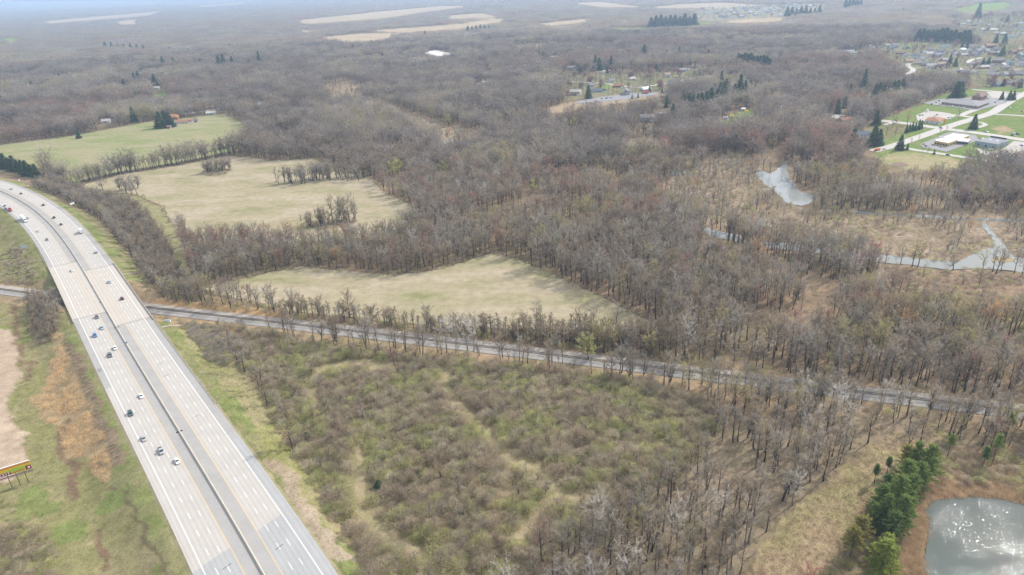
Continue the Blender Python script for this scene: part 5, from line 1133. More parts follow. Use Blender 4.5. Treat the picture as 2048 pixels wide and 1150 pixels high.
x3, y3 = in_poly(P_((345, 632), (400, 636), (470, 650), (520, 662), (500, 672), (430, 655), (370, 648)), 1.6, 94); k = (dline(x3, y3, RAIL[::3], 60) > 8.5); x3, y3 = x3[k], y3[k]
stuff_clumps('reeds', np.concatenate([x, x2, x3]), np.concatenate([y, y2, y3]), rd, (.45, 1.15), 'tall dry orange-tan reeds left of the highway and beside the railway', 'reeds')
ring = np.concatenate([POND, POND[:1]]); x, y = jgrid(POND[:, 0].min() - 20, POND[:, 0].max() + 20, POND[:, 1].min() - 20, POND[:, 1].max() + 25, .95, 92); dd = dline(x, y, ring, 40); k = (dd < 7 + 6 * fbm(x, y, 20, 6, 2)) & ~inside(x, y, POND) & in_view(x, y); stuff_clumps('pond_reeds', x[k], y[k], rb, (.6, 1.05), 'brown dry reeds fringing the pond', 'reeds')
mx_, my_ = [], []
for i, (mm, s) in enumerate(zip(MARSH, (2.6, 2.0, 3.6, 4, 5))):
    x, y = in_poly(mm, s, 95 + i); k = ~inside(x, y, POOL) & ~inside(x, y, RIVER) & ~inside(x, y, CREEK); mx_.append(x[k]); my_.append(y[k])
x, y = in_poly(MEADOW, 1.9, 99); k = path_clear(x, y); mx_.append(x[k]); my_.append(y[k])
x, y = in_poly(SCRUB, 2.1, 98); k = path_clear(x, y) & (dline(x, y, RAIL[::3], 60) > 10) & (dline(x, y, CL[::3], 60) > 29); mx_.append(x[k]); my_.append(y[k])
stuff_clumps('dry_grass', np.concatenate(mx_), np.concatenate(my_), mg_, (.6, 1.2), 'matted tan dry grass of the marsh, clearing and mown path', 'grass')
lx, ly = [], []
for p, s in ((LEFTLAND, 2.1), (VERGE_R2, 1.7)):
    x, y = in_poly(p, s, 101); k = in_view(x, y) & (dline(x, y, CL[::2], 60) > 20.8) & ~inside(x, y, SOIL) & (dline(x, y, RAIL[::3], 60) > 9); lx.append(x[k]); ly.append(y[k])
stuff_clumps('rough_grass', np.concatenate(lx), np.concatenate(ly), fg_, (.5, 1.1), 'rough green and tan grass on the highway verges', 'grass')
print('TREES', len(X), 'GROVES', len(gx), 'SHRUBS', len(sx), 'REEDS')

# ------------------------------------------------------------------ conifers
PINE = []
for i, (nd, kw) in enumerate((('needle', dict(H=18, rad=3.6)), ('needle', dict(H=17, rad=3.9, gap=.8)), ('needle_bright', dict(H=14, rad=3.4, gap=.7)), ('needle_olive', dict(H=15, rad=3.2, base=.35, dens=.8)), ('needle', dict(H=10, rad=1.2, base=.5, dens=1.0)), ('needle', dict(H=14, rad=1.9, base=.62, dens=.9)))):
    a, b = gen_pine(500 + i, dens=kw.pop('dens', 1.15), **kw); PINE.append((mesh_np('trunk', *a, [M['bark']]), mesh_np('crown', *b, [M[nd]]), kw['H']))
SPR = []
for i in range(4):
    a, b = gen_spruce(540 + i, 1100); SPR.append((mesh_np('trunk', *a, [M['bark_dark']]), mesh_np('crown', *b, [M['needle_blue']])))
def gp1(u, v, z=0.0): return px([(u, v)], z)[0]
def px2m(u, v): return proj(np.array([gp1(u, v)]), 0.0)[2][0] / F_PX
def pine(u, v, k, h, label, group='pines by the pond', wide=1.0):
    x, y = gp1(u, v); t, c, H0 = PINE[k]; e = empty('pine_tree', (x, y, float(zground([x], [y])[0]) - .1), random.random() * 6.28, label, 'pine tree', group); s = h / H0; wide = wide * random.uniform(1.1, 1.4) if group == 'pines by the pond' else wide; e.scale = (s * wide, s * wide, s)
    obj('trunk', t, e); obj('crown', c, e)
for a in ((1849, 965, 0, 19, 'tall dark green pine at the upper right end of the grove by the pond'), (1823, 956, 0, 18, 'narrow-topped dark pine at the upper end of the pond grove'), (1807, 945, 3, 14, 'thin half-bare pine at the upper left end of the pond grove'),
          (1803, 998, 1, 19, 'broad dark pine in the middle of the pond grove'), (1786, 1035, 1, 20, 'biggest dark pine in the lower middle of the pond grove'), (1752, 1040, 0, 17, 'dark pine on the left flank of the pond grove'), (1797, 1068, 1, 18, 'dark pine nearest the reeds in the pond grove'), (1763, 1062, 0, 17, 'shaggy mid-green pine low in the pond grove'),
          (1718, 1096, 3, 15, 'olive-yellow pine with a pale trunk at the left of the pond grove'), (1700, 1112, 3, 14, 'smaller olive-brown pine at the far left of the pond grove'), (1758, 1158, 2, 17, 'bright yellow-green pine nearest the camera below the pond grove'), (1768, 1005, 0, 14, 'slim dark pine behind the left flank of the pond grove'), (1832, 985, 1, 15, 'dark pine tucked under the tallest tree of the pond grove'), (1778, 1085, 1, 15, 'mid-green pine filling the lower edge of the pond grove'), (1768, 1120, 2, 12, 'small yellow-green pine just above the nearest bright one'), (1742, 1065, 0, 14, 'dark pine low on the left of the pond grove'), (1812, 1020, 1, 17, 'full dark pine on the pond side of the grove')): pine(*a)
for a in ((1773, 949, 4, 9, 'small pole-like pine with a tufted top beside the mown path'), (1748, 966, 4, 9.5, 'second small pole-like pine, nearer and left of the other'), (1893, 918, 5, 13, 'lone thin pine with a dark one-sided crown above the pond'), (1984, 928, 5, 15, 'thin high-crowned pine on the slope at far right'), (1964, 936, 4, 11, 'short thin pine between bare trees above the pond'), (2010, 880, 5, 14, 'thin high-crowned pine behind the pond slope at right')): pine(*a, group='single pines near the pond')
def spruce(u, v, hp, label, group, wide=1.0, k=None, bushy=1.0):
    x, y = gp1(u, v); h = hp * px2m(u, v) * (1.45 if v < 250 else 1.15); t, c = SPR[random.randrange(4) if k is None else k]
    e = empty('spruce_tree', (x, y, float(zground([x], [y])[0]) - .15), random.random() * 6.28, label, 'evergreen', group); e.scale = (h * wide, h * wide, h); obj('trunk', t, e); obj('crown', c, e)
def spruce_row(pts_, hp, where, group, wide=1.15):
    n = len(pts_)
    for i, (u, v) in enumerate(pts_):
        pos = 'leftmost' if i == 0 else 'rightmost' if i == n - 1 else ['second from left', 'third from left', 'fourth from left', 'fifth from left', 'sixth from left', 'seventh from left', 'eighth from left', 'ninth from left', 'tenth from left', 'eleventh from left', 'twelfth from left'][min(i - 1, 10)]
        spruce(u, v, hp * random.uniform(.85, 1.15), f'dark evergreen, {pos}, {where}', group, wide)
def lin(a, b, n): return [(a[0] + (b[0] - a[0]) * i / (n - 1), a[1] + (b[1] - a[1]) * i / (n - 1) + random.uniform(-.6, .6)) for i in range(n)]
spruce_row(lin((1476, 130), (1538, 138), 11), 16, 'in the dark row in the middle woods', 'dark evergreen row in the middle woods', 1.8)
spruce_row(lin((1836, 82), (1934, 87), 12), 17, 'in the hedge of evergreens above the suburb', 'evergreen hedge above the suburb', 2.2)
spruce_row(lin((1302, 54), (1388, 50), 10), 14, 'in the row beside the far road', 'evergreen row beside the far road', 2.0)
spruce_row(lin((212, 98), (288, 102), 7), 9, 'in the hazy row at far left', 'hazy evergreen row at far left', 1.6)
spruce_row(lin((936, 66), (978, 62), 6), 9, 'in the clump below the tan fields', 'evergreens below the tan fields', 1.5)
spruce_row(lin((1574, 32), (1638, 30), 8), 11, 'in the row right of the far subdivision', 'evergreens right of the far subdivision', 1.6)
spruce_row(lin((1690, 18), (1720, 14), 5), 13, 'in the clump along the top edge', 'evergreens at the top edge', 1.5)
spruce_row(lin((-6, 330), (74, 355), 10), 24, 'in the dark row beside the highway bend', 'evergreen row beside the highway bend', 1.7)
spruce_row([(1750.7, 194), (1757, 196), (1766, 197), (1774, 197), (1785, 194), (1793, 188), (1803, 184)], 19, 'in the grove left of the plaza', 'evergreen grove left of the plaza', 1.5)
spruce_row([(1812, 266), (1818, 264), (1824, 262), (1830, 261), (1837, 259), (1842, 257)], 17, 'in the group at the town crossing', 'evergreens at the town crossing', 1.0)
spruce_row([(1395, 218), (1402, 217), (1412, 217), (1421, 212), (1434, 209)], 25, 'in the tall group left of the yellow forsythias', 'tall evergreens left of the forsythias', 1.4)
for a in ((322, 256, 28, 'large rounded evergreen at left of the farm clump beside the orange shed', 1.9), (342, 254, 25, 'large rounded evergreen right beside the orange shed', 1.7), (332, 250, 26, 'evergreen behind the two big farm evergreens', 1.7), (158, 277, 15, 'lone dark evergreen on the upper edge of the green pasture', 1.5), (268, 243, 20, 'dark evergreen left of the white farm lane', 1.2),
          (327, 133, 14, 'hazy evergreen left of a pair in the far left woods', 1.4), (348, 131, 11, 'hazy evergreen right of the pair in the far left woods', 1.5), (440, 139, 19, 'first of three evergreens in the hazy left woods', 1.3), (449, 136, 19, 'second of three evergreens in the hazy left woods', 1.3), (466, 135, 15, 'third of three evergreens in the hazy left woods', 1.3), (520, 133, 21, 'narrow hazy evergreen left of the centre woods', .9), (240, 129, 10, 'small hazy evergreen above the left woods', 1.3),
          (272, 171, 17, 'evergreen left of the bright lawn in the left woods', 1.3), (280, 169, 18, 'evergreen behind the bright lawn in the left woods', 1.3), (311, 173, 17, 'evergreen right of the bright lawn in the left woods', 1.4), (250, 180, 14, 'dark evergreen lower left of the bright lawn', 1.5), (257, 186, 13, 'dark evergreen lowest by the bright lawn', 1.5), (66, 180, 12, 'blue-green evergreen in the far left woods', 1.7), (54, 177, 10, 'small blue-green evergreen in the far left woods', 1.6), (8, 210, 14, 'evergreen at the left edge of the picture', 1.4), (574, 163, 11, 'small dark evergreen in the woods left of centre', 1.5), (588, 228, 9, 'small evergreen behind the meadow woods', 1.3),
          (707, 103, 9, 'small evergreen at the top left of centre', 1.5), (1043, 112, 9, 'small evergreen in the centre of the far woods', 1.3), (1079, 119, 11, 'first evergreen of the far centre pair', 1.1), (1086, 119, 11, 'second evergreen of the far centre pair', 1.1), (1095, 126, 11, 'blue-green evergreen right of the far centre pair', 1.3), (1190, 140, 20, 'tall evergreen, left of two behind the country road', 1.1), (1198, 141, 17, 'broad evergreen, right of two behind the country road', 1.5), (1222, 138, 18, 'narrow evergreen right of the two behind the country road', .9),
          (1288, 116, 18, 'broad conical evergreen standing alone in the middle woods', 1.6), (1246, 116, 10, 'small evergreen left of the broad conical one', 1.1), (1257, 114, 8, 'smallest evergreen left of the broad conical one', 1.1), (1333, 117, 12, 'blue-green evergreen right of the broad conical one', 1.2), (1358, 119, 17, 'narrow dark evergreen in the middle woods', 1.1), (1416, 120, 14, 'evergreen between the middle woods and the dark row', 1.3), (1177, 197, 19, 'grey-green evergreen beside the brown storage yard', 1.3),
          (1447, 199, 25, 'tall evergreen behind the forsythia lawn', 1.2), (1478, 202, 36, 'tallest evergreen standing above the forsythia lawn', 1.0), (1488, 199, 26, 'thin evergreen right of the tallest one', 1.0), (1333, 215, 17, 'evergreen behind the grey house by the river woods', 1.0), (1345, 239, 22, 'pale green evergreen right of the grey house', 1.1), (1442, 168, 18, 'dark evergreen right of the country road', 1.0), (1324, 186, 8, 'small evergreen right of the red-roofed shed', 1.1), (1299, 184, 9, 'evergreen beside the white-roofed building', 1.3), (1276, 196, 8, 'small evergreen right end of the storage yard', .9), (1264, 198, 7, 'smaller evergreen at the storage yard edge', 1.0),
          (1726, 184, 31, 'tall narrow spruce left of the evergreen grove', .85), (1700, 187, 13, 'short evergreen left of the tall narrow spruce', 1.3), (1675, 227, 20, 'evergreen beside the small lane', 1.1), (1689, 216, 16, 'evergreen behind the small lane', 1.2), (1570, 144, 14, 'evergreen right of the dark row', 1.3), (1612, 135, 11, 'small evergreen in the right woods', 1.1), (1596, 136, 9, 'smallest evergreen in the right woods', 1.1), (1560, 125, 11, 'evergreen at the right end beyond the dark row', 1.3),
          (1799, 300, 27, 'broad spruce at the bend of the lower town road', 1.3), (1814, 300, 12, 'small cone-shaped spruce beside the lower town road', 1.1), (1946, 258, 26, 'broad dark spruce beside the loop drive', 1.35), (1912, 195, 22, 'large rounded evergreen behind the plaza lawn', 1.9), (1919, 193, 20, 'rounded evergreen at right of the pair behind the plaza lawn', 1.7), (2003, 199, 11, 'small spruce in the parking lot strip', 1.3), (2018, 200, 13, 'spruce, left of two beside the curving town road', 1.3), (2026, 200, 13, 'spruce, right of two beside the curving town road', 1.2), (1868, 308.5, 9, 'tiny conical spruce on the verge of the lower town road', 1.1), (1705, 290, 29, 'broad dark green spruce left of the slate-roofed house', 1.6), (1746, 291, 36, 'huge grey-green spruce right of the slate-roofed house', 1.5), (1757, 290, 28, 'grey spruce at right of the huge one', 1.4), (1752, 250, 26, 'grey-green spruce behind the town lane end', 1.4),
          (1899, 128, 14, 'spruce left of the pair among the suburb houses', 1.1), (1910, 133, 12, 'spruce right of the pair among the suburb houses', 1.4), (1924, 95, 11, 'spruce left of a pair behind the suburb', 1.0), (1934, 96, 12, 'spruce right of a pair behind the suburb', 1.1), (2004, 112, 14, 'broad dark evergreen on the right of the suburb', 1.7), (2008, 88, 14, 'evergreen behind the right of the suburb', 1.5), (1991, 86, 12, 'evergreen above the orange-roofed houses', 1.5), (2040, 175, 12, 'evergreen at the right edge by the bank road', 1.2), (2006, 172, 10, 'evergreen among red trees by the bank road', 1.3), (1955, 36, 19, 'broad hazy evergreen in front of the long white road', 1.3), (1806, 26, 7, 'hazy dark evergreen at the top right', 1.6), (2014, 44, 9, 'hazy evergreen right of the long white road', 1.5), (1976, 132, 12, 'dark evergreen beside the court', 1.4), (1965, 132, 10, 'dark shrubby evergreen at the court', 1.6)):
    spruce(a[0], a[1], a[2], a[3], 'scattered evergreens', a[4])
EXE = [(28, 150, 9), (41, 152, 8), (120, 160, 9), (135, 158, 8), (180, 142, 8), (196, 146, 7), (225, 180, 10), (232, 184, 10), (390, 128, 9), (402, 131, 9), (432, 146, 9), (500, 131, 8), (612, 120, 9), (660, 110, 8), (668, 112, 8), (742, 92, 7), (765, 120, 9), (830, 140, 8), (905, 122, 9), (1010, 118, 8), (1030, 122, 8), (1130, 128, 9), (1152, 124, 9), (1160, 148, 10), (1214, 146, 9), (1262, 138, 9), (1296, 132, 9), (1312, 142, 9), (1380, 130, 9), (1392, 126, 9), (1428, 142, 10), (1462, 160, 12), (1452, 178, 14), (1500, 178, 13), (1510, 186, 13), (1366, 206, 14), (1378, 210, 16), (1386, 214, 17), (1428, 190, 16), (1440, 188, 16), (1468, 194, 18), (1544, 162, 10), (1630, 150, 10), (1655, 140, 9), (1720, 205, 12), (1735, 206, 11), (1660, 118, 8), (1722, 80, 8), (1640, 70, 8), (1560, 66, 7), (1480, 80, 7), (1430, 70, 7), (1330, 84, 7), (1180, 62, 7), (1100, 70, 7), (850, 70, 6), (780, 92, 7), (560, 100, 8), (460, 98, 7), (340, 104, 7)]
ea = rank_words(np.array([q[0] for q in EXE]), ['far left', 'left', 'left of centre', 'centre', 'right of centre', 'right', 'far right']); eb = rank_words(np.array([-q[1] for q in EXE]), ['nearest', 'near', 'middle', 'far', 'farthest'])
for (u, v, hp), a, b in zip(EXE, ea, eb): spruce(u, v, hp, f'small dark evergreen sticking out of the upper woods, {b} band, {a}', 'evergreens in the upper woods', random.uniform(1.2, 1.7))
for (u, v, r_, lb) in ((614, 878, 2.7, 'dark green rounded juniper in the scrub near the highway'), (757, 973, 2.3, 'dark green rounded juniper beside the grassy path')):
    x, y = gp1(u, v); t, c = SPR[0]; e = empty('juniper', (x, y, 0), 1.0, lb, 'juniper', 'junipers in the scrub'); e.scale = (r_ * 4.0, r_ * 4.0, r_ * 1.4); obj('trunk', t, e); obj('crown', c, e)

# single trees with a look of their own
def lone(u, v, kind, h, label, group='single trees', wide=1.0, i=0, name='tree'):
    x, y = gp1(u, v); stand_tree(K[kind][i % len(K[kind])], x, y, h, label, group, None, wide, name)
for a in ((894, 704, 'pale', 21, 'pale silvery tree, left of the white trio in front of the railway', 1.1, 0), (935, 704, 'pale', 20, 'pale silvery tree, middle of the white trio in front of the railway', 1.2, 1), (948, 702, 'pale', 19, 'pale silvery tree, right of the white trio in front of the railway', 1.0, 0), (912, 706, 'pale', 17, 'thin pale tree between the white trio by the railway', .8, 1),
          (1177, 721, 'yellow', 13, 'yellow-green budding tree beside the railway, dark crooked trunk', 1.15, 0), (1104, 729, 'gray', 17, 'round-crowned grey tree on the near side of the railway', 1.1, 1), (1126, 726, 'olive', 13, 'thin olive tree just right of the round-crowned grey one', .8, 1), (1243, 745, 'gray', 15, 'spreading grey tree leaning over the railway', 1.2, 3), (1262, 748, 'gray', 15, 'second spreading grey tree over the railway', 1.1, 2), (516, 620, 'gray', 15, 'lone grey tree on the far railway bank at the meadow corner', 1.0, 1), (700, 632, 'brown', 17, 'brown tree rising above the hedge into the triangular meadow', 1.1, 0), (490, 662, 'multi', 9, 'bushy multi-stemmed tree between railway and scrub', 1.3, 0), (790, 730, 'red', 9, 'dark purplish tree in the clearing below the railway', 1.2, 0), (627, 838, 'slender', 9, 'dead pole-like tree in the scrub near the grassy loop', .7, 0), (570, 840, 'multibrown', 9, 'dark multi-stemmed tree at the left of the scrub', 1.1, 0),
          (898, 252, 'yellow', 14, 'pale yellow-green willow in the distant marsh', 1.4, 0), (1150, 258, 'yellow', 12, 'bright yellow-green willow in the woods right of centre', 1.3, 0), (788, 356, 'yellow', 14, 'yellow-green tree, left of two above the meadow corner', 1.2, 0), (798, 352, 'yellow', 15, 'yellow-green tree, right of two above the meadow corner', 1.2, 0), (888, 346, 'yellow', 11, 'olive-yellow tree in the woods behind the meadow corner', 1.2, 0), (1065, 388, 'yellow', 12, 'small yellow-green crown in the centre woods', 1.0, 0), (1516, 530, 'orange', 18, 'orange-tinged tree in the riverside woods', 1.3, 0), (1500, 500, 'yellow', 12, 'yellow-budding tree on the near river bank', .9, 0), (1455, 520, 'olive', 14, 'olive-green tree on the near river bank', 1.3, 0), (1545, 300, 'olive', 14, 'olive willow beside the marsh pool', 1.5, 0), (1560, 292, 'olive', 15, 'second olive willow beside the marsh pool', 1.4, 1), (1617, 378, 'orange', 7, 'round orange-brown willow clump on the pool bank', 1.5, 0),
          (1814, 249, 'olive', 17, 'tall olive-brown tree beside the restaurant lot', 1.2, 0), (1917, 238, 'gray', 13, 'bare grey tree between the restaurant and the drive', 1.2, 1), (2018, 101, 'yellow', 13, 'big golden-yellow tree on the right of the suburb', 1.9, 0), (1777, 84, 'yellow', 8, 'yellow-green tree above the suburb', 1.2, 0), (1906, 540, 'multi', 11, 'dark sprawling tree fallen half into the river', 1.5, 1), (1730, 560, 'brown', 20, 'broad fan-shaped brown tree on the river bend', 1.4, 1), (1880, 266, 'red', 6, 'small ornamental tree at the town crossing', 1.2, 0), (1893, 262, 'red', 6, 'second small ornamental tree at the town crossing', 1.1, 1), (1855, 308, 'brown', 8, 'small street tree in front of the yellow building', 1.0, 0), (1822, 287, 'red', 6, 'small street tree above the lower road', 1.0, 0), (1837, 282, 'gray', 7, 'small street tree nearer the yellow building', 1.0, 0), (1845, 303, 'red', 4.5, 'tiny street tree at the parking lot corner', 1.0, 0), (1999, 300, 'brown', 9, 'bare street tree in front of the blue-grey building', 1.0, 1)):
    lone(a[0], a[1], a[2], a[3], a[4], 'single trees', a[5], a[6])
mp = [(1753.5, 104), (1827, 104), (1845, 101), (1863, 87), (1892, 112), (1868, 121), (1938, 115), (1916, 117), (1893, 141), (1869, 143.5), (1880, 142), (1999, 98), (1984, 174), (1978, 172), (2026, 177), (2034, 176), (2009, 172), (1880, 126), (1995, 57), (2004, 58), (1306, 118), (1270, 131), (1280, 130), (1400, 149), (1990, 338), (1998, 340), (2030, 335), (2044, 330)]
mw = rank_words(np.array([m_[0] for m_ in mp]), ['far left', 'left', 'left of centre', 'centre', 'right of centre', 'right', 'far right'])
for (u, v), q in zip(mp, mw): lone(u, v, 'maple', random.uniform(7, 11), f'dark red budding tree in the suburbs, {q} of the red ones', 'red budding suburb trees', 1.2, 0, 'maple_tree')
for (u, v, s, lb) in ((1463, 234, 3.6, 'large yellow forsythia on the lawn between the woods'), (1493, 223, 2.2, 'small yellow forsythia beside the white shed'), (1591, 207, 2.6, 'yellow forsythia in the right woods'), (424, 163, 3.0, 'yellow bush in the left woods'), (465, 157, 2.6, 'yellow-green bush beside the hazy evergreens'), (1058, 112, 2.4, 'far yellow bush in the centre woods'), (1346, 36, 3.4, 'far yellow bush behind the evergreen row')):
    x, y = gp1(u, v); o = obj('forsythia', SHK[S['yellow'][0]]['me'], None, (x, y, -.1), random.random() * 6); o.scale = (s * 1.3, s * 1.3, s * 1.5); tag(o, lb, 'shrub', 'yellow flowering shrubs')

# ------------------------------------------------------------------ vehicles
def paint(name, c, rough=.35, metal=.0): return plain(name, c, rough, .03, 1, metal, .5)
VC = {'white': paint('white_car_paint', (.78, .78, .77)), 'silver': paint('silver_car_paint', (.50, .52, .53), .3, .4), 'gray': paint('gray_car_paint', (.20, .21, .22), .3, .3), 'navy': paint('navy_car_paint', (.03, .04, .09)), 'blue': paint('blue_car_paint', (.09, .20, .45)), 'lightblue': paint('light_blue_car_paint', (.35, .45, .52)), 'green': paint('dark_green_car_paint', (.05, .09, .10)), 'black': paint('black_car_paint', (.03, .03, .035)), 'red': paint('red_car_paint', (.50, .04, .05)), 'maroon': paint('maroon_car_paint', (.13, .035, .05)), 'teal': paint('teal_car_paint', (.20, .33, .34)), 'orange': paint('orange_truck_paint', (.80, .26, .03))}
M['glass'] = plain('dark_window_glass', (.03, .04, .05), .1, .05, 1, 0, .6); M['rubber'] = plain('tyre_rubber', (.025, .025, .025), .9); M['lamp'] = plain('lamp_lens', (.75, .74, .68), .2); M['tail'] = plain('tail_lamp', (.40, .02, .02), .3); M['chrome'] = plain('wheel_metal', (.45, .45, .46), .3, .05, 1, .7); M['bed'] = plain('dark_truck_bed', (.05, .05, .055), .8)
def shell(stations):
    """loft over stations (x, half width, z bottom, z top)"""
    V = []; F = []; n = len(stations)
    for (x, hw, z0, z1) in stations:
        b = min(.14, (z1 - z0) * .3); V += [(x, -hw * .95, z0), (x, -hw, z0 + b), (x, -hw, z1 - b), (x, -hw * .82, z1), (x, hw * .82, z1), (x, hw, z1 - b), (x, hw, z0 + b), (x, hw * .95, z0)]
    for i in range(n - 1):
        for j in range(8): F.append((i * 8 + j, i * 8 + (j + 1) % 8, (i + 1) * 8 + (j + 1) % 8, (i + 1) * 8 + j))
    F += [tuple(range(7, -1, -1)), tuple(range((n - 1) * 8, n * 8))]
    return V, F
CARM = {}
def car_parts(kind):
    if kind in CARM: return CARM[kind]
    if kind == 'sedan': L, hw = 4.8, .91; body = [(-2.4, .80, .38, .78), (-2.2, .90, .28, .95), (-1.2, .91, .22, .98), (.9, .91, .22, .92), (1.9, .90, .24, .82), (2.35, .80, .32, .66), (2.4, .7, .38, .6)]; gl = [(-1.75, .60, .9, .97), (-1.05, .70, .92, 1.38), (.0, .72, .92, 1.44), (.45, .70, .92, 1.36), (1.15, .66, .88, .95)]; rf = (-1.0, .4, .60, 1.40, 1.46)
    elif kind == 'suv': L, hw = 4.7, .95; body = [(-2.35, .84, .42, .95), (-2.25, .94, .34, 1.08), (0, .95, .28, 1.08), (1.2, .95, .28, 1.04), (2.2, .92, .32, .92), (2.38, .82, .42, .76)]; gl = [(-2.2, .74, 1.02, 1.12), (-1.95, .80, 1.04, 1.62), (0, .80, 1.04, 1.68), (.55, .78, 1.04, 1.58), (1.25, .74, 1.0, 1.06)]; rf = (-1.9, .45, .72, 1.63, 1.72)
    else: L, hw = 5.7, .99; body = [(-2.85, .94, .5, 1.05), (-2.6, .98, .42, 1.08), (-.4, .99, .38, 1.08), (1.2, .99, .38, 1.1), (2.6, .96, .42, 1.02), (2.85, .86, .5, .88)]; gl = [(-.55, .78, 1.04, 1.72), (-.4, .82, 1.06, 1.82), (.8, .82, 1.06, 1.84), (1.05, .80, 1.06, 1.72), (1.6, .76, 1.04, 1.12)]; rf = (-.5, .95, .70, 1.80, 1.87)
    m = {}; b = MB(); V, F = shell(body); b.add(V, F); m['body'] = (b, 'paint'); g = MB(); V, F = shell(gl); g.add(V, F); m['windows'] = (g, 'glass'); r = MB(); r.frus(rf[0] - .12, rf[1] + .12, -rf[2] - .08, rf[2] + .08, rf[3] - .05, rf[0], rf[1], -rf[2], rf[2], rf[4]); m['roof'] = (r, 'paint')
    wh = MB(); wh.tube((0, -.11, 0), (0, .11, 0), .34, .34, 12); m['wheel'] = (wh, 'rubber', [(L * .3, -hw + .08, .34), (L * .3, hw - .08, .34), (-L * .3, -hw + .08, .34), (-L * .3, hw - .08, .34)])
    hl = MB(); hl.box(-.06, .06, -.2, .2, -.07, .07); zf = .62 if kind == 'sedan' else .82; m['headlight'] = (hl, 'lamp', [(L / 2 - .06, -hw + .32, zf), (L / 2 - .06, hw - .32, zf)]); m['tail_light'] = (hl, 'tail', [(-L / 2 + .04, -hw + .28, zf + .05), (-L / 2 + .04, hw - .28, zf + .05)])
    if kind == 'pickup': bd = MB(); bd.box(-2.72, -.7, -.80, .80, 1.085, 1.10); m['bed'] = (bd, 'bed')
    CARM[kind] = m; return m
CMESH = {}
def cmesh(kind, part, mb, mt):
    k = (kind, part, mt.name)
    if k not in CMESH: CMESH[k] = mb.mesh(part, mt, False)
    return CMESH[k]
def car(x, y, z, rz, kind, col, label, group, name='car', dark_bed=False):
    e = empty(name, (x, y, z), rz, label, 'pickup truck' if kind == 'pickup' else 'car', group)
    for pn, t in car_parts(kind).items():
        mt = VC[col] if t[1] == 'paint' else M[t[1]]
        if pn == 'bed' and not dark_bed: mt = M['bed']
        me = cmesh(kind, pn, t[0], mt)
        for p in (t[2] if len(t) > 2 else [(0, 0, 0)]): obj(pn, me, e, p)
    return e
def hwcar(u, v, kind, col, label, away=False, **k):
    p = gp1(u, v, ROAD_Z + .5); s, o = road_so(p); q = road_pt(s, o)[0]; h = road_head(s[0]) + (0 if away else math.pi)
    return car(q[0], q[1], ROAD_Z + .015, h, kind, col, label, 'cars on the highway', 'pickup_truck' if kind == 'pickup' else 'car', **k)
for a in ((10, 412, 'sedan', 'navy', 'dark navy car behind the red lorry at the left edge'), (54.5, 436.5, 'sedan', 'teal', 'grey-green car just behind the white lorry'), (77, 462, 'suv', 'white', 'white sport utility car with dark windows below the white lorry'), (94, 479, 'sedan', 'gray', 'slate grey car coming toward the bridge after the white one'), (144, 541, 'sedan', 'white', 'white car entering the far end of the bridge'), (194, 634, 'suv', 'gray', 'dark grey car at the near bridge joint'), (204, 655.5, 'sedan', 'lightblue', 'pale blue-silver car just past the bridge'), (190, 671, 'suv', 'blue', 'bright blue car in the outer lane past the bridge'), (230, 696, 'sedan', 'white', 'white car in the inner lane beside the dark pickup'), (282, 792, 'sedan', 'white', 'white car alone by the yellow line halfway down'), (261, 827, 'suv', 'green', 'dark green-grey car on the white edge line side'), (287, 877, 'sedan', 'silver', 'silver car at the white edge line, nearest group'), (354, 922, 'sedan', 'white', 'nearest white car beside the yellow line')):
    hwcar(*a)
hwcar(220, 710, 'pickup', 'gray', 'dark grey pickup truck in the middle lane beside the white car'); hwcar(322, 902, 'pickup', 'silver', 'silver pickup truck with a black bed, middle lane, nearest group')
for a in ((22.5, 378, 'sedan', 'silver', 'silver car farthest away on the outgoing side'), (42, 387, 'sedan', 'navy', 'small navy car far up the outgoing lanes'), (86.5, 410, 'suv', 'navy', 'dark navy car in the middle of the outgoing bend'), (108, 435, 'suv', 'black', 'black car, left of two by the outgoing yellow line'), (122, 448.5, 'sedan', 'black', 'black car, right of two by the outgoing yellow line'), (192.5, 504.5, 'suv', 'silver', 'silver-grey van-like car before the bridge, outgoing'), (218, 564, 'sedan', 'lightblue', 'silver-blue car on the bridge, outgoing lanes'), (244, 597, 'suv', 'maroon', 'dark maroon car on the bridge, outgoing lanes')):
    hwcar(*a, away=True)
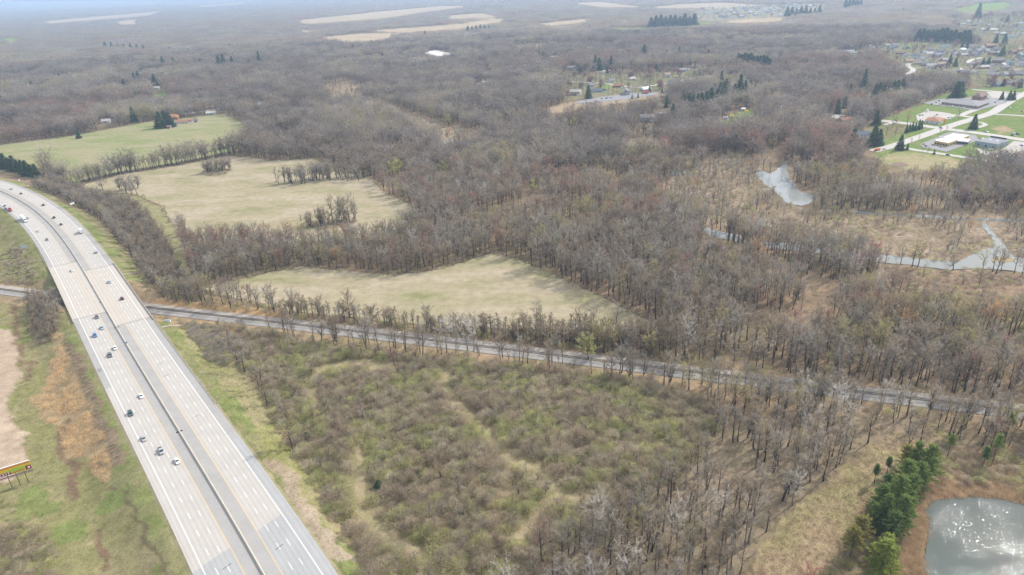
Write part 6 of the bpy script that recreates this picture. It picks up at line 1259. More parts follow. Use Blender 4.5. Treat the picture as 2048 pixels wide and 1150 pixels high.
def lorry(u, v, away, tcol, trail, label, name='semi_truck', tlen=14.6, th=4.0, flat=False):
    p = gp1(u, v, ROAD_Z + 1.5); s, o = road_so(p); q = road_pt(s, o)[0]; e = empty(name, (q[0], q[1], ROAD_Z + .015), road_head(s[0]) + (0 if away else math.pi), label, 'truck', 'trucks on the highway')
    c = MB(); V, F = shell([(tlen / 2 + 1.2, 1.2, .9, 3.4), (tlen / 2 + 1.5, 1.22, .6, 3.7), (tlen / 2 + 3.0, 1.22, .6, 3.2), (tlen / 2 + 3.4, 1.15, .6, 2.0), (tlen / 2 + 4.7, 1.02, .6, 1.75), (tlen / 2 + 4.9, .9, .7, 1.5)]); c.add(V, F); cb = c.build('cab', VC[tcol], e)
    g = MB(); g.frus(tlen / 2 + 2.95, tlen / 2 + 3.42, -1.05, 1.05, 2.05, tlen / 2 + 2.95, tlen / 2 + 3.12, -.98, .98, 3.0); g.build('windscreen', M['glass'], cb)
    t = MB()
    if flat: t.box(-tlen / 2, tlen / 2 + .9, -1.25, 1.25, 1.1, 1.4); t.box(-tlen / 2 + 1, tlen / 2 - 1, -1.1, 1.1, 1.42, 2.3)
    else: t.box(-tlen / 2, tlen / 2, -1.28, 1.28, 1.15, th)
    t.build('trailer', VC[trail], e); u_ = MB(); u_.box(-tlen / 2 + .3, tlen / 2 + 2.5, -.5, .5, .7, 1.1); u_.build('chassis', M['bed'], e)
    w_ = MB(); w_.tube((0, -.3, 0), (0, .3, 0), .5, .5, 12); wm = w_.mesh('wheel', M['rubber'])
    for xx in (-tlen / 2 + 1.2, -tlen / 2 + 2.5, tlen / 2 + .3, tlen / 2 + 1.4, tlen / 2 + 4.0):
        for yy in (-.95, .95): obj('wheel', wm, e, (xx, yy, .5))
lorry(15, 416, False, 'red', 'silver', 'red lorry with a low grey trailer at the left edge', flat=True); lorry(46, 437, False, 'white', 'white', 'long white lorry with a box trailer coming round the bend', tlen=13)
def box_truck(x, y, z, rz, col, bcol, label, group='trucks on the highway'):
    e = empty('box_truck', (x, y, z), rz, label, 'truck', group); c = MB(); V, F = shell([(1.6, 1.1, .6, 2.4), (1.9, 1.15, .5, 2.6), (3.0, 1.15, .5, 2.3), (3.4, 1.1, .5, 1.5), (4.4, .98, .5, 1.35), (4.6, .9, .6, 1.2)]); c.add(V, F); cb = c.build('cab', VC[col], e)
    g = MB(); g.frus(2.95, 3.45, -1.0, 1.0, 1.5, 2.95, 3.12, -.95, .95, 2.2); g.build('windscreen', M['glass'], cb); b = MB(); b.box(-5.0, 1.5, -1.25, 1.25, .95, 3.9); b.build('cargo_box', VC[bcol], e)
    w_ = MB(); w_.tube((0, -.2, 0), (0, .2, 0), .45, .45, 12); wm = w_.mesh('wheel', M['rubber'])
    for xx in (-3.4, 3.2):
        for yy in (-.98, .98): obj('wheel', wm, e, (xx, yy, .45))
p = gp1(161, 462, ROAD_Z + 1.5); s, o = road_so(p); q = road_pt(s, o)[0]; box_truck(q[0], q[1], ROAD_Z + .015, road_head(s[0]), 'white', 'white', 'white box truck in the outer outgoing lane')
TC = 'cars in the town at upper right'
def tcar(u, v, col, label, kind='sedan', a=None, du=6, dv=1.0):
    x, y = gp1(u, v); b = gp1(u + du, v + dv); car(x, y, .12, math.atan2(b[1] - y, b[0] - x) if a is None else a, kind, col, label, TC, 'pickup_truck' if kind == 'pickup' else 'car')
for a in ((1793.5, 242, 'red', 'dark red car on the town main road before the crossing'), (1882, 256.5, 'navy', 'dark car waiting at the town crossing'), (1972, 264.5, 'silver', 'silver car on the main road past the spruce'), (2025, 271.5, 'navy', 'dark car on the main road at the right edge'), (2027.5, 268, 'white', 'white car beside the dark ones at the right edge', 'suv'), (2036, 269, 'black', 'black car parked off the main road at right', 'suv'), (1896, 310.6, 'navy', 'dark blue car on the lower town road'), (2044, 292, 'blue', 'blue car at the right edge beside the pale lot'), (2017.5, 216, 'lightblue', 'pale car on the curving town road'), (2045, 224, 'red', 'red car in the drive at the right edge')): tcar(*a[:4], *(a[4:] or ['sedan']))
for i, (u, v, c, n) in enumerate(((1849.5, 207, 'white', 'white car at the far left corner'), (1863, 209.4, 'black', 'black car left end of the front row'), (1867, 207.5, 'white', 'white car second in the side row'), (1872, 205.8, 'navy', 'navy car third in the side row'), (1878, 202.5, 'navy', 'navy car at the top of the side row'), (1880.5, 210.5, 'silver', 'silver car left in the front row'), (1894.5, 211.8, 'teal', 'teal car in the front row'), (1905, 213.5, 'white', 'white car middle of the front row'), (1919, 215, 'silver', 'silver car right in the front row'), (1928, 212.5, 'black', 'black car close to the building front'), (1927.5, 216, 'white', 'white car right end of the front row'), (1957, 215, 'maroon', 'maroon car at the building corner'), (1984, 206, 'white', 'white car beyond the right end'), (1990, 205.5, 'navy', 'navy car beyond the right end'), (1969, 199, 'gray', 'grey car behind the plaza'), (1975.5, 197.5, 'navy', 'navy car behind the plaza'))): tcar(u, v, c, n + ' of the dark-roofed plaza', 'suv' if i % 3 == 1 else 'sedan', None, 1.5, 4)
for u, v, c, n in ((1839.5, 231.5, 'navy', 'dark car, left of two left of the restaurant'), (1845, 231, 'gray', 'grey car, right of two left of the restaurant'), (1874, 230.5, 'navy', 'navy car behind the restaurant roof'), (1870, 232, 'white', 'white car behind the restaurant'), (1897, 236.5, 'gray', 'grey car right of the restaurant'), (1903, 235.8, 'silver', 'silver car right of the restaurant'), (1967.5, 298.5, 'navy', 'dark car in front of the blue-grey building'), (1978, 299.6, 'silver', 'silver car in front of the blue-grey building'), (1983.5, 300.4, 'white', 'white car in front of the blue-grey building'), (1728, 280, 'white', 'white car beside the slate-roofed house'), (1852, 293, 'black', 'black car left in the lot of the yellow building'), (1866, 291, 'green', 'dark green car by the yellow wall'), (1847, 289.5, 'gray', 'grey car in the corner of the yellow building lot'), (1881, 294.5, 'teal', 'teal car in front of the yellow wall')): tcar(u, v, c, n, 'sedan', None, 3, 2)
for u, v, c, n, k in ((1181, 206.5, 'maroon', 'maroon car left in the storage yard', 'sedan'), (1193, 203.5, 'red', 'red car in the storage yard', 'suv'), (1199, 203, 'white', 'white van-like car in the storage yard', 'suv'), (1204, 197.6, 'navy', 'navy car on the grey lot of the storage yard', 'sedan'), (1213, 197.4, 'blue', 'blue car on the grey lot of the storage yard', 'suv'), (1222, 196, 'gray', 'grey car at the right of the storage yard', 'sedan'), (1216, 195, 'white', 'white pickup at the back of the storage yard', 'pickup')): tcar(u, v, c, n, k)
x, y = gp1(1754, 301.5); b = gp1(1765, 299.5); rzt = math.atan2(b[1] - y, b[0] - x); e = empty('utility_truck', (x, y, .12), rzt + math.pi, 'orange utility truck parked at the end of the lower town road', 'truck', 'trucks in the town')
c = MB(); V, F = shell([(1.2, 1.1, .6, 2.5), (1.5, 1.15, .5, 2.7), (2.6, 1.15, .5, 2.4), (3.0, 1.1, .5, 1.6), (3.9, 1.0, .5, 1.45), (4.1, .9, .6, 1.2)]); c.add(V, F); c.build('cab', VC['orange'], e); c = MB(); c.box(-4.4, 1.1, -1.25, 1.25, .9, 2.2); c.box(-4.2, 1.0, -1.1, 1.1, 2.2, 2.6); c.build('body', VC['orange'], e); c = MB(); c.tube((-3.5, .2, 2.7), (2.0, .2, 3.3), .22, .18, 8); c.build('boom', VC['orange'], e); c = MB(); c.box(4.1, 4.5, -1.2, 1.2, .4, 1.2); c.build('bumper', VC['red'], e); c = MB(); c.box(2.3, 2.9, -1.16, 1.16, 1.55, 2.3); c.build('windows', M['glass'], e)
w_ = MB(); w_.tube((0, -.2, 0), (0, .2, 0), .48, .48, 12); wm = w_.mesh('wheel', M['rubber'])
for xx in (-3, 2.9):
    for yy in (-1, 1): obj('wheel', wm, e, (xx, yy, .48))
x, y = gp1(1768, 299.5); car(x, y, .12, rzt + math.pi, 'pickup', 'white', 'white service pickup behind the orange utility truck', 'trucks in the town', 'pickup_truck')

# ------------------------------------------------------------------ billboard and highway signs
A = px([(22, 970)], 1.5)[0]; B = px([(55, 959.5)], 1.5)[0]; d_ = (B - A) / np.linalg.norm(B - A); mid = (A + B) / 2; zb = float(zground([mid[0]], [mid[1]])[0])
bb = empty('billboard', (mid[0], mid[1], zb), math.atan2(d_[1], d_[0]), 'yellow and dark red roadside billboard on three posts left of the highway', 'billboard')
M['bb_wood'] = plain('billboard_post_steel', (.14, .10, .10), .8); M['bb_yellow'] = plain('billboard_yellow', (.80, .60, .05), .6, .06); M['bb_orange'] = plain('billboard_orange', (.75, .30, .06), .6, .08); M['bb_red'] = plain('billboard_dark_red', (.30, .03, .06), .6, .1); M['bb_green'] = plain('billboard_lettuce_green', (.45, .62, .08), .6, .2); M['bb_white'] = plain('billboard_white', (.85, .85, .85), .6, .03); M['bb_bun'] = plain('billboard_bun_brown', (.55, .30, .08), .6, .15)
W2 = 6.1; BZ0, BZ1 = 6.6, 10.7; sp_ = np.linalg.norm(B - A) / 2
for xx in (-sp_, 0, sp_): MB().box(xx - .13, xx + .13, .12, .38, -.6, BZ0 + 2.6).build('post', M['bb_wood'], bb)
pn = MB().box(-W2, W2, -.10, .12, BZ0, BZ1).build('panel', M['bb_yellow'], bb)
MB().box(-W2, W2, -.25, .15, BZ1 + .004, BZ1 + .22).build('top_trim', M['bb_white'], bb); MB().box(-W2 - .2, W2 + .4, -1.3, -.2, BZ0 - .55, BZ0 - .43).build('catwalk', M['bb_wood'], bb); MB().box(-W2, W2, -.9, -.8, BZ0 - 1.2, BZ0 - 1.1).build('catwalk_rail', M['bb_wood'], bb)
def art(name, pts_, mt, y): m_ = MB(); m_.add([(p[0], y, BZ0 + p[1]) for p in pts_] , [tuple(range(len(pts_)))]); return m_.build(name, mt, pn)
art('orange_band', [(-W2, 3.1), (W2, 3.1), (W2, 4.0), (-W2, 4.0)], M['bb_orange'], -.108); art('white_band', [(-W2, 4.0), (W2, 4.0), (W2, 4.1), (-W2, 4.1)], M['bb_white'], -.112)
art('bun', [(-1.4, .5), (0, .15), (2.8, .4), (4.1, 1.1), (2.8, 1.3), (0, 1.1)], M['bb_bun'], -.112); art('lettuce', [(-2.6, 1.1), (0, .9), (3.6, 1.2), (4.2, 1.8), (2, 2.5), (-1, 2.4), (-2.4, 1.9)], M['bb_green'], -.116)
art('red_box', [(-W2, 0), (-1.2, 0), (-1.5, 1.55), (-W2, 1.55)], M['bb_red'], -.116); art('red_box', [(3.9, 0), (W2, 0), (W2, 2.0), (4.1, 2.0)], M['bb_red'], -.120); art('white_mark', [(4.6, .5), (5.5, .4), (5.7, 1.5), (5.0, 1.6)], M['bb_white'], -.124)
def block_letter(ch, x0, wd, ht, y):
    B_ = {'E': [(0, 0, .3, 1), (.3, 0, 1, .2), (.3, .4, .85, .6), (.3, .8, 1, 1)], 'I': [(.3, 0, .7, 1)], 'T': [(.35, 0, .65, .8), (0, .8, 1, 1)]}
    m_ = MB()
    quads = [[(a, b), (c_, b), (c_, d), (a, d)] for a, b, c_, d in B_[ch]] if ch in B_ else [[(0, 0), (.3, 0), (1, 1), (.7, 1)], [(.7, 0), (1, 0), (.62, .44), (.46, .38)], [(0, 1), (.36, .57), (.52, .63), (.3, 1)]]
    for q in quads: m_.add([(x0 + a * wd, y, BZ0 + .2 + b * ht) for a, b in q], [(0, 1, 2, 3)])
    return m_.build('letter', M['bb_white'], pn)
for ch, x0, wd in (('E', -5.8, .9), ('X', -4.65, 1.05), ('I', -3.5, .75), ('T', -2.7, 1.0)): block_letter(ch, x0, wd, 1.18, -.124)
M['sign_back'] = plain('sign_back_metal', (.36, .42, .46), .5, .08, 1, .3); M['sign_white'] = plain('sign_white', (.80, .82, .82), .5, .05)
def road_sign(u, v, z0, w_, h_, mt, label, ang, posts=2):
    x, y = gp1(u, v); z = float(zground([x], [y])[0]); e = empty('road_sign', (x, y, z), ang, label, 'road sign', 'highway signs'); MB().box(-.05, .05, -w_ / 2, w_ / 2, z0, z0 + h_).build('panel', mt, e)
    for yy in ([-w_ * .3, w_ * .3] if posts == 2 else [0]): MB().box(.06, .18, yy - .06, yy + .06, -.4, z0 + h_ * .8).build('post', M['galv'], e)
hd_ = road_head(s_at(90, 500)); road_sign(54, 512, 2.4, 4.6, 3.0, M['sign_back'], 'grey-blue guide sign panel left of the highway before the bridge', hd_ + .2)
road_sign(148, 418, 1.8, 5.2, 1.9, M['sign_white'], 'wide white sign panel beside the thicket right of the bend', hd_ + .6); road_sign(93, 387, 1.5, 2.6, 1.2, M['sign_white'], 'small white sign farther up the right verge of the bend', hd_ + .6); road_sign(41, 368, 1.2, 1.8, 1.2, M['sign_white'], 'smallest white sign at the far right verge of the bend', hd_ + .6)
c = road_pt(np.array([s_at(258, 690)]), np.array([0.0]))[0]; e = empty('marker_sign', (c[0], c[1], ROAD_Z + 1.0), road_head(s_at(258, 690)), 'small blue marker sign on top of the median barrier', 'road sign'); MB().box(-.03, .03, -.04, .04, 0, 1.0).build('post', M['galv'], e); MB().box(-.05, -.03, -.45, .45, .5, 1.5).build('panel', VC['blue'], e)
x, y = gp1(339, 656); e = empty('utility_cabinet', (x, y, float(zground([x], [y])[0])), .3, 'white utility cabinet at the end of the spillway beside the railway', 'cabinet'); MB().box(-1.6, 1.6, -.9, .9, -.2, 1.5).build('body', M['sign_white'], e); MB().box(-1.7, 1.7, -1.0, 1.0, 1.503, 1.62).build('lid', M['galv'], e)

# ------------------------------------------------------------------ buildings
RC = {'gray': (.27, .265, .265), 'slate': (.15, .17, .20), 'tan': (.35, .285, .22), 'brown': (.22, .16, .13), 'orange': (.42, .28, .18), 'teal': (.20, .29, .29), 'white': (.72, .72, .70), 'lavender': (.27, .26, .31), 'red': (.33, .10, .08), 'pale': (.48, .46, .43), 'rust': (.36, .19, .12)}
def roof_mat(c):
    k = 'roof_' + c
    if k not in M: M[k] = plain('shingles_' + c, RC[c], .9, .2, .8, 0, .2)
    return M[k]
WC = {'white': (.72, .71, .68), 'cream': (.60, .54, .42), 'brick': (.30, .16, .11), 'beige': (.48, .42, .34), 'grey': (.40, .40, .40), 'blue': (.35, .41, .46), 'yellow': (.66, .50, .20), 'tan': (.42, .34, .25)}
def wall_mat(c):
    k = 'wall_' + c
    if k not in M: M[k] = plain('siding_' + c, WC[c], .85, .08, .6)
    return M[k]
M['door'] = plain('house_door', (.14, .08, .06), .6)
WINM = {}
def house(x, y, w_, d, rot, roof, wall, label, group, st=1, gable=True, chim=True, name='house', detail=True):
    e = empty(name, (x, y, 0), rot, label, 'house' if name == 'house' else 'building', group); h = 2.9 * st + .3; hw, hd2 = w_ / 2, d / 2; rh = d * .32
    m_ = MB(); m_.box(-hw, hw, -hd2, hd2, -.4, h)
    if gable: m_.add([(-hw, -hd2, h), (-hw, hd2, h), (-hw, 0, h + rh - .1), (hw, -hd2, h), (hw, hd2, h), (hw, 0, h + rh - .1)], [(0, 2, 1), (3, 4, 5)])
    gw = w_ * .30; m_.box(hw * .35, hw * .35 + gw, -hd2 - 2.6, -hd2 - .003, -.4, h - .35)   # garage wing to the front
    m_.build('wall', wall_mat(wall), e)
    r = MB(); o = .5; ins = 0 if gable else d * .42; t = .22
    V = [(-hw - o, -hd2 - o, h - .12), (hw + o, -hd2 - o, h - .12), (hw + o, hd2 + o, h - .12), (-hw - o, hd2 + o, h - .12), (-hw - o + ins, 0, h + rh), (hw + o - ins, 0, h + rh)]
    r.add(V, [(0, 1, 5, 4), (2, 3, 4, 5), (1, 2, 5), (3, 0, 4), (3, 2, 1, 0)])
    gx0, gx1 = hw * .35 - .4, hw * .35 + gw + .4; gm = (gx0 + gx1) / 2; yb = -hd2 + d * .22; hz = h - .35; r.add([(gx0, -hd2 - 3.0, hz), (gx1, -hd2 - 3.0, hz), (gm, -hd2 - 3.0, hz + gw * .34), (gx0, yb, hz + .02), (gx1, yb, hz + .02), (gm, yb, hz + gw * .34)], [(0, 2, 5, 3), (1, 4, 5, 2), (0, 1, 2)])
    rf = r.build('roof', roof_mat(roof), e)
    if chim: MB().box(-hw * .4, -hw * .4 + .9, .6, 1.4, h, h + rh + .7).build('chimney', M['bb_bun'] if wall == 'brick' else wall_mat('brick'), rf)
    if 'win' not in WINM: WINM['win'] = MB().box(-.65, .65, -.06, .06, -.6, .6).mesh('window', M['glass']); WINM['door'] = MB().box(-.5, .5, -.06, .06, 0, 2.05).mesh('door', M['door']); WINM['gar'] = MB().box(-2.2, 2.2, -.06, .06, 0, 2.1).mesh('garage_door', M['bb_white'])
    if detail:
        for lv in range(st):
            for fx in ([-.72, -.38, .1] if lv == 0 else [-.72, -.3, .1, .6]): obj('window', WINM['win'], e, (fx * hw, -hd2 - .03, 1.5 + lv * 2.9))
            for sx_ in (-1, 1): q = obj('window', WINM['win'], e, (sx_ * (hw + .03), .15 * d, 1.5 + lv * 2.9)); q.rotation_euler = (0, 0, math.pi / 2)
        obj('door', WINM['door'], e, (-.12 * hw, -hd2 - .03, .05)); g = obj('garage_door', WINM['gar'], e, ((gx0 + gx1) / 2, -hd2 - 2.63, .05)); g.scale = (gw / 5.0, 1, 1)
    return e
rh_ = np.random.default_rng(21)
def houses(rows, group, where, st=1, size=(17, 11), detail=True):
    lr = rank_words(np.array([r[0] for r in rows]), ['far left', 'left', 'left of centre', 'centre', 'right of centre', 'right', 'far right']); fb = rank_words(np.array([-r[1] for r in rows]), ['front', 'second', 'third', 'back'])
    for (u, v, roof, wall, *o), a, b in zip(rows, lr, fb):
        x, y = gp1(u, v); ang = rh_.choice([0, .25, -.3, 1.57, .6]) + rh_.normal(0, .12); k = o[0] if o else 1.0
        house(x, y, size[0] * k * rh_.uniform(.9, 1.15), size[1] * rh_.uniform(.9, 1.1), ang, roof, wall, f'{wall} house with {roof} roof {where}, {b} row, {a}', group, st + (1 if rh_.random() < .35 else 0), rh_.random() < .6, True, 'house', detail)
SUBH = [(1774.6, 92.5, 'gray', 'beige', 1.4), (1759.5, 98, 'gray', 'white'), (1812, 97.5, 'slate', 'grey', 1.3), (1889, 94.5, 'teal', 'white', 1.3), (1861, 101, 'gray', 'beige', 1.1), (1830, 116.5, 'slate', 'white', 1.2), (1874, 114, 'lavender', 'grey', 1.3), (1838, 128.5, 'tan', 'beige', 1.3), (1853.5, 131.5, 'slate', 'brick', 1.2), (1863, 136.5, 'pale', 'white'), (1940, 105.5, 'gray', 'white', 1.2), (1923.5, 104, 'white', 'white', .8), (1979, 95.5, 'orange', 'brick', 1.2), (2038.5, 101, 'orange', 'tan', 1.2), (1961, 127, 'gray', 'beige', 1.2), (1968.6, 136.5, 'pale', 'brick', 1.3), (1995.7, 126, 'gray', 'brick', 1.1), (2039, 115, 'teal', 'grey', 1.2), (2018, 130, 'teal', 'blue'), (2031.8, 144, 'tan', 'cream', 1.2), (1994, 171.5, 'slate', 'blue', 1.2), (2015, 168, 'gray', 'grey', 1.2), (2045, 165.5, 'slate', 'white'), (1919, 143, 'pale', 'white'), (1818, 124, 'orange', 'cream'), (1899, 118, 'tan', 'beige'), (1848, 107, 'gray', 'white'), (1905, 104, 'gray', 'cream'), (1985, 110, 'gray', 'brick'), (1952, 112, 'lavender', 'grey'), (2010, 140, 'gray', 'beige'), (1880, 104, 'slate', 'blue'), (2025, 108, 'brown', 'brick'), (1745, 108, 'gray', 'white'), (1962, 100, 'gray', 'white'), (2044, 132, 'gray', 'white'), (1782, 99, 'slate', 'grey'), (1792, 95, 'gray', 'cream'), (1800, 108, 'brown', 'brick'), (1808, 113, 'slate', 'white'), (1842, 122, 'gray', 'white'), (1850, 117, 'brown', 'white'), (1857, 112, 'pale', 'white'), (1866, 107, 'slate', 'white'), (1880, 133, 'tan', 'grey'), (1888, 122, 'pale', 'beige'), (1910, 110, 'gray', 'white'), (1930, 112, 'pale', 'beige'), (1946, 97, 'gray', 'cream'), (1955, 106, 'gray', 'grey'), (1972, 104, 'gray', 'grey'), (1990, 103, 'slate', 'beige'), (2000, 108, 'pale', 'grey'), (1944, 131, 'lavender', 'cream'), (1978, 126, 'gray', 'grey'), (1986, 133, 'gray', 'white'), (2005, 132, 'pale', 'cream'), (2028, 123, 'brown', 'white'), (2044, 121, 'slate', 'beige'), (1925, 150, 'slate', 'brick'), (1950, 147, 'pale', 'white'), (1985, 149, 'gray', 'white'), (2008, 151, 'gray', 'grey'), (2040, 150, 'gray', 'grey'), (1895, 148, 'tan', 'cream')]
SUBH2 = [(1935.5, 45, 'pale', 'white', 1.2), (1958, 47, 'gray', 'white', 1.2), (1986.7, 61, 'white', 'white', 1.3), (1962.6, 60, 'pale', 'white'), (2025.8, 75, 'gray', 'white', 1.3), (2036, 60, 'slate', 'white', 1.2), (2004.7, 71, 'pale', 'grey', 1.2), (1902, 39, 'gray', 'white'), (1915, 42, 'slate', 'white'), (2015, 57, 'brown', 'white'), (1976, 52, 'gray', 'beige'), (2043, 70, 'gray', 'white'), (2012, 77, 'teal', 'white', 1.3), (1945, 62, 'brown', 'beige'), (1925, 50, 'pale', 'white'), (1948, 52, 'slate', 'brick'), (1968, 66, 'brown', 'white'), (1994, 68, 'pale', 'brick'), (2016, 66, 'brown', 'beige'), (2030, 52, 'slate', 'grey'), (1998, 47, 'pale', 'white'), (1985, 42, 'gray', 'white'), (2020, 44, 'brown', 'cream'), (2044, 48, 'pale', 'white'), (1890, 50, 'tan', 'cream'), (1910, 55, 'brown', 'cream'), (1935, 70, 'pale', 'beige')]
SUBH3 = [(1682.7, 108.5, 'slate', 'grey', 1.3), (1697.5, 105, 'pale', 'white', 1.3), (1706, 108, 'gray', 'white'), (1702, 122, 'pale', 'white', 1.2), (1742, 97, 'gray', 'white', 1.1), (1724, 108, 'brown', 'beige')]
FARH = [(1405, 18), (1418, 16), (1425, 17), (1412, 29), (1423.5, 28), (1434, 28), (1448, 24), (1397, 36), (1459, 23), (1476, 26), (1480, 15), (1489, 18), (1502, 27), (1504, 16), (1517, 14), (1538, 13), (1547, 11), (1556, 18.5), (1573, 12), (1586, 16), (1577, 9.5), (1463, 37), (1483, 35), (1528, 27), (1511, 31), (1560, 33), (1609, 10), (1618, 14), (1530, 20), (1468, 30), (1440, 34), (1493, 22), (1525, 11.5), (1565, 14), (1547, 22), (1532.6, 25.3), (1514.7, 27.5), (1467.7, 28.0), (1613.3, 11.2), (1441.3, 28.5), (1540.6, 19.1), (1619.7, 12.9), (1456.2, 33.7), (1550.9, 18.0), (1563.3, 25.2), (1448.2, 35.2), (1515.8, 19.4), (1580.7, 17.5), (1530.4, 23.3), (1585.0, 12.9), (1471.4, 27.7), (1487.6, 32.1), (1462.2, 24.8), (1541.3, 23.6), (1624.8, 10.6), (1558.1, 21.9), (1594.8, 22.5), (1516.7, 21.1), (1589.2, 12.3), (1460.3, 24.6), (1498.2, 26.8)]
MIDH = [(1183, 172.5, 'gray', 'white', .8), (1197, 183.5, 'slate', 'blue', 1.7), (1151.4, 189.5, 'pale', 'beige', 1.1), (1348, 168.5, 'slate', 'blue', 1.2), (1236.5, 174, 'rust', 'brick', 1.2), (1251.6, 188, 'gray', 'grey', 1.5), (1209.4, 146, 'pale', 'white', 1.2), (1364, 142.5, 'gray', 'blue', 1.2), (1334, 154.5, 'tan', 'cream', .8), (1179.5, 98.5, 'white', 'white', .7), (1241, 103.5, 'pale', 'white', 1.2), (1109, 119.5, 'pale', 'beige'), (1223.5, 163.5, 'gray', 'white', .8), (1142, 140, 'gray', 'beige'), (1265, 160, 'pale', 'cream'), (1414, 158, 'pale', 'beige', .9), (1388, 136, 'gray', 'beige', .9)]
houses(SUBH, 'suburb houses', 'in the suburb beside the plaza'); houses(SUBH2, 'upper suburb houses', 'in the top right suburb', 1, (17, 11)); houses(SUBH3, 'houses in the right woods', 'in woods left of suburb', 1, (17, 11)); houses(MIDH, 'houses along the country road', 'along the country road')
houses([(u, v, str(rh_.choice(['gray', 'lavender', 'pale', 'pale', 'tan'])), str(rh_.choice(['white', 'white', 'beige', 'blue']))) for u, v in FARH], 'far subdivision houses', 'in the far subdivision', 2, (21, 14), False)
def hs(u, v, w_, d, ang, roof, wall, label, st=1, gable=True, nm='house', chim=False): x, y = gp1(u, v); house(x, y, w_, d, ang, roof, wall, label, 'scattered buildings', st, gable, chim, nm)
hs(1723, 277, 17, 10, -.1, 'slate', 'white', 'white house with a slate-blue roof among big spruces by the town', 2); hs(1528, 177, 24, 11, .25, 'gray', 'grey', 'long grey-roofed house in the woods below the dark row'); hs(1293, 242, 20, 12, -.1, 'gray', 'blue', 'large grey-blue house at the river woods', 2); hs(1322, 231, 13, 7, .1, 'pale', 'white', 'pale-roofed shed right of the grey-blue house', 1, True, 'shed'); hs(1485.5, 221.5, 6, 5, .2, 'white', 'white', 'tiny white shed on the forsythia lawn', 1, True, 'shed'); hs(1452, 239, 7, 4, -.3, 'pale', 'white', 'small white hut low on the forsythia lawn', 1, True, 'shed')
hs(1291, 181, 18, 12, .5, 'white', 'blue', 'white-roofed building beside the country road', 1, True, 'building'); hs(1291, 187, 12, 6, .1, 'red', 'tan', 'low red-roofed shed below the white-roofed building', 1, True, 'shed')
hs(213, 245, 13, 10, .3, 'pale', 'white', 'pale house at the upper edge of the green pasture'); hs(345, 241, 20, 14, .3, 'rust', 'brick', 'large rust-red farmhouse behind the evergreens', 2, False); hs(370, 246, 27, 8, .3, 'rust', 'white', 'long white-walled barn with a rust roof beside the farmhouse', 1, True, 'barn'); hs(339, 256.5, 7, 5, .25, 'brown', 'brick', 'small orange-brown shed in front of the farm evergreens', 1, True, 'shed'); hs(388, 242, 9, 7, .4, 'brown', 'tan', 'small brown shed right of the long white barn', 1, True, 'shed'); hs(393, 244, 6, 4, .3, 'slate', 'blue', 'dark blue little shed on the farm lawn', 1, True, 'shed')
hs(423, 229, 16, 9, .3, 'pale', 'blue', 'pale house at the woods end of the pasture'); hs(518, 211, 14, 9, .3, 'white', 'white', 'white house in the woods behind the pasture'); hs(313, 178, 14, 9, .2, 'pale', 'white', 'pale house beside the bright lawn in the left woods'); hs(76, 83, 26, 12, .2, 'white', 'white', 'far white barn in the hazy left woods', 1, True, 'barn'); hs(98, 87, 16, 9, .2, 'white', 'white', 'small far white shed right of the hazy barn', 1, True, 'shed'); hs(306, 131, 18, 10, .3, 'pale', 'beige', 'pale house in the hazy left woods'); hs(752, 136, 20, 11, .4, 'gray', 'blue', 'grey house at the left of the centre woods'); hs(985, 151, 15, 9, .3, 'white', 'white', 'white house in the centre woods'); hs(971, 168, 17, 10, .5, 'pale', 'white', 'pale house lower in the centre woods'); hs(957, 171, 10, 7, .2, 'gray', 'beige', 'grey shed beside the pale centre house', 1, True, 'shed'); hs(895, 154, 17, 10, .3, 'brown', 'tan', 'brown house in the centre woods'); hs(863, 41, 30, 14, .3, 'white', 'white', 'far white barn among the tan fields', 1, True, 'barn'); hs(1246, 43, 30, 14, .2, 'pale', 'white', 'far pale barn at the end of the far road', 1, True, 'barn'); hs(1745, 33, 26, 12, .2, 'white', 'white', 'white house in the top right woods'); hs(1775, 183, 14, 9, .1, 'white', 'white', 'white house behind the evergreen grove'); hs(1690, 243, 17, 10, .2, 'rust', 'brick', 'rust-roofed house beside the town lane'); hs(1668, 240, 14, 9, .5, 'pale', 'white', 'pale house left of the rust-roofed one'); hs(687, 30, 24, 12, .2, 'white', 'white', 'far white building in the hazy top left', 1, True, 'barn'); hs(1880, 112, 13, 9, .3, 'gray', 'beige', 'small grey house in the heart of the suburb')
def shop(base_px, zr, wallc, roofm, label, name='shop_building', wins=(), parapet=.0, roof_over=0.0):
    """flat-roofed building; corners given on the roof"""
    P = px(base_px, zr); c = P.mean(0); e = empty(name, (c[0], c[1], 0), 0, label, 'building', 'shops at the town crossing'); Q = P - c; n = len(Q)
    ar = sum(Q[i][0] * Q[(i + 1) % n][1] - Q[(i + 1) % n][0] * Q[i][1] for i in range(n))
    if ar < 0: Q = Q[::-1]
    MB().prism([tuple(q) for q in Q], -.3, zr - .25).build('wall', wall_mat(wallc) if isinstance(wallc, str) else wallc, e); rf = MB().prism([tuple(q * (1 + roof_over)) for q in Q], zr - .247, zr).build('roof', roofm, e)
    for (ei, cnt, w_, z0, z1) in wins:
        a = Q[ei % n]; b = Q[(ei + 1) % n]; L = np.linalg.norm(b - a); dd = (b - a) / L; me = MB().box(-w_ / 2, w_ / 2, -.05, .05, 0, z1 - z0).mesh('window', M['glass'])
        for i in range(cnt): p = a + (b - a) * (i + .5) / cnt + np.array([dd[1], -dd[0]]) * .02; obj('window', me, e, (p[0], p[1], z0), math.atan2(dd[1], dd[0]))
    return e, Q, rf
M['roof_bright'] = plain('white_membrane_roof', (.82, .82, .80), .6, .04, .3); M['roof_gray_flat'] = plain('grey_membrane_roof', (.25, .26, .28), .9, .1, .3)
allw = lambda n, c, w_, z0, z1: tuple((i, c, w_, z0, z1) for i in range(n))
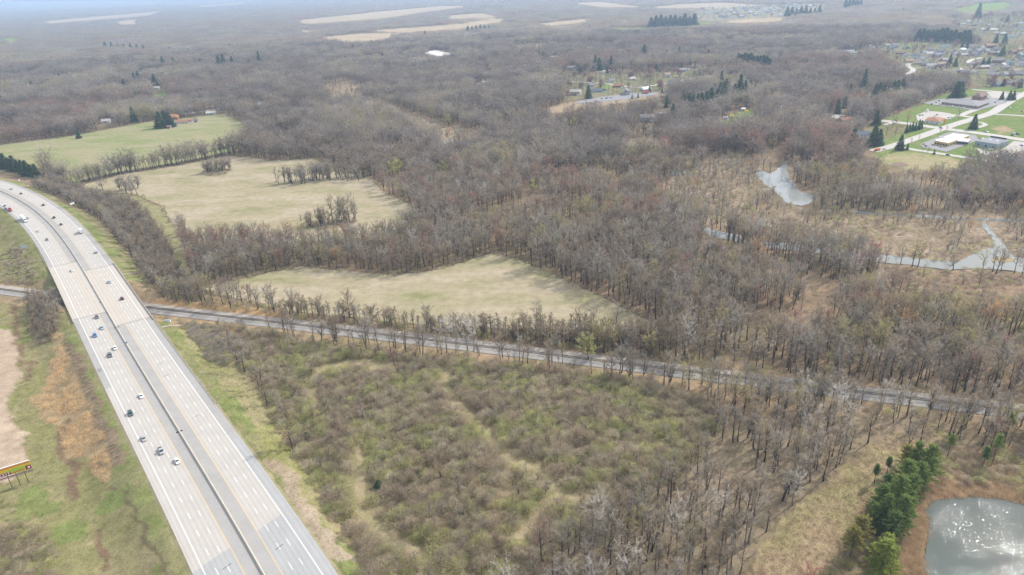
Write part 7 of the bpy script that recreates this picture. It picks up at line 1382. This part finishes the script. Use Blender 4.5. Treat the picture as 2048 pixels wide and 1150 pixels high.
e, Q, rf = shop([(1869.5, 280.5), (1897, 285.5), (1913, 280), (1938.5, 270.5), (1906, 267)], 5.0, 'yellow', M['roof_bright'], 'yellow-walled building with a bright white flat roof at the crossing', 'yellow_building', allw(5, 5, 2.2, 1.0, 2.8)); MB().box(-14, -9, 2, 5, 5.003, 6.1).build('rooftop_unit', M['galv'], rf)
shop([(1912, 281), (1936.5, 283.2), (1941, 278.2), (1919, 276)], 4.0, 'white', M['roof_bright'], 'glass-fronted white canopy wing right of the yellow building', 'canopy_wing', allw(4, 6, 2.0, .5, 3.0))
e, Q, rf = shop([(1950.7, 281.4), (1996.4, 288.5), (2018.8, 280.4), (1981, 274)], 5.4, 'blue', M['roof_gray_flat'], 'pale blue-grey building with a dark flat roof and skylights', 'office_building', allw(4, 3, 1.8, .6, 2.6)); m_ = MB()
for (u, v) in ((1966, 277.3), (1980, 280), (1994, 282)): p = px([(u, v)], 5.4)[0] - px([(1950.7, 281.4), (1996.4, 288.5), (2018.8, 280.4), (1981, 274)], 5.4).mean(0); MB().frus(p[0] - 1.6, p[0] + 1.6, p[1] - 1.6, p[1] + 1.6, 5.403, p[0] - .9, p[0] + .9, p[1] - .9, p[1] + .9, 6.3).build('skylight', M['bb_white'], rf)
pa = px([(1981, 274), (2013, 279.2)], 5.4) - px([(1950.7, 281.4), (1996.4, 288.5), (2018.8, 280.4), (1981, 274)], 5.4).mean(0); dd = pa[1] - pa[0]; L = np.linalg.norm(dd); q = MB().box(0, L, -.4, .4, 5.404, 7.0).build('parapet', M['bed'], rf, (pa[0][0], pa[0][1], 0), math.atan2(dd[1], dd[0]))
def hip(base_px, z, rh2, wallc, roof, label, group='shops at the town crossing', wins=True, over=.06):
    P = px(base_px, z); c = P.mean(0); Q = P - c; n = 4
    ar = sum(Q[i][0] * Q[(i + 1) % n][1] - Q[(i + 1) % n][0] * Q[i][1] for i in range(n))
    if ar < 0: Q = Q[::-1]
    if np.linalg.norm(Q[1] - Q[0]) < np.linalg.norm(Q[2] - Q[1]): Q = np.roll(Q, -1, 0)
    e = empty('plaza_building', (c[0], c[1], 0), 0, label, 'building', group); MB().prism([tuple(q * .93) for q in Q], -.3, z - .1).build('wall', wall_mat(wallc), e); d1_ = (Q[0] + Q[3]) / 2; d2_ = (Q[1] + Q[2]) / 2; wd = np.linalg.norm(Q[3] - Q[0]) * .5; L = np.linalg.norm(d2_ - d1_); ax = (d2_ - d1_) / L; r0 = d1_ + ax * min(wd, L * .4); r1 = d2_ - ax * min(wd, L * .4)
    V = [(*q, z) for q in Q] + [(*r0, z + rh2), (*r1, z + rh2)]; MB().add(V, [(0, 1, 5, 4), (2, 3, 4, 5), (1, 2, 5), (3, 0, 4), (3, 2, 1, 0)]).build('roof', roof_mat(roof), e)
    if wins:
        for i in range(4):
            a = Q[i] * .93; b = Q[(i + 1) % 4] * .93; L = np.linalg.norm(b - a); dd = (b - a) / L; cnt = max(2, int(L / 5))
            for k in range(cnt): p = a + (b - a) * (k + .5) / cnt + np.array([dd[1], -dd[0]]) * .03; obj('window', WINM['win'], e, (p[0], p[1], 1.6), math.atan2(dd[1], dd[0]))
    return e
hip([(1880.5, 203.5), (1956.7, 213), (1982.5, 203), (1902.5, 197.5)], 3.6, 4.2, 'tan', 'gray', 'long plaza building with a dark grey hipped roof'); hip([(1944, 192), (1963, 194.5), (1976, 189), (1955, 184)], 6.5, 4.5, 'brick', 'brown', 'two-storey brown-roofed building behind the plaza')
hip([(1849, 240), (1880, 244), (1890.5, 237), (1856, 234)], 3.8, 3.4, 'white', 'rust', 'low restaurant with a rust-brown roof and white front')
# lamp posts and poles at the crossing
M['pole'] = plain('pole_grey', (.45, .45, .45), .6); M['pole_dark'] = plain('pole_dark', (.16, .15, .14), .8)
for (u, v, h, lb, mt) in ((1797, 238, 15, 'tall white pole left of the restaurant', 'pole'), (1911.5, 263, 9, 'grey light pole in front of the yellow building', 'pole'), (1936.5, 256.5, 9, 'dark utility pole left of the broad spruce', 'pole_dark'), (1867, 258, 9, 'grey light pole beside the crossing evergreens', 'pole'), (1850, 256, 9, 'dark light pole by the main road', 'pole_dark')):
    x, y = gp1(u, v); e = empty('street_lamp', (x, y, 0), 0.6, lb, 'street lamp', 'poles at the town crossing'); MB().tube((0, 0, -.3), (0, 0, h), .16, .10, 8).build('pole', M[mt], e); MB().tube((0, 0, h - .1), (1.8, 0, h + .2), .06, .05, 6).build('arm', M[mt], e); MB().box(1.6, 2.4, -.18, .18, h + .08, h + .28).build('lamp_head', M['galv'], e)
x, y = gp1(1887.5, 250); e = empty('pylon_sign', (x, y, 0), .5, 'tall orange pylon sign in front of the restaurant', 'sign'); MB().box(-.2, .2, -.2, .2, -.3, 7).build('post', M['pole_dark'], e); MB().box(-.25, .25, -1.0, 1.0, 3.0, 8.5).build('panel', VC['orange'], e)
x, y = gp1(1854, 224); e = empty('storage_tank', (x, y, 0), 0, 'small white storage tank at the back of the restaurant lot', 'tank'); MB().tube((0, 0, -.2), (0, 0, 3.6), 1.6, 1.6, 16).build('body', M['bb_white'], e); MB().tube((0, 0, 3.6), (0, 0, 4.4), 1.6, .3, 16).build('lid', M['bb_white'], e)
x, y = gp1(1842, 330); o = sheet('dirt_patch', px([(1775, 331), (1790, 325), (1806, 325), (1820, 331), (1805, 335)]) * 1.0, plain('bare_soil', (.20, .14, .10), .95, .3, .4), .1, 1.0, 5)

# ------------------------------------------------------------------ haze
hm = bpy.data.materials.new('haze'); hm.use_nodes = True; N = hm.node_tree.nodes; N.clear(); ou = N.new('ShaderNodeOutputMaterial'); pv = N.new('ShaderNodeVolumePrincipled')
pv.inputs['Color'].default_value = (.54, .73, 1.0, 1); pv.inputs['Density'].default_value = 1.05e-4; pv.inputs['Anisotropy'].default_value = 0.2
hm.node_tree.links.new(pv.outputs[0], ou.inputs['Volume'])
hb = MB().box(-80000, 80000, -3000, 90000, -1.7, CAM_Z + 6).build('haze', hm); hb['kind'] = 'stuff'
